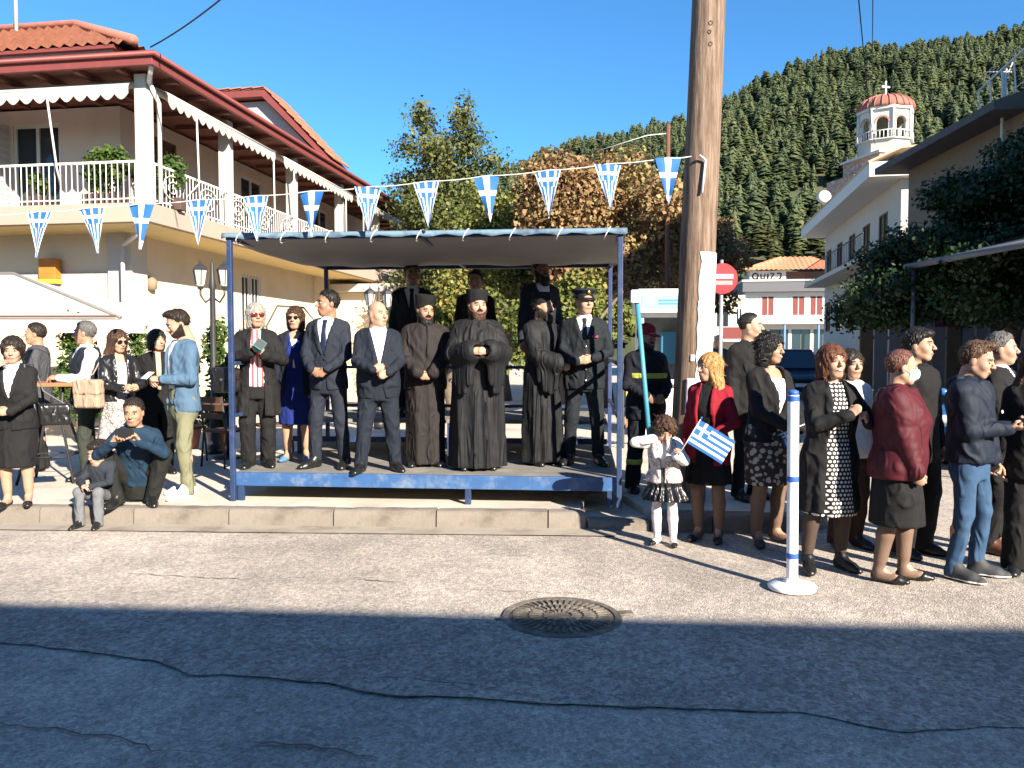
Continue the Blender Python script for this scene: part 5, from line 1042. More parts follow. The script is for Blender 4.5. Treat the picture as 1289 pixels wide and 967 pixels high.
class Person:
    def __init__(s, label, pos, H, yaw=0, sex='m', girth=1.0, belly=0.0, hip=None, hipoff=(0, 0), lean=(0, 0), feet=None, toe=None, arms=None, hy=0, hp=0, hr=0, hs=None, kind=None, skin=None, group=None, knee=None, headfwd=0.0, shw=None):
        s.root = empty('person', pos, R(yaw), label, 'person', group)
        s.s = S = H / 1.75; s.H = H; s.sex = sex; s.girth = girth; s.belly = belly; s.lean = lean; s.skin = skin or SK_M
        s.base = BASE_M if sex == 'm' else BASE_F
        s.hz = (0.92 * S if hip is None else hip); s.dz = s.hz - 0.92 * S; s.ho = hipoff
        hw = 0.085 * S; LEGL = 0.411 if hip is None else 0.425; feet = feet or ((-0.105 * S, 0.0), (0.105 * S, 0.0)); toe = toe or (-14, 14); s.toe = toe
        s.hip = []; s.knee = []; s.ank = []
        for i, sg in enumerate((-1, 1)):
            hp_ = Vector((hipoff[0] + sg * hw, hipoff[1], s.hz - 0.02 * S)); fz = feet[i][2] if len(feet[i]) > 2 else 0.0
            an = Vector((feet[i][0], feet[i][1] + 0.03 * S, 0.085 * S + fz))
            kn, an2 = ik(hp_, an, LEGL * S, LEGL * S, knee[i] if knee else (sg * 0.25, -1, 0.1)); s.hip.append(hp_); s.knee.append(kn); s.ank.append(an)
        s.feet = feet
        shz = 1.386 * S + s.dz; sw = (shw or (0.163 if sex == 'm' else 0.142)) * S * (0.6 + 0.4 * girth)
        s.shz = shz; c = s.ctr(shz)
        s.sh = [Vector((c[0] + sg * sw, c[1] + 0.01, shz)) for sg in (-1, 1)]
        arms = arms or ('side', 'side'); s.el = []; s.wr = []; s.hf = []; s.hn = []; s.hp = []
        for i, sg in enumerate((-1, 1)):
            a = arms[i]
            if a == 'side': a = dict(w=(sg * (sw / S + 0.075) + c[0] / S, c[1] / S - 0.03, 0.845 + s.dz / S), n=(-sg, 0, 0), p='relax', h=(sg * 0.5, 1, 0))
            elif a == 'clasp': a = dict(w=(sg * 0.080 + c[0] / S, c[1] / S - 0.245 - belly * 0.9, 0.985 + s.dz / S), f=(-sg * 0.80, -0.10, -0.55), n=(-sg * 0.25, 0.95, -0.1), p='curl', h=(sg * 1.0, 0.75, -0.2))
            wv = Vector(a['w']) * S
            e, wv = ik(s.sh[i], wv, 0.285 * S, 0.255 * S, a.get('h', (sg * 0.8, 0.8, -0.4)))
            s.el.append(e); s.wr.append(wv)
            s.hf.append(Vector(a['f']).normalized() if 'f' in a else (wv - e).normalized()); s.hn.append(Vector(a.get('n', (-sg, 0, 0)))); s.hp.append(a.get('p', 'relax'))
        s.hs = hs or (H / 1.75) ** 0.35 * (1.0 if sex == 'f' else 1.03)
        s.kind = kind or ('m' if sex == 'm' else 'f')
        hc = Vector((c[0] + s.lean[0] * 0.12, c[1] + s.lean[1] * 0.15 - 0.012 - headfwd, H + s.dz - 0.122 * s.hs))
        s.HM = Matrix.Translation(hc) @ Matrix.Rotation(R(hy), 4, 'Z') @ Matrix.Rotation(R(hr), 4, 'Y') @ Matrix.Rotation(R(hp), 4, 'X') @ Matrix.Diagonal((s.hs,) * 3 + (1,))
        s.hc = hc
    def ctr(s, z):
        t = (z - s.hz) / (0.5 * s.s)
        return (s.ho[0] + s.lean[0] * t, s.ho[1] + s.lean[1] * t) if t > 0 else (s.ho[0], s.ho[1])
    def rows(s, z0, z1, infl=0.0, flare=0.0, bottom=None, fl0=0.90):
        S = s.s; B = s.base; zs = sorted(set([z0, z1] + [z for z in list(B[:, 0]) + [0.1, 0.3, 0.5, 0.62] if z0 < z < z1])); out = []
        for z in zs:
            rx = np.interp(z, B[:, 0], B[:, 1]) * S * s.girth; ry = np.interp(z, B[:, 0], B[:, 2]) * S * s.girth; cy = np.interp(z, B[:, 0], B[:, 3]) * S
            g = math.exp(-((z - 1.07) / 0.15) ** 2) * s.belly
            ex = infl + flare * max(0, fl0 - z)
            Zw = z * S + s.dz; c = s.ctr(Zw)
            out.append((Zw, c[0], c[1] + cy - g * 0.55, rx + ex + g * 0.35, ry + ex + g * 0.55))
        return out
    def emit(s, name, vf, m, label=None, mi=None):
        V, Fq = vf[0], vf[1]
        if len(Fq) == 0: return None
        o = mesh_from(name, V, Fq, m, s.root, True, mi)
        if label: o['label'] = label
        return o
    def bb(s, z0, z1, arms=True, pad=0.14, legs=False):
        pts = [Vector((s.ho[0] - 0.24 * s.girth, s.ho[1] - 0.24, z0)), Vector((s.ho[0] + 0.24 * s.girth, s.ho[1] + 0.24, z1))]
        c = s.ctr(s.shz); pts += [Vector((c[0] - 0.2, c[1] - 0.2, z0)), Vector((c[0] + 0.2, c[1] + 0.2, z1))]
        if arms: pts += s.el + s.wr + s.sh
        if legs: pts += s.knee + s.ank + s.hip
        a = np.array([list(p) for p in pts]); lo = a.min(0) - pad; hi = a.max(0) + pad
        return lo, hi
    # -- skin: one mesh (head, neck, trunk, limbs, hands)
    def body(s, bare=0.0, lips=True, beard=None, beard_mat=None, brow=None, smile=False, handskin=None, eyes=True):
        S = s.s; P = []; n = 0
        hd = make_head(s.kind); Vs = [xf(hd['skin'][0], s.HM)]; Fs = [hd['skin'][1]]
        lo, hi = s.bb(0.02, s.shz + 0.2, pad=0.08, legs=True); f = Fld(lo, hi, 0.028)
        f.loft([(r[0], r[1], r[2], r[3] - 0.010, r[4] - 0.010) for r in s.rows(0.82, 1.49)], k=0.02)
        c = s.ctr(s.shz)
        f.cone((c[0], c[1] + 0.012, s.shz), s.HM @ Vector((0, 0.03, -0.08)), 0.056 * S, 0.046 * S, k=0.03)
        for i in (0, 1):
            f.cone(s.sh[i], s.el[i], 0.047 * S, 0.038 * S, k=0.03); f.cone(s.el[i], s.wr[i], 0.037 * S, 0.027 * S, k=0.01)
        def legs(g, lowres):
            for i in (0, 1):
                h, k_, a = s.hip[i], s.knee[i], s.ank[i]
                g.cone(h, k_, 0.080 * S * s.girth, 0.053 * S, k=0.03); g.cone(k_, a, 0.050 * S, 0.036 * S, k=0.02)
                sh_ = (a - k_).normalized(); bk = Vector((0, 1, 0)); bk = (bk - sh_ * bk.dot(sh_)).normalized()
                cm = k_.lerp(a, 0.32) + bk * 0.018 * S
                g.cone(k_.lerp(a, 0.12) + bk * 0.008 * S, cm, 0.046 * S, 0.050 * S, k=0.03); g.cone(cm, k_.lerp(a, 0.75) + bk * 0.006, 0.048 * S, 0.036 * S, k=0.03)
        legs(f, True)
        v, q = f.mesh(); Vs.append(v); Fs.append(q)
        if bare > 0:
            lo, hi = s.bb(0.0, bare * S, arms=False, pad=0.10, legs=True); hi[2] = bare * S + 0.06; lo[2] = 0.0
            g = Fld(lo, hi, 0.0115); legs(g, False); v, q = g.mesh(); Vs.append(v); Fs.append(q)
            for i, sg in enumerate((-1, 1)):
                v, q = make_shoe('foot'); M = Matrix.Translation((s.feet[i][0], s.feet[i][1], s.feet[i][2] if len(s.feet[i]) > 2 else 0.004)) @ Matrix.Rotation(R(s.toe[i]), 4, 'Z') @ Matrix.Diagonal((S, S, S, 1))
                Vs.append(xf(v, M)); Fs.append(q)
        for i, sg in enumerate((-1, 1)):
            v, q = make_hand(s.hp[i]); fz = -s.hf[i]; ny = -(s.hn[i] - s.hf[i] * s.hn[i].dot(s.hf[i])).normalized(); xx = ny.cross(fz)
            hs_ = S ** 0.5 * (0.92 if s.sex == 'f' else 1.0) if S > 0.8 else S * 1.08
            M = Matrix(((xx.x * hs_ * sg, ny.x * hs_, fz.x * hs_, s.wr[i].x), (xx.y * hs_ * sg, ny.y * hs_, fz.y * hs_, s.wr[i].y), (xx.z * hs_ * sg, ny.z * hs_, fz.z * hs_, s.wr[i].z), (0, 0, 0, 1)))
            Vs.append(xf(v, M)); Fs.append(q if sg > 0 else q[:, ::-1])
        off = 0; Fa = []
        for v, q in zip(Vs, Fs): Fa.append(q + off); off += len(v)
        o = s.emit('body', (np.concatenate(Vs), np.concatenate(Fa)), s.skin)
        if eyes:
            ev, ef, em = hd['eyes']; nv, nf_ = len(ev) // 2, len(ef) // 2
            for i in (0, 1): s.emit('eye', (xf(ev[i * nv:(i + 1) * nv], s.HM), ef[i * nf_:(i + 1) * nf_] - i * nv), [EYEW, IRIS], mi=em[i * nf_:(i + 1) * nf_])
        if lips: s.emit('lips', (xf(hd['lips'][0], s.HM), hd['lips'][1]), LIP if lips is True else lips)
        if smile: s.emit('teeth', (xf(hd['smile'][0], s.HM), hd['smile'][1]), TEETH)
        if brow:
            for k_ in ('brow_l', 'brow_r'): s.emit('eyebrow', (xf(hd[k_][0], s.HM), hd[k_][1]), brow)
        if beard: s.emit('beard', (xf(hd[beard][0], s.HM), hd[beard][1]), beard_mat)
        return s
    def hair(s, style, m, seed=0, sc=1.0, label=None):
        v, q = make_hair(style, seed); v = v * sc; rg = np.random.RandomState(seed + 5); n = 420 if style not in ('crew', 'thin', 'sideback') else 160
        fi = rg.randint(0, len(q), n); c = v[q[fi]].mean(1); e1 = v[q[fi, 2]] - v[q[fi, 0]]; e2 = v[q[fi, 3]] - v[q[fi, 1]]; nr = np.cross(e1, e2); nr /= np.linalg.norm(nr, axis=1)[:, None] + 1e-9
        ok = (np.einsum('ij,ij->i', nr, c - np.array((0, 0.015, 0.0))) > 0.02) & ~((c[:, 1] < -0.03) & (c[:, 2] < 0.05)); c, nr = c[ok], nr[ok]; n = len(c)
        dr = np.array((0, 0.25, -1.0)) + rg.normal(size=(n, 3)) * (0.35 if style not in ('curly', 'girl') else 1.0); dr -= nr * np.einsum('ij,ij->i', dr, nr)[:, None]; dr /= np.linalg.norm(dr, axis=1)[:, None] + 1e-9
        L = (0.022 if style in ('short', 'quiff', 'fringe') else 0.012 if style in ('crew', 'thin', 'sideback') else 0.045) * (0.6 + 0.8 * rg.rand(n))[:, None]; sd_ = np.cross(dr, nr) * 0.0022; b0 = c - nr * 0.001; mid = c + dr * L * 0.55 + nr * 0.005; tip = c + dr * L + nr * 0.003 * (rg.rand(n)[:, None] * 3)
        V2 = np.stack([b0 - sd_, b0 + sd_, mid + sd_, mid - sd_, tip + sd_ * 0.2, tip - sd_ * 0.2], 1).reshape(-1, 3); k = np.arange(n)[:, None] * 6 + len(v); Q2 = np.concatenate([k + np.array([0, 1, 2, 3]), k + np.array([3, 2, 4, 5])])
        s.emit('hair', (xf(np.concatenate([v, V2]), s.HM), np.concatenate([q, Q2]).astype(np.int32)), m, label); return s
    def headmesh(s, name, mb, m, smooth=True, label=None):
        o = mb.build(name, m, s.root, smooth, auto=40 if smooth else None); o.data.transform(s.HM)
        if label: o['label'] = label
        return o
    def shoes(s, kind, m, socks=None):
        v, q = make_shoe(kind)
        for i in (0, 1):
            M = Matrix.Translation((s.feet[i][0], s.feet[i][1], (s.feet[i][2] if len(s.feet[i]) > 2 else 0.0) + 0.002)) @ Matrix.Rotation(R(s.toe[i]), 4, 'Z') @ Matrix.Diagonal((s.s, s.s, s.s, 1))
            key = (kind, m.name)
            if key not in SHOEM:
                o = s.emit('shoe', (v, q), m); SHOEM[key] = o.data
            else:
                o = bpy.data.objects.new('shoe', SHOEM[key]); COL.objects.link(o); o.parent = s.root
            o.matrix_local = M
            if kind == 'sneaker':
                k2 = 'sole_' + m.name
                if k2 not in SHOEM:
                    f = Fld((-0.08, -0.24, -0.02), (0.08, 0.12, 0.05), 0.0105); f.cone((0, 0.050, 0.014), (0, -0.105, 0.014), 0.046, 0.058, k=0.01, flat=((0, 0, 1), 0.32)); f.cone((0, -0.105, 0.014), (0, -0.165, 0.014), 0.056, 0.044, k=0.02, flat=((0, 0, 1), 0.36)); so = mesh_from('sole', *f.mesh(), SH_WHT, o, True); SHOEM[k2] = so.data
                else: so = bpy.data.objects.new('sole', SHOEM[k2]); COL.objects.link(so); so.parent = o
        return s
    def sleeves(s, f, r=(0.066, 0.056, 0.046), to=1.0, seed=0, k=0.035):
        S = s.s
        for i in (0, 1):
            c = s.ctr(s.shz); nk = Vector((c[0] + (-1, 1)[i] * 0.055 * S, c[1] + 0.012, s.shz + 0.058 * S))
            f.cone(nk, s.sh[i] + Vector((0, 0, 0.004 * S)), 0.046 * S, (r[0] - 0.014) * S, k=0.04)
            f.cone(s.sh[i], s.el[i], r[0] * S, r[1] * S, k=k, wr=(0.0045, 55, seed + i))
            if to > 0:
                e = s.el[i].lerp(s.wr[i], to); f.cone(s.el[i], e, r[1] * S, r[2] * S, k=0.015, wr=(0.0040, 65, seed + 2 + i))
    def top(s, name, m, hem=0.78, z1=1.47, infl=0.022, flare=0.05, sleeve=(0.063, 0.054, 0.045), to=1.0, v=None, vw=0.060, cut=0.05, gap=None, lapel=0.0, collar=None, folds=0.005, seed=0, h=0.0148, label=None, buttons=0, buttonmat=None, hemfold=0.0, pockets=False):
        S = s.s; lo, hi = s.bb(hem * S + s.dz - 0.02, s.shz + 0.14, pad=0.15)
        f = Fld(lo, hi, h * max(0.75, min(1, S)))
        fo = lambda th, z: folds * np.sin(3 * th + z * 17 + seed) * np.sin(2 * th - z * 9 + seed * 1.7) + folds * 0.5 * np.sin(z * 38 + 6.3 * th + seed * 2 + 2 * np.sin(4 * th + z * 12)) + hemfold * np.clip((1.0 * S + s.dz - z) / (0.4 * S), 0, 1.2) * np.sin(8 * th + 2 * np.sin(3 * th + seed))
        f.loft(s.rows(hem, z1, infl, flare), k=0.02, folds=fo)
        if collar:
            c = s.ctr(s.shz); cz = s.shz + 0.062 * S
            f.loft([(cz, c[0], c[1] + 0.014, 0.078 * S, 0.074 * S), (cz + collar * S, c[0], c[1] + 0.012, 0.070 * S, 0.066 * S)], k=0.02)
        if sleeve: s.sleeves(f, sleeve, to, seed)
        f.noise(0.0018, 26, seed)
        X, Y, Z = f.all(); zz = (Z - s.dz) / S
        cx = np.interp(Z.ravel(), [s.hz, s.hz + 0.5 * S], [s.ho[0], s.ho[0] + s.lean[0]])[None, None, :]
        cy = np.interp(Z.ravel(), [s.hz, s.hz + 0.5 * S], [s.ho[1], s.ho[1] + s.lean[1]])[None, None, :]
        # keep openings away from the sleeves: only cut what is near the trunk surface
        tr = Fld(lo, hi, f.h); tr.loft([(r[0], r[1], r[2], r[3] + 0.02, r[4] + 0.03) for r in s.rows(hem, z1, infl, flare)], k=0)
        near = tr.d
        if v is not None or gap is not None:
            if gap is not None: wz = gap[1] + (gap[0] - gap[1]) * np.clip((zz - hem) / (1.46 - hem), 0, 1)
            else: wz = np.where(zz > v, vw * (np.clip(zz, v, 1.5) - v) / (1.46 - v), cut * np.clip((v - 0.10 - zz) / (v - hem), 0, 1) - 0.001)
            wz = wz * S
            cutr = np.maximum(np.maximum(np.abs(X - cx) - wz, Y - cy + 0.01), near)
            d = np.maximum(f.d, -cutr)
            if lapel > 0:
                zl = v if v is not None else 1.05
                lw = lapel * S * np.clip((zz - zl) / 0.08, 0, 1) * np.clip((1.46 - zz) / 0.05, 0.3, 1)
                lap = np.maximum(np.maximum(np.abs(np.abs(X - cx) - wz - lw * 0.5) - lw * 0.5, Y - cy + 0.01), np.maximum(zl - zz, near - 0.01))
                d = np.minimum(d, np.maximum(f.d - 0.010, lap))
        else: d = f.d
        if pockets:
            pk = np.maximum(np.abs(np.abs(X - cx) - 0.115 * S * s.girth) - 0.065 * S, np.abs(zz - 0.90) - 0.022); pk = np.maximum(np.maximum(pk, Y - cy), near - 0.01)
            d = np.minimum(d, np.maximum(f.d - 0.009, pk))
        o = s.emit(name, f.mesh(d.astype(np.float32)), m, label)
        for b in range(buttons):
            zb = (v - 0.02 - b * 0.11) * S + s.dz; c = s.ctr(zb)
            rw = [r for r in s.rows(hem, z1, infl, flare)]; ry = np.interp(zb, [r[0] for r in rw], [r[2] - r[4] for r in rw])
            V_, F_ = ellmesh((c[0] + 0.012, ry - 0.006, zb), (0.011, 0.006, 0.011), 8, 5); s.emit('button', (V_, F_), buttonmat or BLK)
        return s
    def shirt(s, m, z0=0.95, tie=None, collar=True, infl=0.010, name='shirt', z1=1.465, sleeve=None, to=1.0, clip=True):
        S = s.s; lo, hi = s.bb(z0 * S + s.dz - 0.02, s.shz + 0.13, arms=bool(sleeve), pad=0.07 if not sleeve else 0.12); f = Fld(lo, hi, 0.0125)
        f.loft(s.rows(z0, z1, infl), k=0.01)
        c = s.ctr(s.shz)
        if collar:
            nk = {'m': 0.060, 'f': 0.050, 'c': 0.050, 'h': 0.071}[s.kind]; zc = s.shz + 0.062 * S
            f.loft([(zc - 0.02, c[0], c[1] + 0.01, (nk + 0.022) * S, (nk + 0.020) * S), (zc + 0.055 * S, c[0], c[1] + 0.010, (nk + 0.008) * S, (nk + 0.008) * S)], k=0.015)
        if sleeve: s.sleeves(f, sleeve, to, 3)
        if sleeve is None and clip:
            X, Y, Z = f.all(); f.d = np.maximum(f.d, Y - c[1] - 0.06)
        s.emit(name, f.mesh(), m)
        if tie is not None:
            X, Y, Z = f.all(); zz = (Z - s.dz) / S
            cx = np.interp(Z.ravel(), [s.hz, s.hz + 0.5 * S], [s.ho[0], s.ho[0] + s.lean[0]])[None, None, :]
            wt = np.interp(zz.ravel(), [1.0, 1.10, 1.40, 1.412, 1.445, 1.47], [0.03, 0.038, 0.022, 0.020, 0.028, 0.022])[None, None, :] * S
            d = np.maximum(np.maximum(f.d - 0.009, np.abs(X - cx) - wt), np.maximum(np.maximum(Y - c[1] + 0.0, 1.0 - zz), zz - 1.465))
            s.emit('tie', f.mesh(d.astype(np.float32)), tie)
        return s
    def trousers(s, m, r=(0.094, 0.070, 0.058), low=0.045, name='trousers', seed=0, z1=1.03, label=None, break_=True):
        S = s.s; g = s.girth; lo, hi = s.bb(0.0, z1 * S + s.dz, arms=False, pad=0.10, legs=True); f = Fld(lo, hi, 0.0155 * max(0.75, min(1, S)))
        f.loft(s.rows(0.735, z1, 0.012), k=0.02)
        for i in (0, 1):
            h_, k_, a = s.hip[i], s.knee[i], s.ank[i]
            f.cone(h_, k_, r[0] * S * g, r[1] * S, k=0.03, wr=(0.0035, 34, seed + i)); e = a + (a - k_).normalized() * (0.085 - low) * S
            f.cone(k_, e, r[1] * S, r[2] * S, k=0.02, wr=(0.0045, 42, seed + 3 + i))
        X, Y, Z = f.all(); d = np.maximum(f.d, low * S * 0.6 - Z)
        s.emit(name, f.mesh(d.astype(np.float32)), m, label); return s
    def skirt(s, m, hem=0.48, z1=1.06, hemr=(0.19, 0.15), hipx=0.012, folds=0.004, nf=7, name='skirt', seed=0, label=None):
        S = s.s; rw = [r for r in s.rows(0.80, z1, hipx)]
        x, y = s.ho; mid = (0.80 + hem) / 2; hr0 = (rw[0][3], rw[0][4])
        rows = [(hem * S + s.dz, x, y, hemr[0] * S, hemr[1] * S), (mid * S + s.dz, x, y, (hemr[0] * S + hr0[0]) / 2 + 0.004, (hemr[1] * S + hr0[1]) / 2 + 0.004)] + rw
        lo = (x - 0.36, y - 0.34, hem * S + s.dz - 0.03); hi = (x + 0.36, y + 0.34, z1 * S + s.dz + 0.04); f = Fld(lo, hi, 0.0146 * max(0.75, min(1, S)))
        top_ = z1 * S + s.dz; L = top_ - hem * S - s.dz
        f.loft(rows, k=0, folds=lambda th, z: folds * np.clip((top_ - z) / L, 0, 1) * np.sin(nf * th + 1.6 * np.sin(3 * th + seed) + z * 3))
        s.emit(name, f.mesh(), m, label); return s
    def robe(s, m, hemr=(0.25, 0.22), bell=0.0, sleeve=(0.080, 0.070, 0.065), amp=0.016, infl=0.03, seed=0, hem=0.03, nf=9, name='robe', hang=0.0):
        S = s.s; lo, hi = s.bb(0.0, s.shz + 0.12, pad=0.20); lo[0] -= 0.05; hi[0] += 0.05; f = Fld(lo, hi, 0.0155)
        rw = s.rows(0.92, 1.48, infl); x, y = s.ho
        rows = [(hem, x, y, hemr[0] * S, hemr[1] * S), (0.5 * S, x, y - s.belly * 0.3, (hemr[0] * S * 0.62 + rw[0][3] * 0.38), (hemr[1] * S * 0.6 + rw[0][4] * 0.4))] + rw
        f.loft(rows, k=0.02, folds=lambda th, z: amp * np.clip((1.30 * S - z) / (0.9 * S), 0.15, 1.1) * (1.1 - 2.0 * np.abs(np.sin((nf * th + 1.8 * np.sin(2 * th + seed) + 1.2 * z) * 0.5)) ** 0.8))
        s.sleeves(f, sleeve, 1.0, seed, k=0.04)
        f.noise(0.0022, 22, seed)
        if bell > 0:
            for i, sg in enumerate((-1, 1)):
                e, wv = s.el[i], s.wr[i]; dn = Vector((sg * 0.02, 0.01, -1))
                f.cone(e.lerp(wv, 0.25), wv.lerp(e, 0.12), 0.070 * S, (0.070 + bell * 0.3) * S, k=0.03)
                for t in (0.15, 0.4, 0.65, 0.88):
                    q = e.lerp(wv, t); f.cone(q, q + dn * (hang * (0.6 + 0.5 * math.sin(3 * t))) * S, 0.055 * S, 0.028 * S, k=0.05, flat=((0, 1, 0), 0.75))
        c = s.ctr(s.shz); cz = s.shz + 0.062 * S
        f.loft([(cz, c[0], c[1] + 0.012, 0.080 * S, 0.078 * S), (cz + 0.040 * S, c[0], c[1] + 0.010, 0.070 * S, 0.068 * S)], k=0.02)
        X, Y, Z = f.all()
        d = f.d
        if bell > 0:      # open the sleeve mouths
            g = Fld(lo, hi, f.h)
            for i in (0, 1):
                e, wv = s.el[i], s.wr[i]; g.cone(e.lerp(wv, 0.8), wv + (wv - e).normalized() * 0.1, 0.052 * S, 0.06 * S, k=0.0)
            d = np.maximum(d, -g.d)
        s.emit(name, f.mesh(d.astype(np.float32)), m); return s
    def glasses(s, lens, frame=None, size=1.0):
        mb = MB()
        for sg in (-1, 1):
            v, q = ellmesh((sg * 0.033, -0.099, 0.002), (0.026 * size, 0.006, 0.020 * size), 10, 6)
            mb.add(v.tolist(), q.tolist())
            mb.tube([(sg * 0.057, -0.094, 0.008), (sg * 0.078, -0.05, 0.008), (sg * 0.084, 0.005, 0.004)], 0.003, 5)
        mb.tube([(-0.014, -0.106, 0.008), (0.014, -0.106, 0.008)], 0.003, 5)
        s.headmesh('sunglasses', mb, lens); return s
    def stockings(s, m, zt=0.7):
        S = s.s
        for i in (0, 1):
            h, k_, a = s.hip[i], s.knee[i], s.ank[i]; e = 0.004
            P = np.array([list(h), list(k_), list(a)]); lo = P.min(0) - 0.13; hi = P.max(0) + 0.13; lo[2] = -0.01; hi[2] = min(hi[2], zt * S); lo[1] -= 0.08
            g = Fld(lo, hi, 0.011)
            g.cone(h, k_, 0.080 * S * s.girth + e, 0.053 * S + e, k=0.03); g.cone(k_, a, 0.050 * S + e, 0.036 * S + e, k=0.02)
            sh_ = (a - k_).normalized(); bk = Vector((0, 1, 0)); bk = (bk - sh_ * bk.dot(sh_)).normalized(); cm = k_.lerp(a, 0.32) + bk * 0.018 * S
            g.cone(k_.lerp(a, 0.12) + bk * 0.008 * S, cm, 0.046 * S + e, 0.050 * S + e, k=0.03); g.cone(cm, k_.lerp(a, 0.75) + bk * 0.006, 0.048 * S + e, 0.036 * S + e, k=0.03)
            t = R(s.toe[i]); q = lambda y, z: Vector((s.feet[i][0] - math.sin(-t) * -y * -1 * -1, s.feet[i][1] + math.cos(t) * y, z)) if False else Vector((s.feet[i][0] - math.sin(t) * y, s.feet[i][1] + math.cos(t) * y, z))
            g.cone(q(0.045 * S, 0.036 * S), q(-0.10 * S, 0.030 * S), 0.030 * S, 0.036 * S, k=0.02, flat=((0, 0, 1), 0.85)); g.cone(q(0.02 * S, 0.07 * S), q(-0.07 * S, 0.042 * S), 0.036 * S, 0.030 * S, k=0.03)
            s.emit('stocking', g.mesh(), m)
        return s
    def P(s, v):                                 # local point to world
        return s.root.location + Matrix.Rotation(s.root.rotation_euler.z, 3, 'Z') @ Vector(v)
BLK = mat('black_plastic', (0.012, 0.012, 0.013), rough=0.4, var=0.1)
# ------------------------------------------------------------------ people
F_BLACK = fab('fabric_black', (0.0075, 0.0075, 0.008)); F_BLACK2 = fab('fabric_black_wool', (0.0095, 0.0092, 0.0098)); F_NAVY = fab('fabric_navy', (0.010, 0.0135, 0.022)); F_NAVY2 = fab('fabric_navy_suit', (0.0145, 0.0185, 0.029))
F_ROBE = fab('fabric_robe_black', (0.0095, 0.010, 0.0115), rough=0.7); folds_bump(F_ROBE, 1.3, (11, 11, 1.1)); F_ROBE2 = fab('fabric_robe_brownish', (0.019, 0.0155, 0.0155), rough=0.8); F_WHITE = fab('fabric_white', (0.72, 0.71, 0.70)); F_SHIRT = fab('fabric_shirt', (0.66, 0.68, 0.72))
F_KHAKI = fab('fabric_khaki', (0.15, 0.15, 0.092)); F_BLAZER = fab('fabric_blue_blazer', (0.062, 0.112, 0.175)); F_TEAL = fab('fabric_blue_sweater', (0.009, 0.027, 0.052)); F_DKTROU = fab('fabric_dark_trousers', (0.011, 0.012, 0.010))
F_BLUE = fab('fabric_cobalt', (0.008, 0.020, 0.13)); F_RED = fab('fabric_crimson', (0.20, 0.007, 0.016)); F_MAROON = fab('fabric_maroon', (0.060, 0.006, 0.011), rough=0.65); F_JEANS = fab('fabric_jeans', (0.030, 0.066, 0.128), var=0.5, scale=7); F_HOOD = fab('fabric_navy_jacket', (0.007, 0.012, 0.024), rough=0.7)
F_GREY = fab('fabric_grey', (0.055, 0.055, 0.062)); F_LGREY = fab('fabric_light_grey', (0.12, 0.125, 0.135)); F_GREEN = fab('fabric_green_grey', (0.030, 0.035, 0.028)); F_LEATH = fab('leather_black', (0.012, 0.012, 0.013), rough=0.32, bump=0.35, bscale=45, spec=0.5); F_UNI = fab('fabric_uniform', (0.010, 0.013, 0.0165)); F_FIRE = fab('fabric_fire_navy', (0.008, 0.0095, 0.0145))
F_STOCK = fab('stockings_brown', (0.15, 0.095, 0.068), rough=0.6, fold=0.1); F_TIGHT = fab('tights_white', (0.68, 0.62, 0.62), rough=0.6, fold=0.1); F_HIVIS = fab('reflective_yellow', (0.38, 0.40, 0.08), rough=0.5); F_BOY = fab('fabric_boy_navy', (0.020, 0.025, 0.033)); F_TAN = fab('leather_tan', (0.33, 0.24, 0.17), rough=0.6)
SH_BLK = mat('shoe_black', (0.010, 0.010, 0.010), rough=0.35, var=0.2, spec=0.5); SH_WHT = mat('shoe_white', (0.75, 0.75, 0.75), rough=0.6, var=0.05); SH_BRN = mat('shoe_brown', (0.09, 0.035, 0.02), rough=0.4, var=0.2); SH_BLUE = mat('shoe_blue', (0.06, 0.16, 0.30), rough=0.5, var=0.2); SH_GREY = mat('shoe_grey', (0.035, 0.037, 0.04), rough=0.7, var=0.3)
P_DOTS = pat('dotted_dress', 'dots', (0.014, 0.012, 0.014), (0.62, 0.60, 0.58), 34, thr=0.33); P_FLOR = pat('floral_skirt', 'floral', (0.03, 0.027, 0.028), (0.34, 0.31, 0.29), 20, thr=0.66); P_SNAKE = pat('snake_print', 'snake', (0.34, 0.31, 0.30), (0.09, 0.08, 0.08), 30, thr=0.27)
P_STRI = pat('striped_blouse', 'stripes', (0.62, 0.52, 0.55), (0.06, 0.06, 0.20), 30, thr=0.4); P_STR2 = pat('red_striped_top', 'stripes', (0.60, 0.50, 0.52), (0.40, 0.07, 0.08), 22, thr=0.45)
TIE_N = fab('tie_navy', (0.012, 0.017, 0.040), rough=0.5); TIE_K = fab('tie_black', (0.010, 0.010, 0.013), rough=0.5)
GOLD = mat('gold_metal', (0.55, 0.36, 0.10), rough=0.3, metal=0.9, var=0.1); SILV = mat('silver_metal', (0.6, 0.6, 0.6), rough=0.25, metal=0.9, var=0.05)
DZ = 0.42        # deck level
PV = 0.15        # pavement level

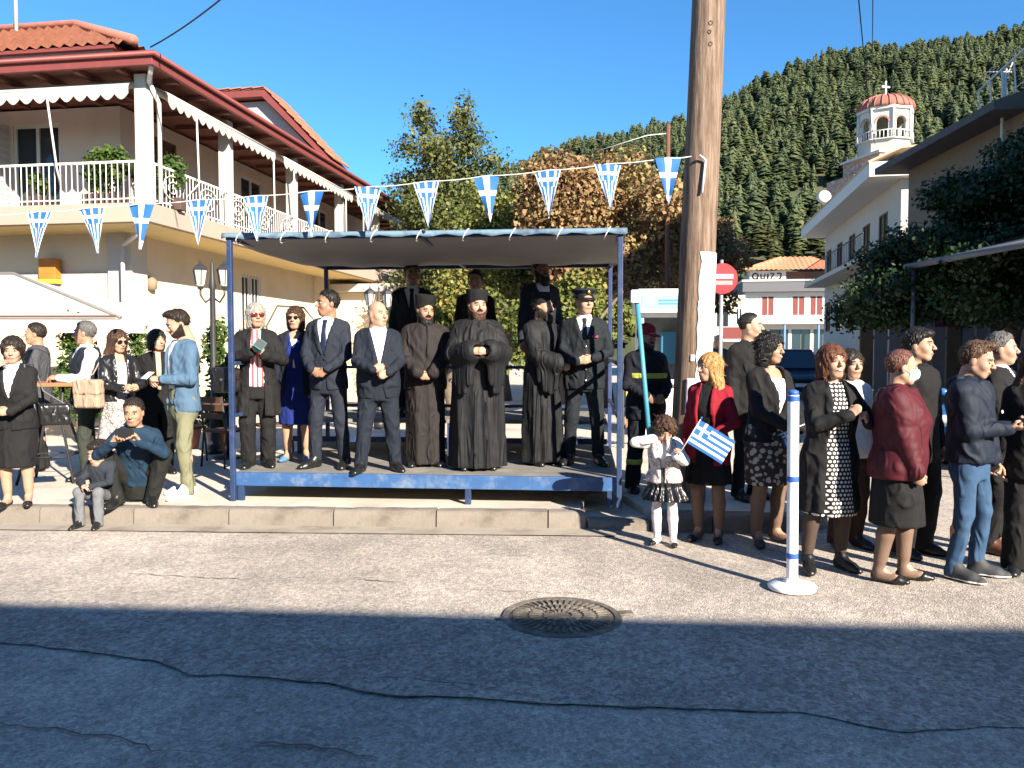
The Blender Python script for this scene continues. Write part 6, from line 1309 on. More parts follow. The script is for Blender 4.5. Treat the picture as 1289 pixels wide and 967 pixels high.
# --- left group on the pavement
p = Person('woman in black skirt suit at the left edge covering her mouth with her hand', gp(22, 637, PV), 1.56, 12, 'f', 1.10, skin=SK_L, hy=10, hp=6, feet=((-0.085, 0.0), (0.085, 0.02)), toe=(-6, 16),
           arms=(dict(w=(-0.115, -0.205, 1.44), f=(0.75, 0.25, 0.62), n=(0.35, 0.85, -0.2), p='relax', h=(-1, 0.1, -0.8)), dict(w=(0.06, -0.265, 1.00), f=(-0.95, -0.15, 0.0), n=(0, 1, 0.0), p='relax', h=(1, 0.5, -0.6))))
p.body(bare=0.62, brow=H_DARK).hair('wavyshort', H_DARK, 1).shirt(F_WHITE).top('jacket', F_BLACK2, hem=0.80, v=1.10, vw=0.075, lapel=0.045, cut=0.03, seed=1, pockets=True).skirt(F_BLACK2, hem=0.41, hemr=(0.185, 0.15)).shoes('pump', SH_BLK)
PW1 = p
p = Person('man in grey jacket half hidden behind the woman covering her mouth', gp(50, 592, PV), 1.76, -70, 'm', skin=SK_M)
p.body(brow=H_DARK).hair('short', H_DARK, 2).top('jacket', F_GREY, hem=0.75, seed=2, collar=0.04).trousers(F_DKTROU).shoes('shoe', SH_BLK)
p = Person('grey-haired man in navy body warmer over a white jumper by the high table', gp(112, 602, PV), 1.76, -48, 'm', 1.08, skin=SK_M, hy=-30, feet=((-0.15, 0.08), (0.12, -0.08)),
           arms=(dict(w=(-0.13, -0.26, 1.10), f=(-0.1, -0.95, 0.1), n=(0.6, 0, -0.8), p='curl'), dict(w=(0.05, -0.28, 1.13), f=(-0.5, -0.8, 0.1), n=(-0.5, 0.2, -0.8), p='curl')))
p.body(brow=H_GREY).hair('short', H_GREY, 3).shirt(F_WHITE, z0=0.85, name='jumper', sleeve=(0.066, 0.054, 0.045)).top('vest', F_NAVY, hem=0.82, sleeve=None, v=1.24, vw=0.075, collar=0.05, infl=0.03, seed=3).trousers(F_GREEN, seed=3).shoes('shoe', SH_BLK)
p = Person('woman with long brown hair and sunglasses in leather jacket and snakeskin-print skirt', gp(152, 607, PV), 1.66, 42, 'f', 1.0, skin=SK_L, hy=15, hp=8,
           arms=(dict(w=(-0.04, -0.30, 1.10), f=(0.4, -0.85, 0.1), n=(0.7, 0.3, -0.3), p='curl'), dict(w=(0.10, -0.31, 1.10), f=(-0.2, -0.95, 0.15), n=(-0.8, 0.2, -0.3), p='curl')))
p.body(bare=0.4, lips=LIPR).hair('longwavy', H_BROWN, 4).glasses(DARKLENS, size=1.15).shirt(F_WHITE, name='blouse', collar=False, z1=1.38).top('jacket', F_LEATH, hem=0.93, gap=(0.05, 0.05), lapel=0.05, seed=4, folds=0.007).skirt(P_SNAKE, hem=0.20, hemr=(0.27, 0.24), folds=0.016, nf=9, seed=4).shoes('shoe', SH_BLK)
PW4 = p
p = Person('woman in long black coat standing behind the man in the blue blazer', gp(201, 596, PV), 1.68, 30, 'f', 1.05, skin=SK_L, hy=20)
p.body(brow=H_BLACK).hair('bob', H_BLACK, 5).top('coat', F_BLACK, hem=0.45, gap=(0.03, 0.02), seed=5, flare=0.12).trousers(F_BLACK).shoes('shoe', SH_BLK)
p = Person('bearded man in light blue blazer, khaki trousers and white trainers looking down', gp(233, 624, PV), 1.83, -46, 'm', 0.97, skin=SK_L, hy=-8, hp=22, feet=((-0.11, 0.06), (0.15, -0.06)), toe=(-8, 22), headfwd=0.03,
           arms=(dict(w=(-0.06, -0.21, 1.09), f=(0.5, -0.75, 0.1), n=(0.6, 0.3, -0.6), p='curl', h=(-0.8, 0.9, -0.8)), dict(w=(0.07, -0.22, 1.11), f=(-0.55, -0.7, 0.1), n=(-0.5, 0.3, -0.7), p='curl', h=(0.8, 0.9, -0.6))))
p.body(brow=H_BLACK, beard='stubble', beard_mat=H_DARK).hair('quiff', H_DARK, 6).shirt(F_WHITE, name='tshirt', collar=False, z0=0.86).top('blazer', F_BLAZER, hem=0.80, gap=(0.065, 0.075), lapel=0.05, seed=6, pockets=True).trousers(F_KHAKI, r=(0.092, 0.066, 0.052), seed=6).shoes('sneaker', SH_WHT)
PM5 = p
p = Person('crouching man in dark blue sweater holding a phone up to his face', gp(170, 637, PV), 1.66, 10, 'm', 1.0, skin=SK_M, hip=0.205, hipoff=(0, 0.24), lean=(0.0, -0.17), hp=8, headfwd=0.03,
           feet=((-0.15, -0.04), (0.14, 0.02)), toe=(-20, 22), knee=((-0.75, -1, 1.2), (0.75, -1, 1.2)),
           arms=(dict(w=(-0.125, -0.235, 0.640), f=(0.55, -0.1, 0.85), n=(0.65, -0.35, 0), p='curl', h=(-1, -0.2, -0.9)), dict(w=(0.125, -0.235, 0.650), f=(-0.55, -0.1, 0.85), n=(-0.65, -0.35, 0), p='curl', h=(1, -0.2, -0.9))))
p.body(brow=H_BLACK).hair('short', H_DARK, 7).top('sweater', F_TEAL, hem=0.86, seed=7, folds=0.008, collar=0.02).trousers(F_DKTROU, seed=7, r=(0.100, 0.080, 0.066)).shoes('shoe', SH_BLK)
PM6 = p
p = Person('small boy in dark jacket and grey trousers sitting on the kerb', gp(107, 667, 0.0) + Vector((0, 0.06, 0)), 1.10, -4, 'm', 0.92, hip=0.245, hipoff=(0.0, 0.26), lean=(0, -0.06), hy=-14, hp=10, hs=0.93, kind='c', skin=SK_L, headfwd=0.01,
           feet=((-0.085, 0.0), (0.085, 0.0)), toe=(-10, 14), knee=((-0.15, -1, 1.2), (0.15, -1, 1.2)),
           arms=(dict(w=(-0.05, -0.03, 0.60), f=(0.8, -0.35, 0.1), n=(0.1, 0.5, -0.8), p='curl', h=(-1, 0.5, -0.4)), dict(w=(0.06, -0.03, 0.60), f=(-0.8, -0.35, 0.1), n=(-0.1, 0.5, -0.8), p='curl', h=(1, 0.5, -0.4))))
p.body(brow=H_DARK).hair('fringe', H_DARK, 8).top('jacket', F_BOY, hem=0.84, seed=8, collar=0.03, h=0.013).trousers(F_LGREY, seed=8, r=(0.090, 0.072, 0.062)).shoes('shoe', SH_BLK)

# --- on the platform
GR = 'officials and clergy standing on the platform'
p = Person('silver-haired woman in long black coat with red sunglasses, leftmost on the platform', gp(325, 588, DZ), 1.64, 16, 'f', 1.12, skin=SK_L, hy=14, group=GR, feet=((-0.09, 0), (0.10, 0.01)),
           arms=(dict(w=(-0.055, -0.265, 1.23), f=(0.55, -0.5, 0.5), n=(0.4, 0.7, 0.3), p='curl', h=(-1, 0.4, -0.8)), dict(w=(0.085, -0.265, 1.20), f=(-0.5, -0.5, 0.6), n=(-0.5, 0.7, 0.3), p='curl', h=(1, 0.4, -0.8))))
p.body(lips=LIPR).hair('bob', H_SILVER, 9).glasses(REDLENS, size=1.2).shirt(P_STR2, z0=0.86, name='blouse', collar=False, infl=0.014).top('coat', F_BLACK2, hem=0.56, gap=(0.045, 0.085), lapel=0.05, seed=9, flare=0.12, hemfold=0.012, sleeve=(0.072, 0.064, 0.058)).trousers(F_BLACK2, r=(0.10, 0.083, 0.076), seed=9).shoes('shoe', SH_BLK)
PW10 = p
p = Person('woman with sunglasses in a cobalt blue dress and dark jacket on the platform', gp(374, 580, DZ), 1.63, 4, 'f', 1.04, skin=SK_L, hy=-4, group=GR,
           arms=('side', dict(w=(0.21, -0.10, 0.86), n=(-1, 0, 0), p='relax')))
p.body(bare=0.5, lips=LIPR).hair('bob', H_BROWN, 10).glasses(DARKLENS).shirt(F_WHITE, name='blouse', collar=False, z1=1.38).top('dress_top', F_BLUE, hem=0.85, sleeve=None, v=1.28, vw=0.07, infl=0.018, seed=10).skirt(F_BLUE, hem=0.42, hemr=(0.20, 0.17), hipx=0.024).top('jacket', F_NAVY, hem=0.74, gap=(0.07, 0.10), infl=0.032, seed=11).shoes('pump', SH_BLUE)
p = Person('dark-haired man in navy suit and tie looking to his right on the platform', gp(415, 589, DZ), 1.76, -8, 'm', 0.98, skin=SK_T, hy=-48, group=GR, arms=('clasp', 'clasp'), feet=((-0.16, 0.0), (0.14, 0.02)), toe=(-30, 12))
p.body(brow=H_BLACK).hair('short', H_BLACK, 11).shirt(F_SHIRT, tie=TIE_N).top('suit_jacket', F_NAVY2, hem=0.78, v=1.10, vw=0.085, lapel=0.05, seed=12, buttons=2, pockets=True).trousers(F_NAVY2, seed=12).shoes('shoe', SH_BLK)
p = Person('stout bald man in navy suit with an open white collar on the platform', gp(477, 594, DZ), 1.64, 14, 'm', 1.14, 0.05, skin=SK_L, hy=34, kind='h', group=GR, feet=((-0.17, 0.0), (0.16, 0.02)), toe=(-26, 20),
           arms=(dict(w=(-0.075, -0.315, 1.06), f=(0.85, -0.15, 0.2), n=(0.2, 0.95, 0), p='curl', h=(-1, 0.7, -0.4)), dict(w=(0.085, -0.315, 1.03), f=(-0.85, -0.15, -0.3), n=(-0.2, 0.95, 0), p='curl', h=(1, 0.7, -0.4))))
p.body(brow=H_GREY).hair('sideback', H_SILVER, 12).shirt(F_WHITE).top('suit_jacket', F_NAVY, hem=0.76, v=1.08, vw=0.085, lapel=0.05, seed=13, cut=0.10, buttons=1, pockets=True).trousers(F_NAVY, r=(0.102, 0.080, 0.066), seed=13).shoes('shoe', SH_BLK)
def priest_hat(p, r=0.098, h0=0.035, h1=0.150, tilt=0):
    mb = MB(); mb.lathe([(r * 0.97, h0), (r * 0.985, h0 + 0.03), (r, (h0 + h1) / 2), (r * 1.045, h1 - 0.008), (r * 1.03, h1), (r * 0.8, h1 + 0.002)], 28, (0, 0.016, 0))
    p.headmesh('hat', mb, F_BLACK)
p = Person('bearded priest in brownish black cassock beside the bald man on the platform', gp(536, 586, DZ), 1.70, 6, 'm', 1.08, 0.02, skin=SK_M, hy=26, hp=10, group=GR, arms=('clasp', 'clasp'))
p.body(brow=H_BLACK, beard='beard', beard_mat=H_BLACK).hair('short', H_BLACK, 13).top('coat', F_ROBE2, hem=0.80, v=0.95, vw=0.02, seed=14, infl=0.034, collar=0.04, folds=0.008).robe(F_ROBE2, hemr=(0.20, 0.19), amp=0.014, infl=0.020, seed=14).shoes('shoe', SH_BLK)
priest_hat(p); PR1 = p
p = Person('large bearded priest in wide-sleeved black robe at the centre front of the platform', gp(601, 590, DZ), 1.74, 8, 'm', 1.22, 0.055, skin=SK_L, hy=14, hp=4, kind='h', group=GR,
           arms=(dict(w=(-0.075, -0.330, 1.17), f=(0.85, -0.25, 0.0), n=(0.1, 0.9, -0.1), p='curl', h=(-1, 0.45, -0.9)), dict(w=(0.080, -0.330, 1.17), f=(-0.85, -0.25, 0.05), n=(-0.1, 0.9, -0.1), p='curl', h=(1, 0.45, -0.9))))
p.body(brow=H_DARK, beard='beard', beard_mat=H_BROWN).hair('short', H_DARK, 14).robe(F_ROBE, hemr=(0.275, 0.24), bell=0.16, hang=0.36, amp=0.021, infl=0.040, seed=15, sleeve=(0.080, 0.088, 0.098), nf=10).shoes('shoe', SH_BLK)
priest_hat(p, 0.104); PR2 = p
p = Person('slim bearded priest in black robe turned towards the officer', gp(682, 584, DZ), 1.74, 40, 'm', 1.02, 0.0, skin=SK_L, hy=20, group=GR,
           arms=(dict(w=(-0.03, -0.30, 1.04), f=(0.6, -0.6, -0.3), n=(0.4, 0.8, -0.1), p='curl', h=(-1, 0.5, -0.6)), dict(w=(0.10, -0.29, 1.04), f=(-0.6, -0.6, -0.3), n=(-0.4, 0.8, -0.1), p='curl', h=(1, 0.5, -0.6))))
p.body(brow=H_BLACK, beard='beard', beard_mat=H_DARK).hair('short', H_DARK, 15).robe(F_ROBE, hemr=(0.225, 0.21), bell=0.10, hang=0.30, amp=0.017, infl=0.030, seed=17, sleeve=(0.070, 0.074, 0.082)).shoes('shoe', SH_BLK)
priest_hat(p, 0.096, h1=0.145)
p = Person('uniformed officer with peaked cap and clasped hands at the right of the platform', gp(735, 585, DZ), 1.79, -4, 'm', 1.10, 0.02, skin=SK_L, hy=26, group=GR, feet=((-0.15, 0.02), (0.15, 0.0)), toe=(-26, 20),
           arms=(dict(w=(-0.075, -0.285, 1.04), f=(0.85, -0.15, 0.1), n=(0.2, 0.95, 0), p='curl', h=(-1, 0.7, -0.4)), dict(w=(0.085, -0.285, 1.07), f=(-0.85, -0.15, -0.2), n=(-0.2, 0.95, 0), p='curl', h=(1, 0.7, -0.4))))
p.body(brow=H_GREY).hair('crew', H_GREY, 16).shirt(F_SHIRT, tie=TIE_K).top('tunic', F_UNI, hem=0.76, v=1.20, vw=0.075, lapel=0.05, seed=18, cut=0.01, buttons=4, buttonmat=SILV, pockets=True).trousers(F_UNI, seed=18).shoes('shoe', SH_BLK)
mb = MB(); mb.lathe([(0.090, 0.035), (0.092, 0.075), (0.125, 0.105), (0.122, 0.120), (0.08, 0.128)], 28, (0, 0.012, 0)); p.headmesh('cap', mb, F_NAVY)
mb = MB(); mb.lathe([(0.0935, 0.040), (0.0945, 0.066)], 28, (0, 0.012, 0)); p.headmesh('cap_band', mb, BLK)
mb = MB(); n = 11; vs = []
for i in range(n):
    a = R(-155 + 130 * i / (n - 1)); c, s_ = math.cos(a), math.sin(a)
    vs += [(0.088 * c, 0.012 + 0.090 * s_, 0.043), (0.105 * c, 0.012 + 0.150 * s_, 0.018), (0.105 * c, 0.012 + 0.150 * s_, 0.013), (0.088 * c, 0.012 + 0.090 * s_, 0.036)]
fs = []
for i in range(n - 1):
    for j in range(4): fs.append((i * 4 + j, i * 4 + (j + 1) % 4, i * 4 + 4 + (j + 1) % 4, i * 4 + 4 + j))
mb.add(vs, fs); p.headmesh('cap_visor', mb, BLK)
v, q = ellmesh((0, -0.098, 0.088), (0.018, 0.008, 0.022), 8, 6); mb = MB(); mb.add(v.tolist(), q.tolist()); p.headmesh('cap_badge', mb, GOLD)
for sg in (-1, 1):
    mb = MB(); sh = p.sh[(sg + 1) // 2]; mb.box(sh.x - 0.05, sh.x + 0.045, sh.y - 0.03, sh.y + 0.03, sh.z + 0.052, sh.z + 0.062); o = mb.build('shoulder_board', F_BLACK, p.root, bevel=0.004)
mb = MB(); z = 1.27 * p.s; mb.box(0.075, 0.135, -0.165, -0.150, z, z + 0.022); mb.build('ribbon_bar', mat('ribbon', (0.25, 0.05, 0.05), var=0.6, scale=90), p.root)
RZ = DZ + 0.40
p = Person('man in dark suit, white shirt and tie in the back row above the first priest', gp(520, 578, DZ) * 0 + Vector((-1.16, 9.25, RZ)), 1.77, 6, 'm', 1.0, skin=SK_T, hy=12, arms=('side', 'side'), group=GR)
p.body(brow=H_BLACK).hair('short', H_BLACK, 17).shirt(F_SHIRT, tie=TIE_K).top('suit_jacket', F_BLACK, hem=0.78, v=1.10, vw=0.085, lapel=0.05, seed=19).trousers(F_BLACK).shoes('shoe', SH_BLK)
p = Person('dark-haired man in the back row behind the large priest', Vector((-0.43, 9.35, RZ)), 1.70, 0, 'm', 1.02, skin=SK_M, hy=-5, group=GR)
p.body(brow=H_BLACK).hair('short', H_DARK, 18).shirt(F_SHIRT).top('suit_jacket', F_BLACK, hem=0.78, v=1.10, vw=0.085, lapel=0.05, seed=20).trousers(F_BLACK).shoes('shoe', SH_BLK)
p = Person('tall bearded man in dark suit in the back row behind the slim priest', Vector((0.33, 9.2, RZ)), 1.82, 20, 'm', 1.0, skin=SK_T, hy=16, group=GR)
p.body(brow=H_BLACK, beard='beard', beard_mat=H_BLACK).hair('short', H_BLACK, 19).shirt(F_SHIRT).top('suit_jacket', F_NAVY2, hem=0.78, v=1.12, vw=0.08, lapel=0.05, seed=21).trousers(F_NAVY2).shoes('shoe', SH_BLK)

# --- right of the platform
p = Person('firefighter in navy uniform with yellow bands and a red cap behind the leaning pole', gp(812, 618, PV), 1.70, 14, 'm', 1.08, skin=SK_T, hy=20, hp=6, feet=((-0.13, 0), (0.13, 0)),
           arms=(dict(w=(-0.10, -0.24, 1.02), f=(0.6, -0.5, -0.5), n=(0.3, 0.9, 0), p='curl'), dict(w=(0.10, -0.24, 1.02), f=(-0.6, -0.5, -0.5), n=(-0.3, 0.9, 0), p='curl')))
p.body(brow=H_BLACK, beard='stubble', beard_mat=H_BLACK).hair('crew', H_BLACK, 20).top('jacket', F_FIRE, hem=0.76, seed=22, infl=0.034, collar=0.05, folds=0.008).trousers(F_FIRE, r=(0.102, 0.085, 0.078), seed=22).shoes('boot', SH_BLK)
rw = p.rows(0.76, 1.46, 0.045)
for zb in (1.22,):
    f = Fld((-0.3, -0.3, zb * p.s - 0.04), (0.3, 0.3, zb * p.s + 0.04), 0.0095); f.loft([r for r in p.rows(zb - 0.028, zb + 0.028, 0.046)], k=0); p.emit('reflective_band', f.mesh(), F_HIVIS)
f = Fld((-0.4, -0.3, 0.2), (0.4, 0.3, 0.5), 0.0095)
for i in (0, 1):
    a = p.knee[i].lerp(p.ank[i], 0.35); b = p.knee[i].lerp(p.ank[i], 0.48); f.cone(a, b, 0.086, 0.084, k=0); 
X, Y, Z = f.all(); z0 = p.knee[0].lerp(p.ank[0], 0.42).z; f.d = np.maximum(f.d, np.abs(Z - z0) - 0.03); p.emit('reflective_band', f.mesh(), F_HIVIS)
mb = MB(); mb.lathe([(0.092, 0.025), (0.096, 0.06), (0.088, 0.10), (0.060, 0.130), (0.02, 0.142)], 24, (0, 0.012, 0)); mb.add([(-0.055, -0.075, 0.040), (0.055, -0.075, 0.040), (0.045, -0.165, 0.018), (-0.045, -0.165, 0.018), (-0.055, -0.075, 0.034), (0.055, -0.075, 0.034), (0.045, -0.165, 0.012), (-0.045, -0.165, 0.012)], [(0, 1, 2, 3), (7, 6, 5, 4), (0, 4, 5, 1), (1, 5, 6, 2), (2, 6, 7, 3), (3, 7, 4, 0)])
p.headmesh('cap', mb, fab('fabric_red_cap', (0.26, 0.012, 0.02)))
p = Person('blonde woman in crimson cardigan and short black dress', gp(891, 680, 0.0), 1.57, -32, 'f', 1.02, skin=SK_L, hy=-35, feet=((-0.085, 0.0), (0.085, 0.01)), toe=(-8, 16),
           arms=('side', dict(w=(0.13, -0.22, 1.02), f=(-0.5, -0.6, -0.4), n=(-0.5, 0.7, 0), p='grip')))
p.body(bare=0.66, brow=H_BLOND).hair('long', H_BLOND, 21).shirt(F_BLACK, z0=0.85, name='dress_top', collar=False, infl=0.014).skirt(F_BLACK, hem=0.54, hemr=(0.215, 0.19), folds=0.012, nf=10, hipx=0.016).top('cardigan', F_RED, hem=0.72, gap=(0.05, 0.085), lapel=0.04, seed=23, infl=0.026).stockings(F_STOCK).shoes('pump', SH_BLK)
p = Person('little curly-haired girl in white quilted vest and pleated black skirt holding a flag', gp(836, 685, 0.0), 1.05, -20, 'f', 0.98, skin=SK_L, hy=20, hp=22, hs=0.92, kind='c', feet=((-0.06, 0.0), (0.075, -0.02)), toe=(-20, 18), lean=(0.0, -0.01),
           arms=(dict(w=(-0.13, -0.12, 1.46), f=(0.75, 0.2, 0.5), n=(0.6, 0.5, -0.5), p='relax', h=(-1, -0.2, -0.2)), dict(w=(0.20, -0.36, 1.28), f=(0.5, -0.4, 0.65), n=(-0.1, -0.8, 0.4), p='grip', h=(0.6, 0.6, -0.8))))
p.body(bare=0.7, brow=H_BROWN).hair('girl', H_BROWN, 22, 1.06).shirt(F_WHITE, name='blouse', sleeve=(0.080, 0.072, 0.060), z0=0.9).top('vest', pat('quilted_vest', 'snake', (0.50, 0.44, 0.42), (0.22, 0.18, 0.17), 26, thr=0.26), hem=0.86, sleeve=None, gap=(0.04, 0.02), infl=0.045, seed=24, h=0.0125, folds=0.01).skirt(F_LEATH, hem=0.62, hemr=(0.30, 0.27), folds=0.022, nf=16, hipx=0.03).stockings(F_TIGHT).shoes('pump', SH_BLK)
PGIRL = p
p = Person('man with cropped dark hair in black jacket behind the curly-haired woman', gp(941, 628, PV), 1.80, 30, 'm', 1.1, skin=SK_L, hy=35, group=None)
p.body(brow=H_BLACK).hair('crew', H_BLACK, 23).top('jacket', F_BLACK2, hem=0.74, seed=25, collar=0.045, infl=0.03).trousers(F_BLACK).shoes('shoe', SH_BLK)
p = Person('woman with dark curly hair in black jacket and grey floral skirt', gp(965, 684, 0.0), 1.73, 22, 'f', 1.10, skin=SK_M, hy=22, hp=2, feet=((-0.09, 0.0), (0.13, 0.02)), toe=(-30, 18),
           arms=(dict(w=(-0.045, -0.275, 1.00), f=(0.75, -0.35, -0.35), n=(0.3, 0.8, 0), p='curl', h=(-1, 0.6, -0.6)), dict(w=(0.09, -0.27, 0.98), f=(-0.75, -0.35, -0.4), n=(-0.3, 0.8, 0), p='curl', h=(1, 0.6, -0.6))))
p.body(bare=0.60, lips=LIPR, brow=H_BLACK, smile=True).hair('curly', H_BLACK, 24, 1.06).shirt(F_WHITE, name='blouse', collar=False, z1=1.38).skirt(P_FLOR, hem=0.50, hemr=(0.19, 0.155), hipx=0.018).top('jacket', F_BLACK2, hem=0.86, v=1.06, vw=0.085, lapel=0.05, seed=26, cut=0.05).stockings(F_STOCK).shoes('pump', SH_GREY)
PW25 = p
p = Person('laughing woman with auburn bob in long black coat over a dotted dress', gp(1042, 717, 0.0), 1.63, 6, 'f', 1.13, skin=SK_L, hy=6, hp=-3, feet=((-0.15, 0.0), (0.12, 0.02)), toe=(-20, 16),
           arms=(dict(w=(0.005, -0.275, 1.23), f=(0.5, -0.2, 0.55), n=(0.6, 0.6, 0), p='fist', h=(-1, 0.3, -0.9)), dict(w=(0.150, -0.275, 1.17), f=(-0.35, -0.25, 0.65), n=(-0.6, 0.6, 0), p='fist', h=(1, 0.3, -0.9))))
p.body(bare=0.55, lips=LIPR, brow=H_RED, smile=True).hair('bob', H_RED, 25, 1.03).shirt(P_DOTS, name='dress_top', z0=0.85, collar=False, infl=0.014).skirt(P_DOTS, hem=0.44, hemr=(0.205, 0.18), hipx=0.016, folds=0.008).top('coat', F_BLACK2, hem=0.47, gap=(0.055, 0.115), lapel=0.05, seed=27, flare=0.07, infl=0.030, hemfold=0.008).stockings(fab('stockings_dark', (0.06, 0.04, 0.031), rough=0.6, fold=0.1)).shoes('shoe', SH_BLK)
PW26 = p
p = Person('person in pale top and brown trousers behind the laughing woman', gp(1066, 688, 0.0), 1.60, 10, 'f', 1.05, skin=SK_L)
p.body(brow=H_DARK).hair('bob', H_DARK, 26).top('jumper', F_WHITE, hem=0.80, seed=28).trousers(fab('fabric_brown', (0.045, 0.025, 0.018)), seed=28).shoes('shoe', SH_BLK)
p = Person('dark-haired person in black behind the woman in maroon', gp(1149, 697, 0.0), 1.76, 25, 'm', 1.05, skin=SK_L, hy=25)
p.body(brow=H_BLACK).hair('fringe', H_BLACK, 27).top('jacket', F_BLACK, hem=0.72, seed=29, collar=0.04).trousers(F_BLACK, r=(0.11, 0.10, 0.10)).shoes('shoe', SH_BLK)
p = Person('woman in maroon quilted jacket, black skirt and face mask seen from the side', gp(1127, 731, 0.0), 1.595, 62, 'f', 1.20, 0.03, skin=SK_L, hy=22, hp=4, feet=((-0.07, 0.08), (0.08, -0.07)), toe=(-6, 10),
           arms=(dict(w=(-0.215, -0.13, 0.87), f=(0.0, -0.35, -0.9), n=(1, 0, 0), p='curl', h=(-0.4, 1, 0)), 'side'))
p.body(bare=0.58, lips=False, brow=H_WINE).hair('thin', H_WINE, 28, 1.02).top('jacket', F_MAROON, hem=0.80, seed=30, infl=0.045, collar=0.05, sleeve=(0.088, 0.078, 0.064), folds=0.006).skirt(F_BLACK2, hem=0.44, hemr=(0.225, 0.20), hipx=0.02).stockings(F_STOCK).shoes('pump', SH_BLK)
PW28 = p
hd = make_head('f'); f = Fld((-0.1, -0.15, -0.13), (0.1, 0.06, 0.03), 0.0064); f.ell((0, -0.025, -0.035), (0.068, 0.078, 0.085), k=0.01); f.ell((0, -0.095, -0.04), (0.035, 0.032, 0.045), k=0.03)
X, Y, Z = f.all(); d = np.maximum(f.d, np.maximum(np.abs(Z + 0.052) - 0.046, Y + 0.030)); V_, F_ = f.mesh(d.astype(np.float32)); p.emit('face_mask', (xf(V_, p.HM), F_), fab('mask_pale_blue', (0.45, 0.58, 0.68)))
mb = MB()
for sg in (-1, 1): mb.tube([(sg * 0.062, -0.035, -0.035), (sg * 0.08, 0.0, -0.012), (sg * 0.085, 0.025, 0.0)], 0.002, 5)
p.headmesh('mask_strap', mb, F_WHITE)
p = Person('teenage boy in navy hooded jacket and ripped blue jeans looking at a phone', gp(1217, 726, 0.0), 1.65, 40, 'm', 0.98, skin=SK_L, hy=10, hp=14, feet=((-0.12, 0.02), (0.12, -0.04)), toe=(-4, 22), headfwd=0.02,
           arms=(dict(w=(0.02, -0.235, 1.13), f=(0.25, -0.9, 0.1), n=(0.3, 0.1, 0.9), p='curl', h=(-0.9, 0.8, -0.6)), dict(w=(0.26, -0.08, 0.84), f=(0.0, -0.2, -0.95), n=(-1, 0, 0), p='curl')))
p.body(brow=H_LBROWN).hair('quiff', H_LBROWN, 29).top('jacket', F_HOOD, hem=0.86, seed=31, infl=0.036, collar=0.055, sleeve=(0.082, 0.07, 0.056), folds=0.009).trousers(F_JEANS, r=(0.092, 0.066, 0.052), seed=31).shoes('sneaker', SH_GREY)
f = Fld((-0.16, -0.05, 1.27), (0.16, 0.20, 1.46), 0.0095); f.cone((-0.085, 0.05, 1.385), (0.085, 0.05, 1.385), 0.04, 0.04, k=0.02); f.cone((-0.07, 0.10, 1.36), (0.07, 0.10, 1.36), 0.045, 0.045, k=0.04); p.emit('hood', f.mesh(), F_HOOD)
v, q = ellmesh((0.085, -0.168, 1.17), (0.016, 0.006, 0.013), 8, 6); p.emit('chest_logo', (v, q), F_WHITE)
PB29 = p
p = Person('older grey-haired man in dark suit behind the boy with the phone', gp(1252, 694, 0.0), 1.73, 48, 'm', 1.08, 0.03, skin=SK_L, hy=12, arms=(dict(w=(-0.13, -0.20, 0.93), p='relax'), 'side'))
p.body(brow=H_GREY).hair('short', H_GREY, 30).shirt(F_SHIRT, tie=TIE_N).top('suit_jacket', F_GREY and F_BLACK2, hem=0.76, v=1.08, vw=0.085, lapel=0.05, seed=32).trousers(F_BLACK).shoes('shoe', SH_BRN)
p = Person('long-haired woman dressed in black at the right edge', gp(1296, 722, 0.0), 1.62, -20, 'f', 1.05, skin=SK_L, hy=20)
p.body(brow=H_BROWN).hair('longwavy', H_BROWN, 31).top('jacket', F_BLACK, hem=0.74, seed=33, infl=0.03, collar=0.04).trousers(F_BLACK, r=(0.10, 0.082, 0.085)).shoes('shoe', SH_BLK)
p = Person('distant man in grey shirt standing beyond the utility pole', Vector((4.05, 15.6, PV)), 1.74, 0, 'm', 1.1, skin=SK_L)
p.body(brow=H_GREY).hair('sideback', H_GREY, 32).top('shirt', F_GREY, hem=0.80, seed=34).trousers(F_DKTROU).shoes('shoe', SH_BLK)

# --- things people hold or wear on the shoulder (things of their own)
def phone(loc, M, label, m):
    mb = MB(); mb.box(-0.037, 0.037, -0.0045, 0.0045, -0.075, 0.075); o = mb.build('smartphone', m, None, bevel=0.004); o.matrix_world = Matrix.Translation(loc) @ M
    mb = MB(); mb.box(-0.033, 0.033, -0.0062, -0.0050, -0.068, 0.068); mb.build('screen', DARKLENS, o)
    mb = MB(); mb.lathe([(0.006, 0), (0.006, 0.002)], 10); c = mb.build('camera_lens', SILV, o); c.rotation_euler = (R(-90), 0, 0); c.location = (0.02, 0.0045, 0.058)
    tag(o, label, 'phone'); return o
def mid_hands(p, off=(0, 0, 0)):
    a = p.wr[0] + p.hf[0] * 0.09; b = p.wr[1] + p.hf[1] * 0.09; return p.P((a + b) / 2 + Vector(off))
phone(mid_hands(PM6, (0, -0.035, 0.02)), Matrix.Rotation(R(10), 4, 'Z') @ Matrix.Rotation(R(180), 4, 'Z') @ Matrix.Rotation(R(90), 4, 'Y') @ Matrix.Diagonal((1.1, 1, 1.05, 1)), 'black smartphone held up sideways by the crouching man', BLK)
phone(PB29.P(PB29.wr[0] + PB29.hf[0] * 0.125 + Vector((0.0, -0.01, 0.035))), Matrix.Rotation(R(40), 4, 'Z') @ Matrix.Rotation(R(-65), 4, 'X'), 'small phone in the hand of the boy in the hooded jacket', BLK)
o = None
TEALC = fab('teal_cover', (0.02, 0.21, 0.21), rough=0.5)
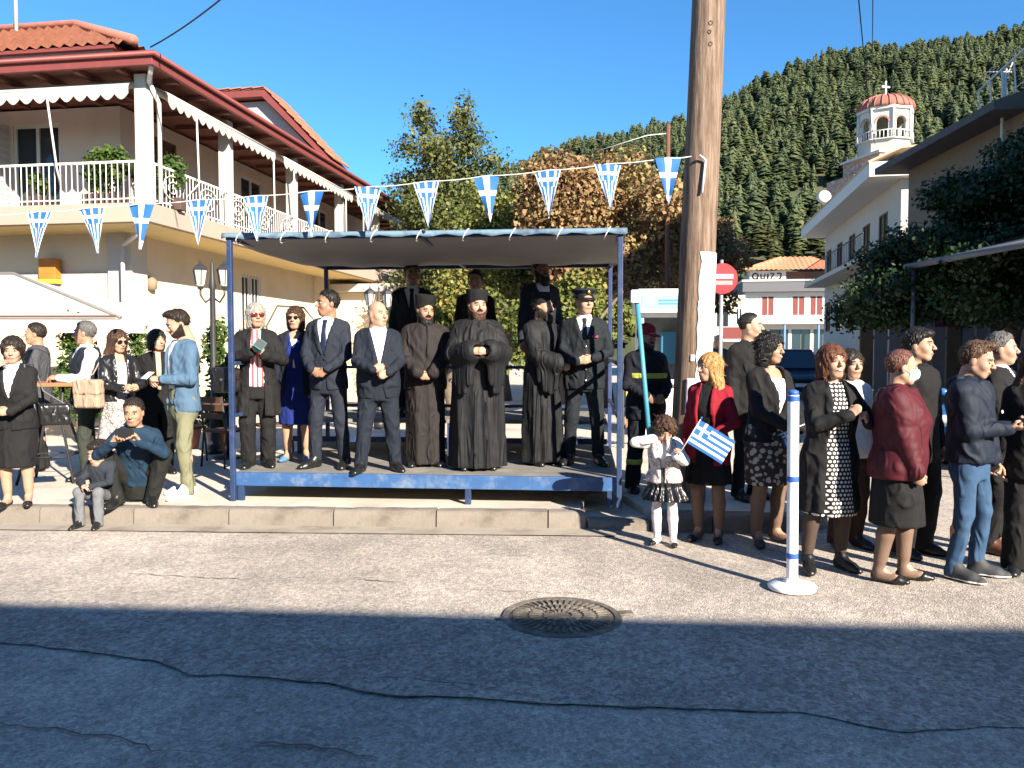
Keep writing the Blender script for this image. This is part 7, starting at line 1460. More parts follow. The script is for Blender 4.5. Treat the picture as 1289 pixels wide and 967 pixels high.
mb = MB(); mb.box(-0.05, 0.05, -0.006, 0.006, -0.06, 0.06); mb.box(-0.05, 0.05, -0.05, -0.002, -0.064, -0.056); o = mb.build('phone_case', TEALC, None, bevel=0.003); o.location = mid_hands(PW10, (0.02, -0.03, 0.03)); o.rotation_euler = (R(-25), R(35), R(20)); tag(o, 'teal folding phone case held by the silver-haired woman', 'phone case')
mb = MB(); mb.box(-0.045, 0.045, -0.010, -0.0065, -0.052, 0.052); mb.build('phone', BLK, o)

def bag(label, loc, rz, size, m, strap_to, rz_s=0, strapm=None, mid=None):
    w_, d_, h_ = size; o = empty('handbag', loc, rz, label, 'handbag')
    f = Fld((-w_, -d_ - 0.05, -0.05), (w_, d_ + 0.05, h_ + 0.08), 0.011); X, Y, Z = f.all()
    bx = lambda sx, sy, z0, z1, rr: np.sqrt(np.maximum(np.abs(X) - sx + rr, 0) ** 2 + np.maximum(np.abs(Y) - sy + rr, 0) ** 2 + np.maximum(np.abs(Z - (z0 + z1) / 2) - (z1 - z0) / 2 + rr, 0) ** 2) - rr
    body = bx(w_ / 2, d_ / 2, 0, h_, 0.03) + 0.004 * np.sin(X * 40) * np.sin(Z * 35); V_, F_ = nets(body.astype(np.float32), f.lo, f.h); mesh_from('pouch', V_, F_, m, o, True)
    fl = np.maximum(bx(w_ / 2 + 0.004, d_ / 2 + 0.007, h_ * 0.45, h_ + 0.006, 0.03), Y - d_ * 0.25); V_, F_ = nets(fl.astype(np.float32), f.lo, f.h); mesh_from('flap', V_, F_, m, o, True)
    mb = MB(); inv = Matrix.Translation(-Vector(loc)); Rm = Matrix.Rotation(-rz, 3, 'Z'); T = [Rm @ (Vector(q) - Vector(loc)) for q in strap_to]
    mb.tube([(-w_ * 0.42, 0, h_ * 0.9)] + T + [(w_ * 0.42, 0, h_ * 0.9)], 0.007, 6); mb.build('strap', strapm or m, o, True)
    mb = MB(); mb.box(-0.012, 0.012, -d_ / 2 - 0.014, -d_ / 2 - 0.008, h_ * 0.5, h_ * 0.5 + 0.018); mb.build('clasp', SILV, o); return o
sh = PW1.P(PW1.sh[1] + Vector((-0.02, 0.0, 0.075)))
bag('small black shoulder bag hanging beside the woman in the skirt suit', PW1.P((0.33, 0.02, 0.74)), R(20), (0.26, 0.09, 0.20), F_LEATH, [sh + Vector((0.05, -0.08, -0.25)), sh + Vector((0, -0.05, 0)), sh + Vector((0.02, 0.06, 0)), sh + Vector((0.08, 0.1, -0.25))], strapm=F_LGREY)
sh = PW4.P(PW4.sh[0] + Vector((0.0, 0.0, 0.075)))
bag('tan shoulder bag of the woman with long brown hair', PW4.P((-0.31, -0.06, 0.83)), R(-10), (0.30, 0.13, 0.30), F_TAN, [sh + Vector((-0.08, -0.08, -0.2)), sh + Vector((0, -0.03, 0)), sh + Vector((0.03, 0.05, 0)), sh + Vector((-0.02, 0.1, -0.2))])
sh = PW10.P(PW10.sh[0] + Vector((-0.0, 0.0, 0.085)))
bag('black leather handbag on the arm of the silver-haired woman', PW10.P((-0.285, -0.13, 0.76)), R(-15), (0.26, 0.13, 0.24), F_LEATH, [sh + Vector((-0.08, -0.1, -0.28)), sh + Vector((0, -0.04, 0)), sh + Vector((0.03, 0.05, 0)), sh + Vector((-0.05, 0.08, -0.3))])
mb = MB(); loc = mid_hands(PM5, (-0.03, -0.03, 0.04)); mb.box(-0.07, 0.07, -0.004, 0.004, -0.05, 0.05); o = mb.build('folded_paper', F_WHITE, None, bevel=0.002); o.location = gp(176, 600, PV) * 0 + loc; o.rotation_euler = (R(-50), 0, R(-46)); tag(o, 'folded white paper between the hands of the man in the blazer', 'paper')

# flags on sticks: cloth built stripe by stripe
FL_B = fab('flag_blue', (0.022, 0.115, 0.33), rough=0.7, fold=0.3); FL_W = fab('flag_white', (0.62, 0.63, 0.66), rough=0.7, fold=0.3)
def flag_cloth(W_, H_, amp=0.02, nx=27, ny=18, name='cloth', parent=None):
    V = []; Fq = []; mi = []
    for j in range(ny + 1):
        for i in range(nx + 1):
            u, v = i / nx, j / ny; V.append((u * W_, amp * math.sin(u * 7 + v * 2.5) * (0.3 + u), -v * H_ - 0.03 * u * u * H_))
    for j in range(ny):
        for i in range(nx):
            a = j * (nx + 1) + i; Fq.append((a, a + 1, a + nx + 2, a + nx + 1))
            st = j // 2
            if j < 10 and i < 10: white = (4 <= j < 6) or (4 <= i < 6)
            else: white = st % 2 == 1
            mi.append(1 if white else 0)
    o = mesh_from(name, V, Fq, [FL_B, FL_W], parent, True, mi); return o
def stick_flag(label, base, tip, W_, H_, roll, flip=False):
    base = Vector(base); tip = Vector(tip); o = empty('hand_flag', base, 0, label, 'flag'); L = (tip - base).length
    z = (tip - base).normalized(); x = Vector((roll[0], roll[1], roll[2])); x = (x - z * x.dot(z)).normalized(); y = z.cross(x)
    M = Matrix((x, y, z)).transposed(); o.rotation_euler = M.to_euler()
    mb = MB(); mb.tube([(0, 0, -0.03), (0, 0, L)], 0.004, 6); mb.build('stick', F_WHITE, o, True)
    mb = MB(); mb.lathe([(0.0075, 0), (0.0075, 0.012), (0.003, 0.02)], 8, (0, 0, L)); mb.build('stick_tip', FL_B, o, True)
    c = flag_cloth(W_, H_, 0.012, parent=o); c.location = (0.004, 0, L - 0.01); return o
hb = PGIRL.P(PGIRL.wr[1] + PGIRL.hf[1] * 0.06)
stick_flag('blue and white striped hand flag waved by the little girl', hb + Vector((0, -0.01, -0.02)), hb + Vector((0.155, -0.04, 0.25)), 0.31, 0.205, (0.80, -0.15, -0.6))
hb = PW25.P((PW25.wr[0] + PW25.hf[0] * 0.09))
stick_flag('small furled blue flag held by the woman in the floral skirt', hb + Vector((0.02, -0.02, 0.05)), hb + Vector((-0.16, -0.05, -0.02)), 0.12, 0.13, (-0.3, -0.1, -0.9))
# ------------------------------------------------------------------ the platform with its canopy
BLUEP = mat('blue_paint', (0.016, 0.034, 0.090), rough=0.5, var=0.3, scale=14, bump=0.15, bscale=40, stain=(0.04, 0.06, 0.12), stain_scale=8); BLUED = mat('blue_paint_dark', (0.022, 0.04, 0.12), rough=0.5, var=0.3, scale=14, stain=(0.05, 0.06, 0.10), stain_scale=8)
BEAMB = mat('blue_beam_paint', (0.030, 0.085, 0.21), rough=0.5, var=0.35, scale=9, bump=0.15, bscale=40, stain=(0.12, 0.17, 0.25), stain_scale=5)
DECK = mat('deck_plywood', (0.17, 0.16, 0.145), rough=0.9, var=0.3, scale=4, stain=(0.26, 0.24, 0.21), stain_scale=3)
PL = Vector((-2.66, 7.62, 0)); PRr = math.atan2(-0.33, 3.62); PWd, PDp = 3.64, 2.75
pf = empty('platform', PL, PRr, 'blue metal viewing platform with a grey canopy', 'platform')
ZD = 0.42; ZG = 0.15; ZT = 2.63
nb_ = 9
for k in range(nb_):
    w_ = PDp / nb_; mb = MB(); mb.box(0.0, PWd, k * w_ + 0.003, (k + 1) * w_ - 0.003, ZD - 0.03, ZD); mb.build('deck_board', DECK, pf)
mb = MB(); mb.box(-0.03, PWd + 0.03, -0.045, -0.003, ZD - 0.125, ZD + 0.002); mb.build('front_beam', BEAMB, pf, bevel=0.006)
mb = MB(); mb.box(-0.03, PWd + 0.03, PDp + 0.003, PDp + 0.045, ZD - 0.125, ZD); mb.build('back_beam', BLUEP, pf, bevel=0.006)
for x in (-0.03, PWd - 0.012): mb = MB(); mb.box(x, x + 0.042, 0.0, PDp, ZD - 0.125, ZD - 0.031); mb.build('side_beam', BLUEP, pf, bevel=0.006)
for (x, y) in ((0.06, -0.02), (2.26, -0.02), (PWd - 0.06, -0.02), (0.06, PDp), (2.26, PDp), (PWd - 0.06, PDp)): mb = MB(); mb.box(x - 0.028, x + 0.028, y - 0.022, y + 0.022, ZG, ZD - 0.126); mb.build('foot', BLUEP, pf, bevel=0.004)
for (x, y, m) in ((0.0, 0.0, BLUEP), (PWd + 0.02, 0.0, BLUEP), (0.0, PDp, BLUED), (PWd + 0.02, PDp, BLUED)): mb = MB(); mb.box(x - 0.024, x + 0.024, y - 0.024 - 0.07 * (y < 1), y + 0.024 - 0.07 * (y < 1), ZG + 0.001, ZT); mb.build('post', m, pf, bevel=0.006)
for (a, b) in (((-0.03, -0.07), (PWd + 0.05, -0.07)), ((-0.03, PDp), (PWd + 0.05, PDp))): mb = MB(); mb.box(a[0], b[0], a[1] - 0.022, a[1] + 0.022, ZT, ZT + 0.045); mb.build('top_rail', BLUEP, pf, bevel=0.005)
for x in (0.0, PWd * 0.5, PWd + 0.02): mb = MB(); mb.box(x - 0.022, x + 0.022, -0.045, PDp - 0.025, ZT, ZT + 0.044); mb.build('roof_bar', BLUED, pf, bevel=0.005)
for z in (0.85, 1.35):
    mb = MB(); mb.box(0.031, PWd - 0.011, PDp + 0.048, PDp + 0.078, z, z + 0.04); mb.build('back_rail', BLUEP, pf, bevel=0.005)
for x in (0.0, PWd + 0.02):
    for z in (0.95, 1.45): mb = MB(); mb.box(x - 0.018, x + 0.018, -0.03, PDp - 0.031, z, z + 0.036); mb.build('side_rail', BLUEP, pf, bevel=0.004)
mb = MB(); mb.box(0.05, PWd - 0.05, 1.35, PDp - 0.02, ZD + 0.36, ZD + 0.40); ri = mb.build('back_step', DECK, pf)
for x in (0.1, PWd / 2, PWd - 0.15): mb = MB(); mb.box(x, x + 0.05, 1.37, 1.42, ZD, ZD + 0.359); mb.build('leg', BLUED, ri)
mb = MB(); mb.box(0.05, PWd - 0.05, 1.36, 1.385, ZD + 0.14, ZD + 0.20); mb.build('step_rail', BLUEP, ri)
# canvas: sags between the bars, hem rolled over the front rail
CANV = mat('canvas_grey', (0.26, 0.245, 0.235), rough=0.9, var=0.15, scale=3, bump=0.2, bscale=50); HEM = mat('canvas_hem_blue', (0.12, 0.19, 0.25), rough=0.8, var=0.4, scale=10, stain=(0.03, 0.05, 0.09), stain_scale=4)
nx, ny = 48, 30; V = []; Fq = []
for i in range(nx + 1):
    for j in range(ny + 1):
        u, v = i / nx, j / ny; sag = 0.13 * math.sin(math.pi * v) * (0.6 + 0.4 * abs(math.sin(2 * math.pi * u))) + 0.012 * math.sin(u * 40 + v * 9) * math.sin(math.pi * v)
        V.append((-0.06 + u * (PWd + 0.14), -0.10 + v * (PDp + 0.16), ZT + 0.052 - sag))
for i in range(nx):
    for j in range(ny): a = i * (ny + 1) + j; Fq.append((a, a + ny + 1, a + ny + 2, a + 1))
cv = mesh_from('canopy', V, Fq, CANV, pf, True); md = cv.modifiers.new('t', 'SOLIDIFY'); md.thickness = 0.006; md.offset = 1
rg = random.Random(3); vs = []; fs = []; n = 90
for i in range(n + 1):
    u = -0.06 + (PWd + 0.14) * i / n; dz = 0.010 * math.sin(i * 0.9) + rg.uniform(-0.004, 0.004)
    vs += [(u, -0.085, ZT + 0.066), (u, -0.112, ZT + 0.055), (u, -0.116 - abs(dz), ZT + 0.012 + dz)]
fs = [(3 * i + k, 3 * i + 3 + k, 3 * i + 4 + k, 3 * i + 1 + k) for i in range(n) for k in (0, 1)]
mb = MB(); mb.add(vs, fs); o = mb.build('hem', HEM, cv, True); md = o.modifiers.new('t', 'SOLIDIFY'); md.thickness = 0.006
for i in range(9): mb = MB(); u = 0.1 + i * 0.43; mb.tube([(u + 0.03 * math.cos(a), -0.07 - 0.062 * math.sin(a), ZT + 0.022 + 0.052 * math.cos(a + 1.57) * 0 + 0.055 * math.cos(a)) for a in np.linspace(0, 6.2, 10)], 0.006, 5); mb.build('lashing', mat('rope_white', (0.6, 0.6, 0.58)), cv, True)

# ------------------------------------------------------------------ utility pole, signs, bollard
WOOD = bpy.data.materials.new('weathered_pole'); WOOD.use_nodes = True; n = WOOD.node_tree; b = n.nodes['Principled BSDF']; b.inputs['Roughness'].default_value = 0.9
tc = n.nodes.new('ShaderNodeTexCoord'); mp = n.nodes.new('ShaderNodeMapping'); mp.inputs['Scale'].default_value = (14, 14, 0.9); no = n.nodes.new('ShaderNodeTexNoise'); no.inputs['Scale'].default_value = 2.2; no.inputs['Detail'].default_value = 8; no.inputs['Roughness'].default_value = 0.7
rp = n.nodes.new('ShaderNodeValToRGB'); rp.color_ramp.elements[0].position = 0.30; rp.color_ramp.elements[0].color = (0.045, 0.030, 0.022, 1); rp.color_ramp.elements[1].position = 0.68; rp.color_ramp.elements[1].color = (0.27, 0.20, 0.145, 1); e = rp.color_ramp.elements.new(0.48); e.color = (0.145, 0.093, 0.062, 1)
n.links.new(tc.outputs['Object'], mp.inputs[0]); n.links.new(mp.outputs[0], no.inputs['Vector']); n.links.new(no.outputs['Fac'], rp.inputs[0]); n.links.new(rp.outputs[0], b.inputs['Base Color']); bp = n.nodes.new('ShaderNodeBump'); bp.inputs['Strength'].default_value = 0.8; bp.inputs['Distance'].default_value = 0.015; n.links.new(no.outputs['Fac'], bp.inputs['Height']); n.links.new(bp.outputs[0], b.inputs['Normal'])
PB = Vector((1.69, 7.62, 0.15)); PT = Vector((1.69 + 0.28, 7.62, 8.5)); up = empty('utility_pole', PB, 0, 'weathered wooden utility pole with white paint beside the blonde woman', 'utility pole')
mb = MB(); rgp = np.random.RandomState(2); n_ = 28; rings = 40; vs = []
for i in range(rings + 1):
    t = i / rings; c = (PT - PB) * t
    for j in range(n_):
        a = 2 * math.pi * j / n_; r_ = (0.178 - 0.040 * t) * (1 + 0.018 * math.sin(3 * a + 5 * t) + 0.012 * math.sin(11 * a + 3 * math.sin(9 * t))); vs.append((c.x + r_ * math.cos(a), c.y + r_ * math.sin(a), c.z))
fs = [(i * n_ + j, i * n_ + (j + 1) % n_, (i + 1) * n_ + (j + 1) % n_, (i + 1) * n_ + j) for i in range(rings) for j in range(n_)]; mb.add(vs, fs); mb.build('shaft', WOOD, up, True)
def pole_patch(name, z0, z1, a0, a1, m, parent=up, ex=0.008, rag=0.0):
    mb = MB(); vs = []; k = 14; rr = random.Random(7)
    for i in range(k + 1):
        z = z0 + (z1 - z0) * i / k; t = z / (PT - PB).z; c = (PT - PB) * t; j0 = rr.uniform(-rag, rag)
        for j in range(9): a = R(a0 + j0 + (a1 - a0 - j0) * j / 8); r_ = (0.178 - 0.040 * t) * (1 + 0.018 * math.sin(3 * a + 5 * t)) + ex; vs.append((c.x + r_ * math.cos(a), c.y + r_ * math.sin(a), z))
    mb.add(vs, [(i * 9 + j, i * 9 + j + 1, i * 9 + j + 10, i * 9 + j + 9) for i in range(k) for j in range(8)]); o = mb.build(name, m, parent, True); md = o.modifiers.new('t', 'SOLIDIFY'); md.thickness = 0.003; return o
pole_patch('white_paint_panel', 1.12, 2.36, -92, 12, mat('pole_white', (0.78, 0.78, 0.77), rough=0.8, var=0.05, stain=(0.62, 0.61, 0.58), stain_scale=3), rag=5)
pole_patch('pink_notice', 0.85, 1.18, -120, -62, mat('notice_pink', (0.70, 0.50, 0.58), rough=0.8, var=0.2, scale=30), ex=0.013); pole_patch('paper_scrap', 1.80, 1.90, -95, -80, mat('paper_white', (0.7, 0.7, 0.7), var=0.05), ex=0.010); pole_patch('paper_scrap', 1.34, 1.40, -110, -98, mat('paper_white', (0.7, 0.7, 0.7), var=0.05), ex=0.010)
for (z, a, rr_) in ((4.46, -92, 0.018), (4.38, -95, 0.016), (4.27, -90, 0.018)):        # branded marks: rings burnt into the wood
    mb = MB(); t = z / 8.35; c = (PT - PB) * t; r_ = 0.178 - 0.04 * t + 0.004; pts = []
    for q in np.linspace(0, 6.28, 14): aa = R(a) + rr_ * math.cos(q) / r_; pts.append((c.x + r_ * math.cos(aa), c.y + r_ * math.sin(aa), z + rr_ * math.sin(q)))
    mb.tube(pts, 0.003, 5); mb.build('burnt_mark', mat('burnt_wood', (0.08, 0.05, 0.034)), up, True)
mb = MB(); mb.tube([(0.07, -0.19, 2.9), (0.10, -0.19, 3.20), (0.04, -0.20, 3.24)], 0.012, 5); mb.build('hook', mat('rope_white', (0.6, 0.6, 0.58)), up, True)
# no-entry sign
ns = empty('road_sign', (0, 0, 0), 0, 'round red no-entry sign with a white bar behind the utility pole', 'road sign'); c = yp(909, 351, 13.5); ns.location = (c.x, c.y, 0.15); zc = c.z - 0.15
SRED = mat('sign_red', (0.52, 0.012, 0.018), rough=0.4, var=0.05); SWHT = mat('sign_white', (0.68, 0.66, 0.64), rough=0.4, var=0.05); SPNK = mat('sign_faded_red', (0.62, 0.20, 0.20), rough=0.5, var=0.1); STK = mat('sticker_gold', (0.55, 0.30, 0.06), rough=0.5, var=0.4, scale=30)
mb = MB(); mb.lathe([(0.005, 0), (0.255, 0), (0.26, 0.006), (0.26, 0.014), (0.255, 0.02), (0.005, 0.02)], 40); o = mb.build('disc', SRED, ns); o.rotation_euler = (R(90), 0, 0); o.location = (0, 0, zc)
mb = MB(); mb.box(-0.20, 0.18, -0.0245, -0.0205, 0.00, 0.075); q = mb.build('white_bar', SWHT, ns); q.location = (0, 0, zc); mb = MB(); mb.box(-0.20, 0.17, -0.0235, -0.0205, -0.105, -0.035); q = mb.build('faded_sticker', SPNK, ns); q.location = (0, 0, zc); v, f_ = ellmesh((-0.17, -0.021, 0.16), (0.05, 0.004, 0.07), 8, 6); q = mesh_from('gold_sticker', v, f_, STK, ns, True); q.location = (0, 0, zc)
mb = MB(); mb.tube([(0, 0.04, 0), (0, 0.04, zc + 0.32)], 0.03, 8); mb.build('post', mat('galvanised', (0.35, 0.36, 0.37), rough=0.5, metal=0.5), ns, True)
# bollard
WP = mat('bollard_white', (0.76, 0.76, 0.75), rough=0.45, var=0.05, stain=(0.60, 0.58, 0.54), stain_scale=5); BB = mat('bollard_blue', (0.03, 0.10, 0.42), rough=0.5, var=0.1)
bo = empty('bollard', gp(997, 741), R(0), 'white post with blue bands on a round base at the roadside', 'bollard'); bo.rotation_euler = (0, R(-0.5), 0)
mb = MB(); mb.lathe([(0.155, 0.004), (0.158, 0.02), (0.150, 0.032), (0.06, 0.045), (0.045, 0.07)], 36); mb.build('base', WP, bo, True, auto=50); mb = MB(); mb.tube([(0, 0, 0.05), (0, 0, 1.30)], 0.037, 20); mb.build('shaft', WP, bo, True, auto=50); mb = MB(); mb.lathe([(0.037, 1.30), (0.034, 1.325), (0.01, 1.335)], 20); mb.build('cap', BB, bo, True)
for z in (1.275, 0.74, 0.225): mb = MB(); mb.lathe([(0.0372, z - 0.018), (0.0390, z - 0.018), (0.0390, z + 0.018), (0.0372, z + 0.018)], 20); mb.build('blue_band', BB, bo, True, auto=40)
# teal pole leaning at the platform's corner
tp = empty('leaning_pole', (1.36, 7.50, 0.15), 0, 'teal wooden pole leaning beside the right post of the platform', 'pole'); mb = MB(); mb.tube([(0, 0, 0.0), (-0.20, -0.10, 1.92)], 0.024, 10); mb.build('shaft', mat('teal_paint', (0.04, 0.20, 0.26), rough=0.5, var=0.2), tp, True); mb = MB(); mb.box(-0.26, -0.17, -0.14, -0.06, 1.88, 2.0); mb.build('head_block', WP, tp, bevel=0.01)
# dark rusty mast behind, with its cable
dm = empty('thin_mast', (yp(840, 300, 19).x, 19, 0.15), 0, 'thin rusty mast rising through the autumn tree', 'mast'); mb = MB(); mb.tube([(0, 0, 0), (0, 0, 6.75)], [0.07, 0.05], 8); mb.build('shaft', mat('rust', (0.12, 0.055, 0.035), rough=0.8, var=0.3), dm, True); mb = MB(); mb.tube([(0, 0, 6.55), (-0.5, 0, 6.5), (-1.6, 0.2, 6.2)], 0.010, 5); mb.build('cable', WP, dm, True)
# wires
def wire(label, a, b, sag, r=0.012):
    a, b = Vector(a), Vector(b); mb = MB(); mb.tube([a.lerp(b, t) + Vector((0, 0, -sag * 4 * t * (1 - t))) for t in np.linspace(0, 1, 18)], r, 5); o = mb.build('overhead_cable', mat('cable_black', (0.01, 0.01, 0.012), rough=0.6), None, True); tag(o, label, 'cable', 'overhead cables')
wire('black cable running from the house roof corner up out of the picture', hw(0.1, 0.0, 7.2), yp(345, -60, 11.0), 0.1, 0.014); wire('left of two thin cables at the upper right', (3.3, 8.0, 6.2), (14.0, 31, 9.5), 0.4, 0.010); wire('right of two thin cables at the upper right', (3.55, 8.0, 6.2), (15.2, 34, 12.0), 0.4, 0.008)

# ------------------------------------------------------------------ bunting of pennants
bu = empty('bunting', (0, 0, 0), 0, 'string of blue and white striped flag pennants across the street', 'bunting')
PN = [(50, 267), (115, 262), (178, 257), (250, 252), (322, 247), (392, 241), (463, 236), (536, 229), (612, 222), (689, 215), (765, 207), (841, 199)]; kinds = 'sscsscsscsscsc'; kinds = ['s', 's', 'c', 's', 's', 'c', 's', 's', 'c', 's', 's', 'c']
def pennant(kind, seed):
    r = random.Random(seed); nx, ny = 22, 26; V = []; Fq = []; mi = []; W_, H_ = 0.24, 0.41; am = r.uniform(0.008, 0.02); ph = r.uniform(0, 6); tw = r.uniform(-0.5, 0.5)
    for j in range(ny + 1):
        v = j / ny
        for i in range(nx + 1):
            u = i / nx; x = (u - 0.5) * W_ * (1 - v * 0.985); y = am * math.sin(u * 6 + ph + v * 2) * (0.3 + v) + tw * x * v; V.append((x + 0.03 * v * math.sin(ph), y, -v * H_))
    for j in range(ny):
        for i in range(nx):
            a = j * (nx + 1) + i; Fq.append((a, a + 1, a + nx + 2, a + nx + 1)); u, v = (i + 0.5) / nx, (j + 0.5) / ny; c = abs(u - 0.5)
            if kind == 'c': w_ = c < 0.12 + 0.05 * v or 0.30 < v < 0.44 or (v > 0.82)
            elif v < 0.36: w_ = c < 0.06 or 0.15 < v < 0.24 or 0.28 < c < 0.36 or c > 0.45
            else: w_ = int(u * 9) % 2 == 0
            mi.append(1 if w_ else 0)
    return mesh_from('pennant', V, Fq, [FL_B, FL_W], bu, True, mi)
rope = []
def roped(px): return 7.22 + 0.1 * math.sin(px / 200)
for i, (px, py) in enumerate(PN):
    p_ = yp(px, py, roped(px)); o = pennant(kinds[i], 40 + i); o.location = p_; o.rotation_euler = (0, R(random.Random(i).uniform(-4, 4)), R(random.Random(i + 9).uniform(-11, 11)) - 0.03); rope.append(p_)
for i in (1, 2, 3): q = yp(50, 267, 7.25) + Vector((-0.54 * i, 0.02 * i, -0.03 * i)); o = pennant('s', 60 + i); o.location = q; rope.insert(0, q)
rope.append(yp(870, 197, 7.42)); pts = []
for a, b in zip(rope[:-1], rope[1:]):
    for t in (0, 0.25, 0.5, 0.75): pts.append(a.lerp(b, t) + Vector((0, 0, 0.004 - 0.012 * 4 * t * (1 - t))))
pts.append(rope[-1]); mb = MB(); mb.tube(pts, 0.0045, 5); mb.build('cord', mat('cord_white', (0.62, 0.62, 0.58)), bu, True)

# ------------------------------------------------------------------ lantern posts, café furniture, kiosk
IRN = mat('wrought_iron', (0.025, 0.025, 0.028), rough=0.5, var=0.2, spec=0.5); LGL = mat('lantern_glass', (0.62, 0.60, 0.50), rough=0.15, var=0.05, spec=0.6)
def lantern_post(loc, H_, label, arm=0.26, ls=1.0, rz=0):
    r = empty('street_lamp', loc, rz, label, 'street lamp', 'twin-lantern street lamps'); mb = MB(); mb.lathe([(0.11, 0), (0.11, 0.12), (0.075, 0.16), (0.065, 0.75), (0.045, 0.82), (0.036, H_ - 0.35), (0.05, H_ - 0.30), (0.03, H_ - 0.2), (0.02, H_), (0.005, H_ + 0.08)], 14); mb.build('post', IRN, r, True)
    for sg in (-1, 1):
        mb = MB(); mb.tube([(0, 0, H_ - 0.45), (sg * arm * 0.6, 0, H_ - 0.52), (sg * arm, 0, H_ - 0.42), (sg * arm, 0, H_ - 0.30)], 0.016, 6); mb.build('bracket', IRN, r, True)
        z = H_ - 0.30; mb = MB(); mb.lathe([(0.045 * ls, z), (0.075 * ls, z + 0.03), (0.115 * ls, z + 0.27 * ls), (0.11 * ls, z + 0.28 * ls)], 6, (sg * arm, 0, 0)); o = mb.build('lantern', LGL, r); mb = MB(); mb.lathe([(0.135 * ls, z + 0.28 * ls), (0.10 * ls, z + 0.34 * ls), (0.03 * ls, z + 0.39 * ls), (0.008, z + 0.46 * ls)], 6, (sg * arm, 0, 0)); mb.build('lantern_cap', IRN, o)
        for k in range(6): mb = MB(); a = R(60 * k); mb.tube([(sg * arm + 0.077 * ls * math.cos(a), 0.077 * ls * math.sin(a), z + 0.03), (sg * arm + 0.117 * ls * math.cos(a), 0.117 * ls * math.sin(a), z + 0.28 * ls)], 0.009, 5); mb.build('glazing_bar', IRN, o)
        mb = MB(); mb.lathe([(0.05 * ls, z - 0.04), (0.06 * ls, z)], 6, (sg * arm, 0, 0)); mb.build('lantern_cup', IRN, o)
    return r
lantern_post((yp(268, 400, 11.0).x, 11.0, 0.15), 2.62, 'black twin-lantern lamp post left of the platform', arm=0.165, ls=0.80); lantern_post((yp(477, 400, 14.5).x, 14.5, 0.15), 2.52, 'farther twin-lantern lamp post seen above the bald man', arm=0.16, ls=0.85, rz=R(20))
TWD = mat('table_wood', (0.30, 0.13, 0.055), rough=0.5, var=0.25, scale=10)
tb = empty('high_table', (yp(66, 500, 8.75).x, 8.75, 0.15), R(12), 'brown-topped high café table with black metal legs', 'table')
mb = MB(); mb.box(-0.30, 0.30, -0.30, 0.30, 1.05, 1.09); mb.build('table_top', TWD, tb, bevel=0.008)
for sx in (-1, 1):
    for sy in (-1, 1): mb = MB(); mb.tube([(sx * 0.16, sy * 0.16, 1.05), (sx * 0.12, sy * 0.12, 0.7), (sx * 0.28, sy * 0.28, 0.0)], 0.016, 6); mb.build('leg', IRN, tb, True)
mb = MB(); mb.tube([(-0.2, -0.2, 0.28), (0.2, -0.2, 0.28), (0.2, 0.2, 0.28), (-0.2, 0.2, 0.28), (-0.2, -0.2, 0.28)], 0.010, 5); mb.build('footrest', IRN, tb, True)
def stool(loc, rz, label):
    r = empty('bar_stool', loc, rz, label, 'stool', 'café seats'); mb = MB(); mb.box(-0.17, 0.17, -0.17, 0.17, 0.74, 0.78); mb.build('seat', BRN, r, bevel=0.01)
    for sx in (-1, 1):
        for sy in (-1, 1): mb = MB(); mb.tube([(sx * 0.15, sy * 0.15, 0.74), (sx * 0.2, sy * 0.2, 0)], 0.013, 6); mb.build('leg', IRN, r, True)
    for z, e in ((0.25, 0.185), (0.5, 0.17)): mb = MB(); mb.tube([(-e, -e, z), (e, -e, z), (e, e, z), (-e, e, z), (-e, -e, z)], 0.009, 5); mb.build('rung', IRN, r, True)
def chair(loc, rz, label, m):
    r = empty('cafe_chair', loc, rz, label, 'chair', 'café seats'); mb = MB(); mb.box(-0.22, 0.22, -0.22, 0.22, 0.43, 0.46); mb.build('seat', m, r, bevel=0.01)
    for sx in (-1, 1):
        mb = MB(); mb.tube([(sx * 0.19, -0.19, 0.43), (sx * 0.21, -0.21, 0)], 0.013, 6); mb.build('leg', IRN, r, True); mb = MB(); mb.tube([(sx * 0.20, 0.26, 0.88), (sx * 0.20, 0.20, 0.45), (sx * 0.21, 0.24, 0)], 0.013, 6); mb.build('leg', IRN, r, True)
    for k in range(3): mb = MB(); mb.box(-0.2, 0.2, 0.225 + 0.015 * k, 0.245 + 0.015 * k, 0.60 + 0.10 * k, 0.67 + 0.10 * k); mb.build('back_slat', m, r)
stool((-4.95, 9.55, 0.15), R(20), 'bar stool behind the high table'); chair((-3.55, 9.9, 0.15), R(150), 'dark café chair in front of the lantern post', BRN); chair((-4.25, 10.2, 0.15), R(60), 'dark café chair left of the lantern post', BRN); chair((-3.2, 10.6, 0.15), R(-150), 'dark café chair beside the potted shrub', BRN)
tb2 = empty('cafe_table', (-3.8, 10.6, 0.15), 0, 'low dark café table among the chairs by the lantern post', 'table'); mb = MB(); mb.lathe([(0.33, 0.72), (0.34, 0.735), (0.33, 0.75)], 20); mb.build('table_top', BRN, tb2, True, auto=40); mb = MB(); mb.tube([(0, 0, 0.72), (0, 0, 0.02)], 0.03, 8); mb.build('stem', IRN, tb2, True); mb = MB(); mb.lathe([(0.22, 0), (0.2, 0.02), (0.03, 0.04)], 16); mb.build('base', IRN, tb2, True)
ar = empty('metal_arch', (yp(366, 420, 17).x, 17.0, 0.15), R(80 - 90), 'thin dark metal arch standing against the cream wall', 'arch'); mb = MB(); mb.tube([(-0.55, 0, 0), (-0.55, 0, 1.95), (-0.30, 0, 2.38), (0.30, 0, 2.34), (0.55, 0, 2.05), (0.55, 0, 0)], 0.022, 6); mb.build('frame', mat('arch_grey', (0.10, 0.09, 0.08)), ar, True)
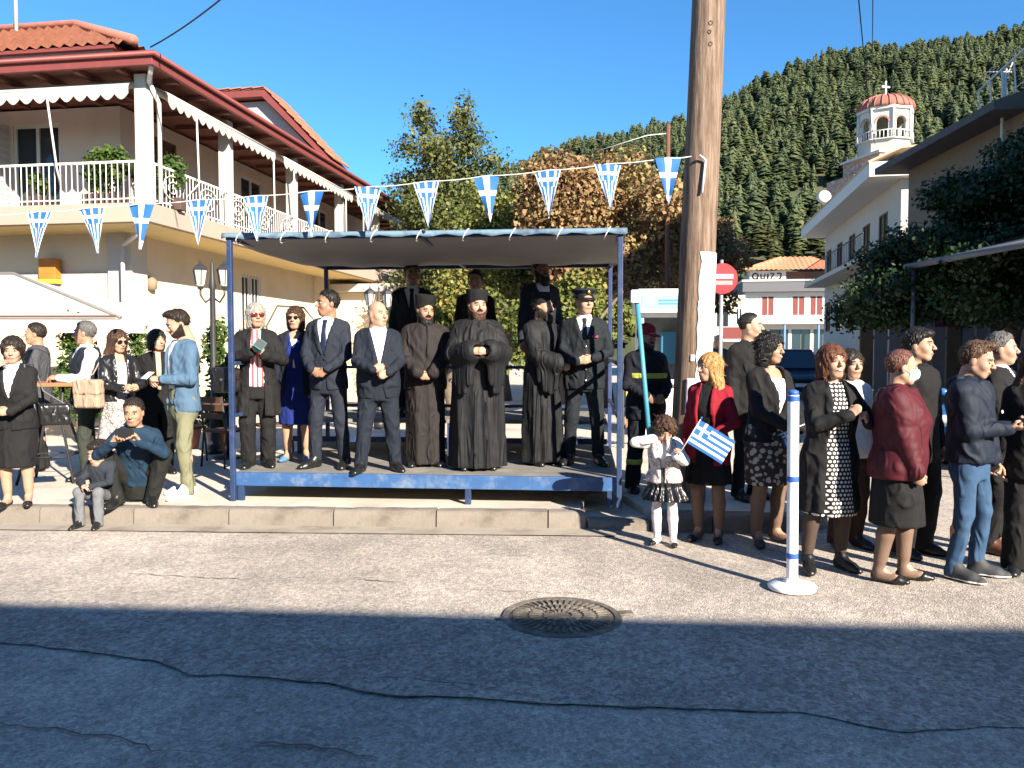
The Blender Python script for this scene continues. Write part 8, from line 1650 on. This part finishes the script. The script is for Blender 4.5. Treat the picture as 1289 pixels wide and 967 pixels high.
for z in (0.6, 1.2): mb = MB(); mb.tube([(-0.55, 0, z), (0.55, 0, z)], 0.014, 5); mb.build('cross_bar', mat('arch_grey', (0.1, 0.09, 0.08)), ar, True)
# kiosk
kz = empty('kiosk', (yp(806, 400, 13.2).x, 13.2, 0.15), R(-4), 'white street kiosk with a pale blue sign board beyond the firefighter', 'kiosk')
mb = MB(); wall_cells(mb, 'x', 0, 0.85, 0, 2.05, 0, 0.05, [(0.06, 0.79, 0.95, 1.98)]); mb.box(0, 0.05, 0.051, 0.9, 0, 2.05); mb.box(0.80, 0.85, 0.051, 0.9, 0, 2.05); mb.box(0, 0.85, 0.9, 0.95, 0, 2.05); mb.build('wall', WP, kz); mb = MB(); mb.box(-0.05, 0.92, -0.15, 1.0, 2.051, 2.44); mb.build('roof', WP, kz, bevel=0.01)
mb = MB(); mb.box(0.0, 0.87, -0.162, -0.152, 2.13, 2.33); sg_ = mb.build('sign_board', mat('sign_pale_blue', (0.22, 0.46, 0.62), rough=0.5, var=0.1), kz); mb = MB(); mb.box(0.28, 0.83, -0.168, -0.1625, 2.235, 2.265); mb.box(0.28, 0.75, -0.168, -0.1625, 2.185, 2.21); mb.build('lettering', mat('sign_letter_blue', (0.06, 0.22, 0.42)), sg_); mb = MB(); mb.lathe([(0.01, 0), (0.055, 0), (0.055, 0.006)], 16); q = mb.build('emblem', WP, sg_); q.rotation_euler = (R(90), 0, 0); q.location = (0.14, -0.1625, 2.23)
mb = MB(); mb.box(0.06, 0.79, 0.6, 0.64, 0.1, 2.0); mb.build('back_shelf', mat('shelf_grey', (0.10, 0.12, 0.12), var=0.4, scale=8), kz); mb = MB(); mb.box(0.40, 0.76, 0.45, 0.59, 1.2, 1.75); mb.build('display_screen', mat('screen_blue', (0.03, 0.12, 0.20), rough=0.3), kz); mb = MB(); mb.box(0.0, 0.85, -0.12, -0.002, 0.88, 0.94); mb.build('counter', WP, kz)
rk = empty('newspaper_rack', (1.62, 11.6, 0.15), R(10), 'colourful magazine rack behind the officer', 'rack')
mb = MB()
for x in (0, 0.55): mb.box(x, x + 0.03, 0, 0.03, 0, 1.25)
for z in (0.3, 0.62, 0.94): mb.box(0.031, 0.549, -0.03, 0.03, z, z + 0.02)
mb.build('frame', IRN, rk); rgm = random.Random(2)
for z in (0.32, 0.64, 0.96):
    for k in range(4):
        c_ = rgm.choice([(0.5, 0.1, 0.03), (0.6, 0.3, 0.05), (0.6, 0.55, 0.5), (0.3, 0.03, 0.05)]); mb = MB(); mb.box(0.04 + k * 0.128, 0.155 + k * 0.128, -0.035, -0.020, z + 0.002, z + 0.24); mb.build('magazine', mat('magazine_%d%d' % (int(c_[0] * 100), int(c_[1] * 100)), c_, var=0.4, scale=30), rk)
# weed at the kerb
wd = gp(413, 655, 0.03); t = empty('weed', (wd.x, wd.y - 0.02, 0.0), 0, 'small dry weed growing at the foot of the kerb', 'weed'); leaves('leaf_tuft', [(0, 0, 0.05, 0.06, 0.03, 0.06)], 90, 0.05, L_SH, t, 3, 0.25)
mb = MB(); mb.tube([(0, 0, 0), (0.01, 0, 0.09)], 0.003, 4); mb.build('stalk', BARK, t)
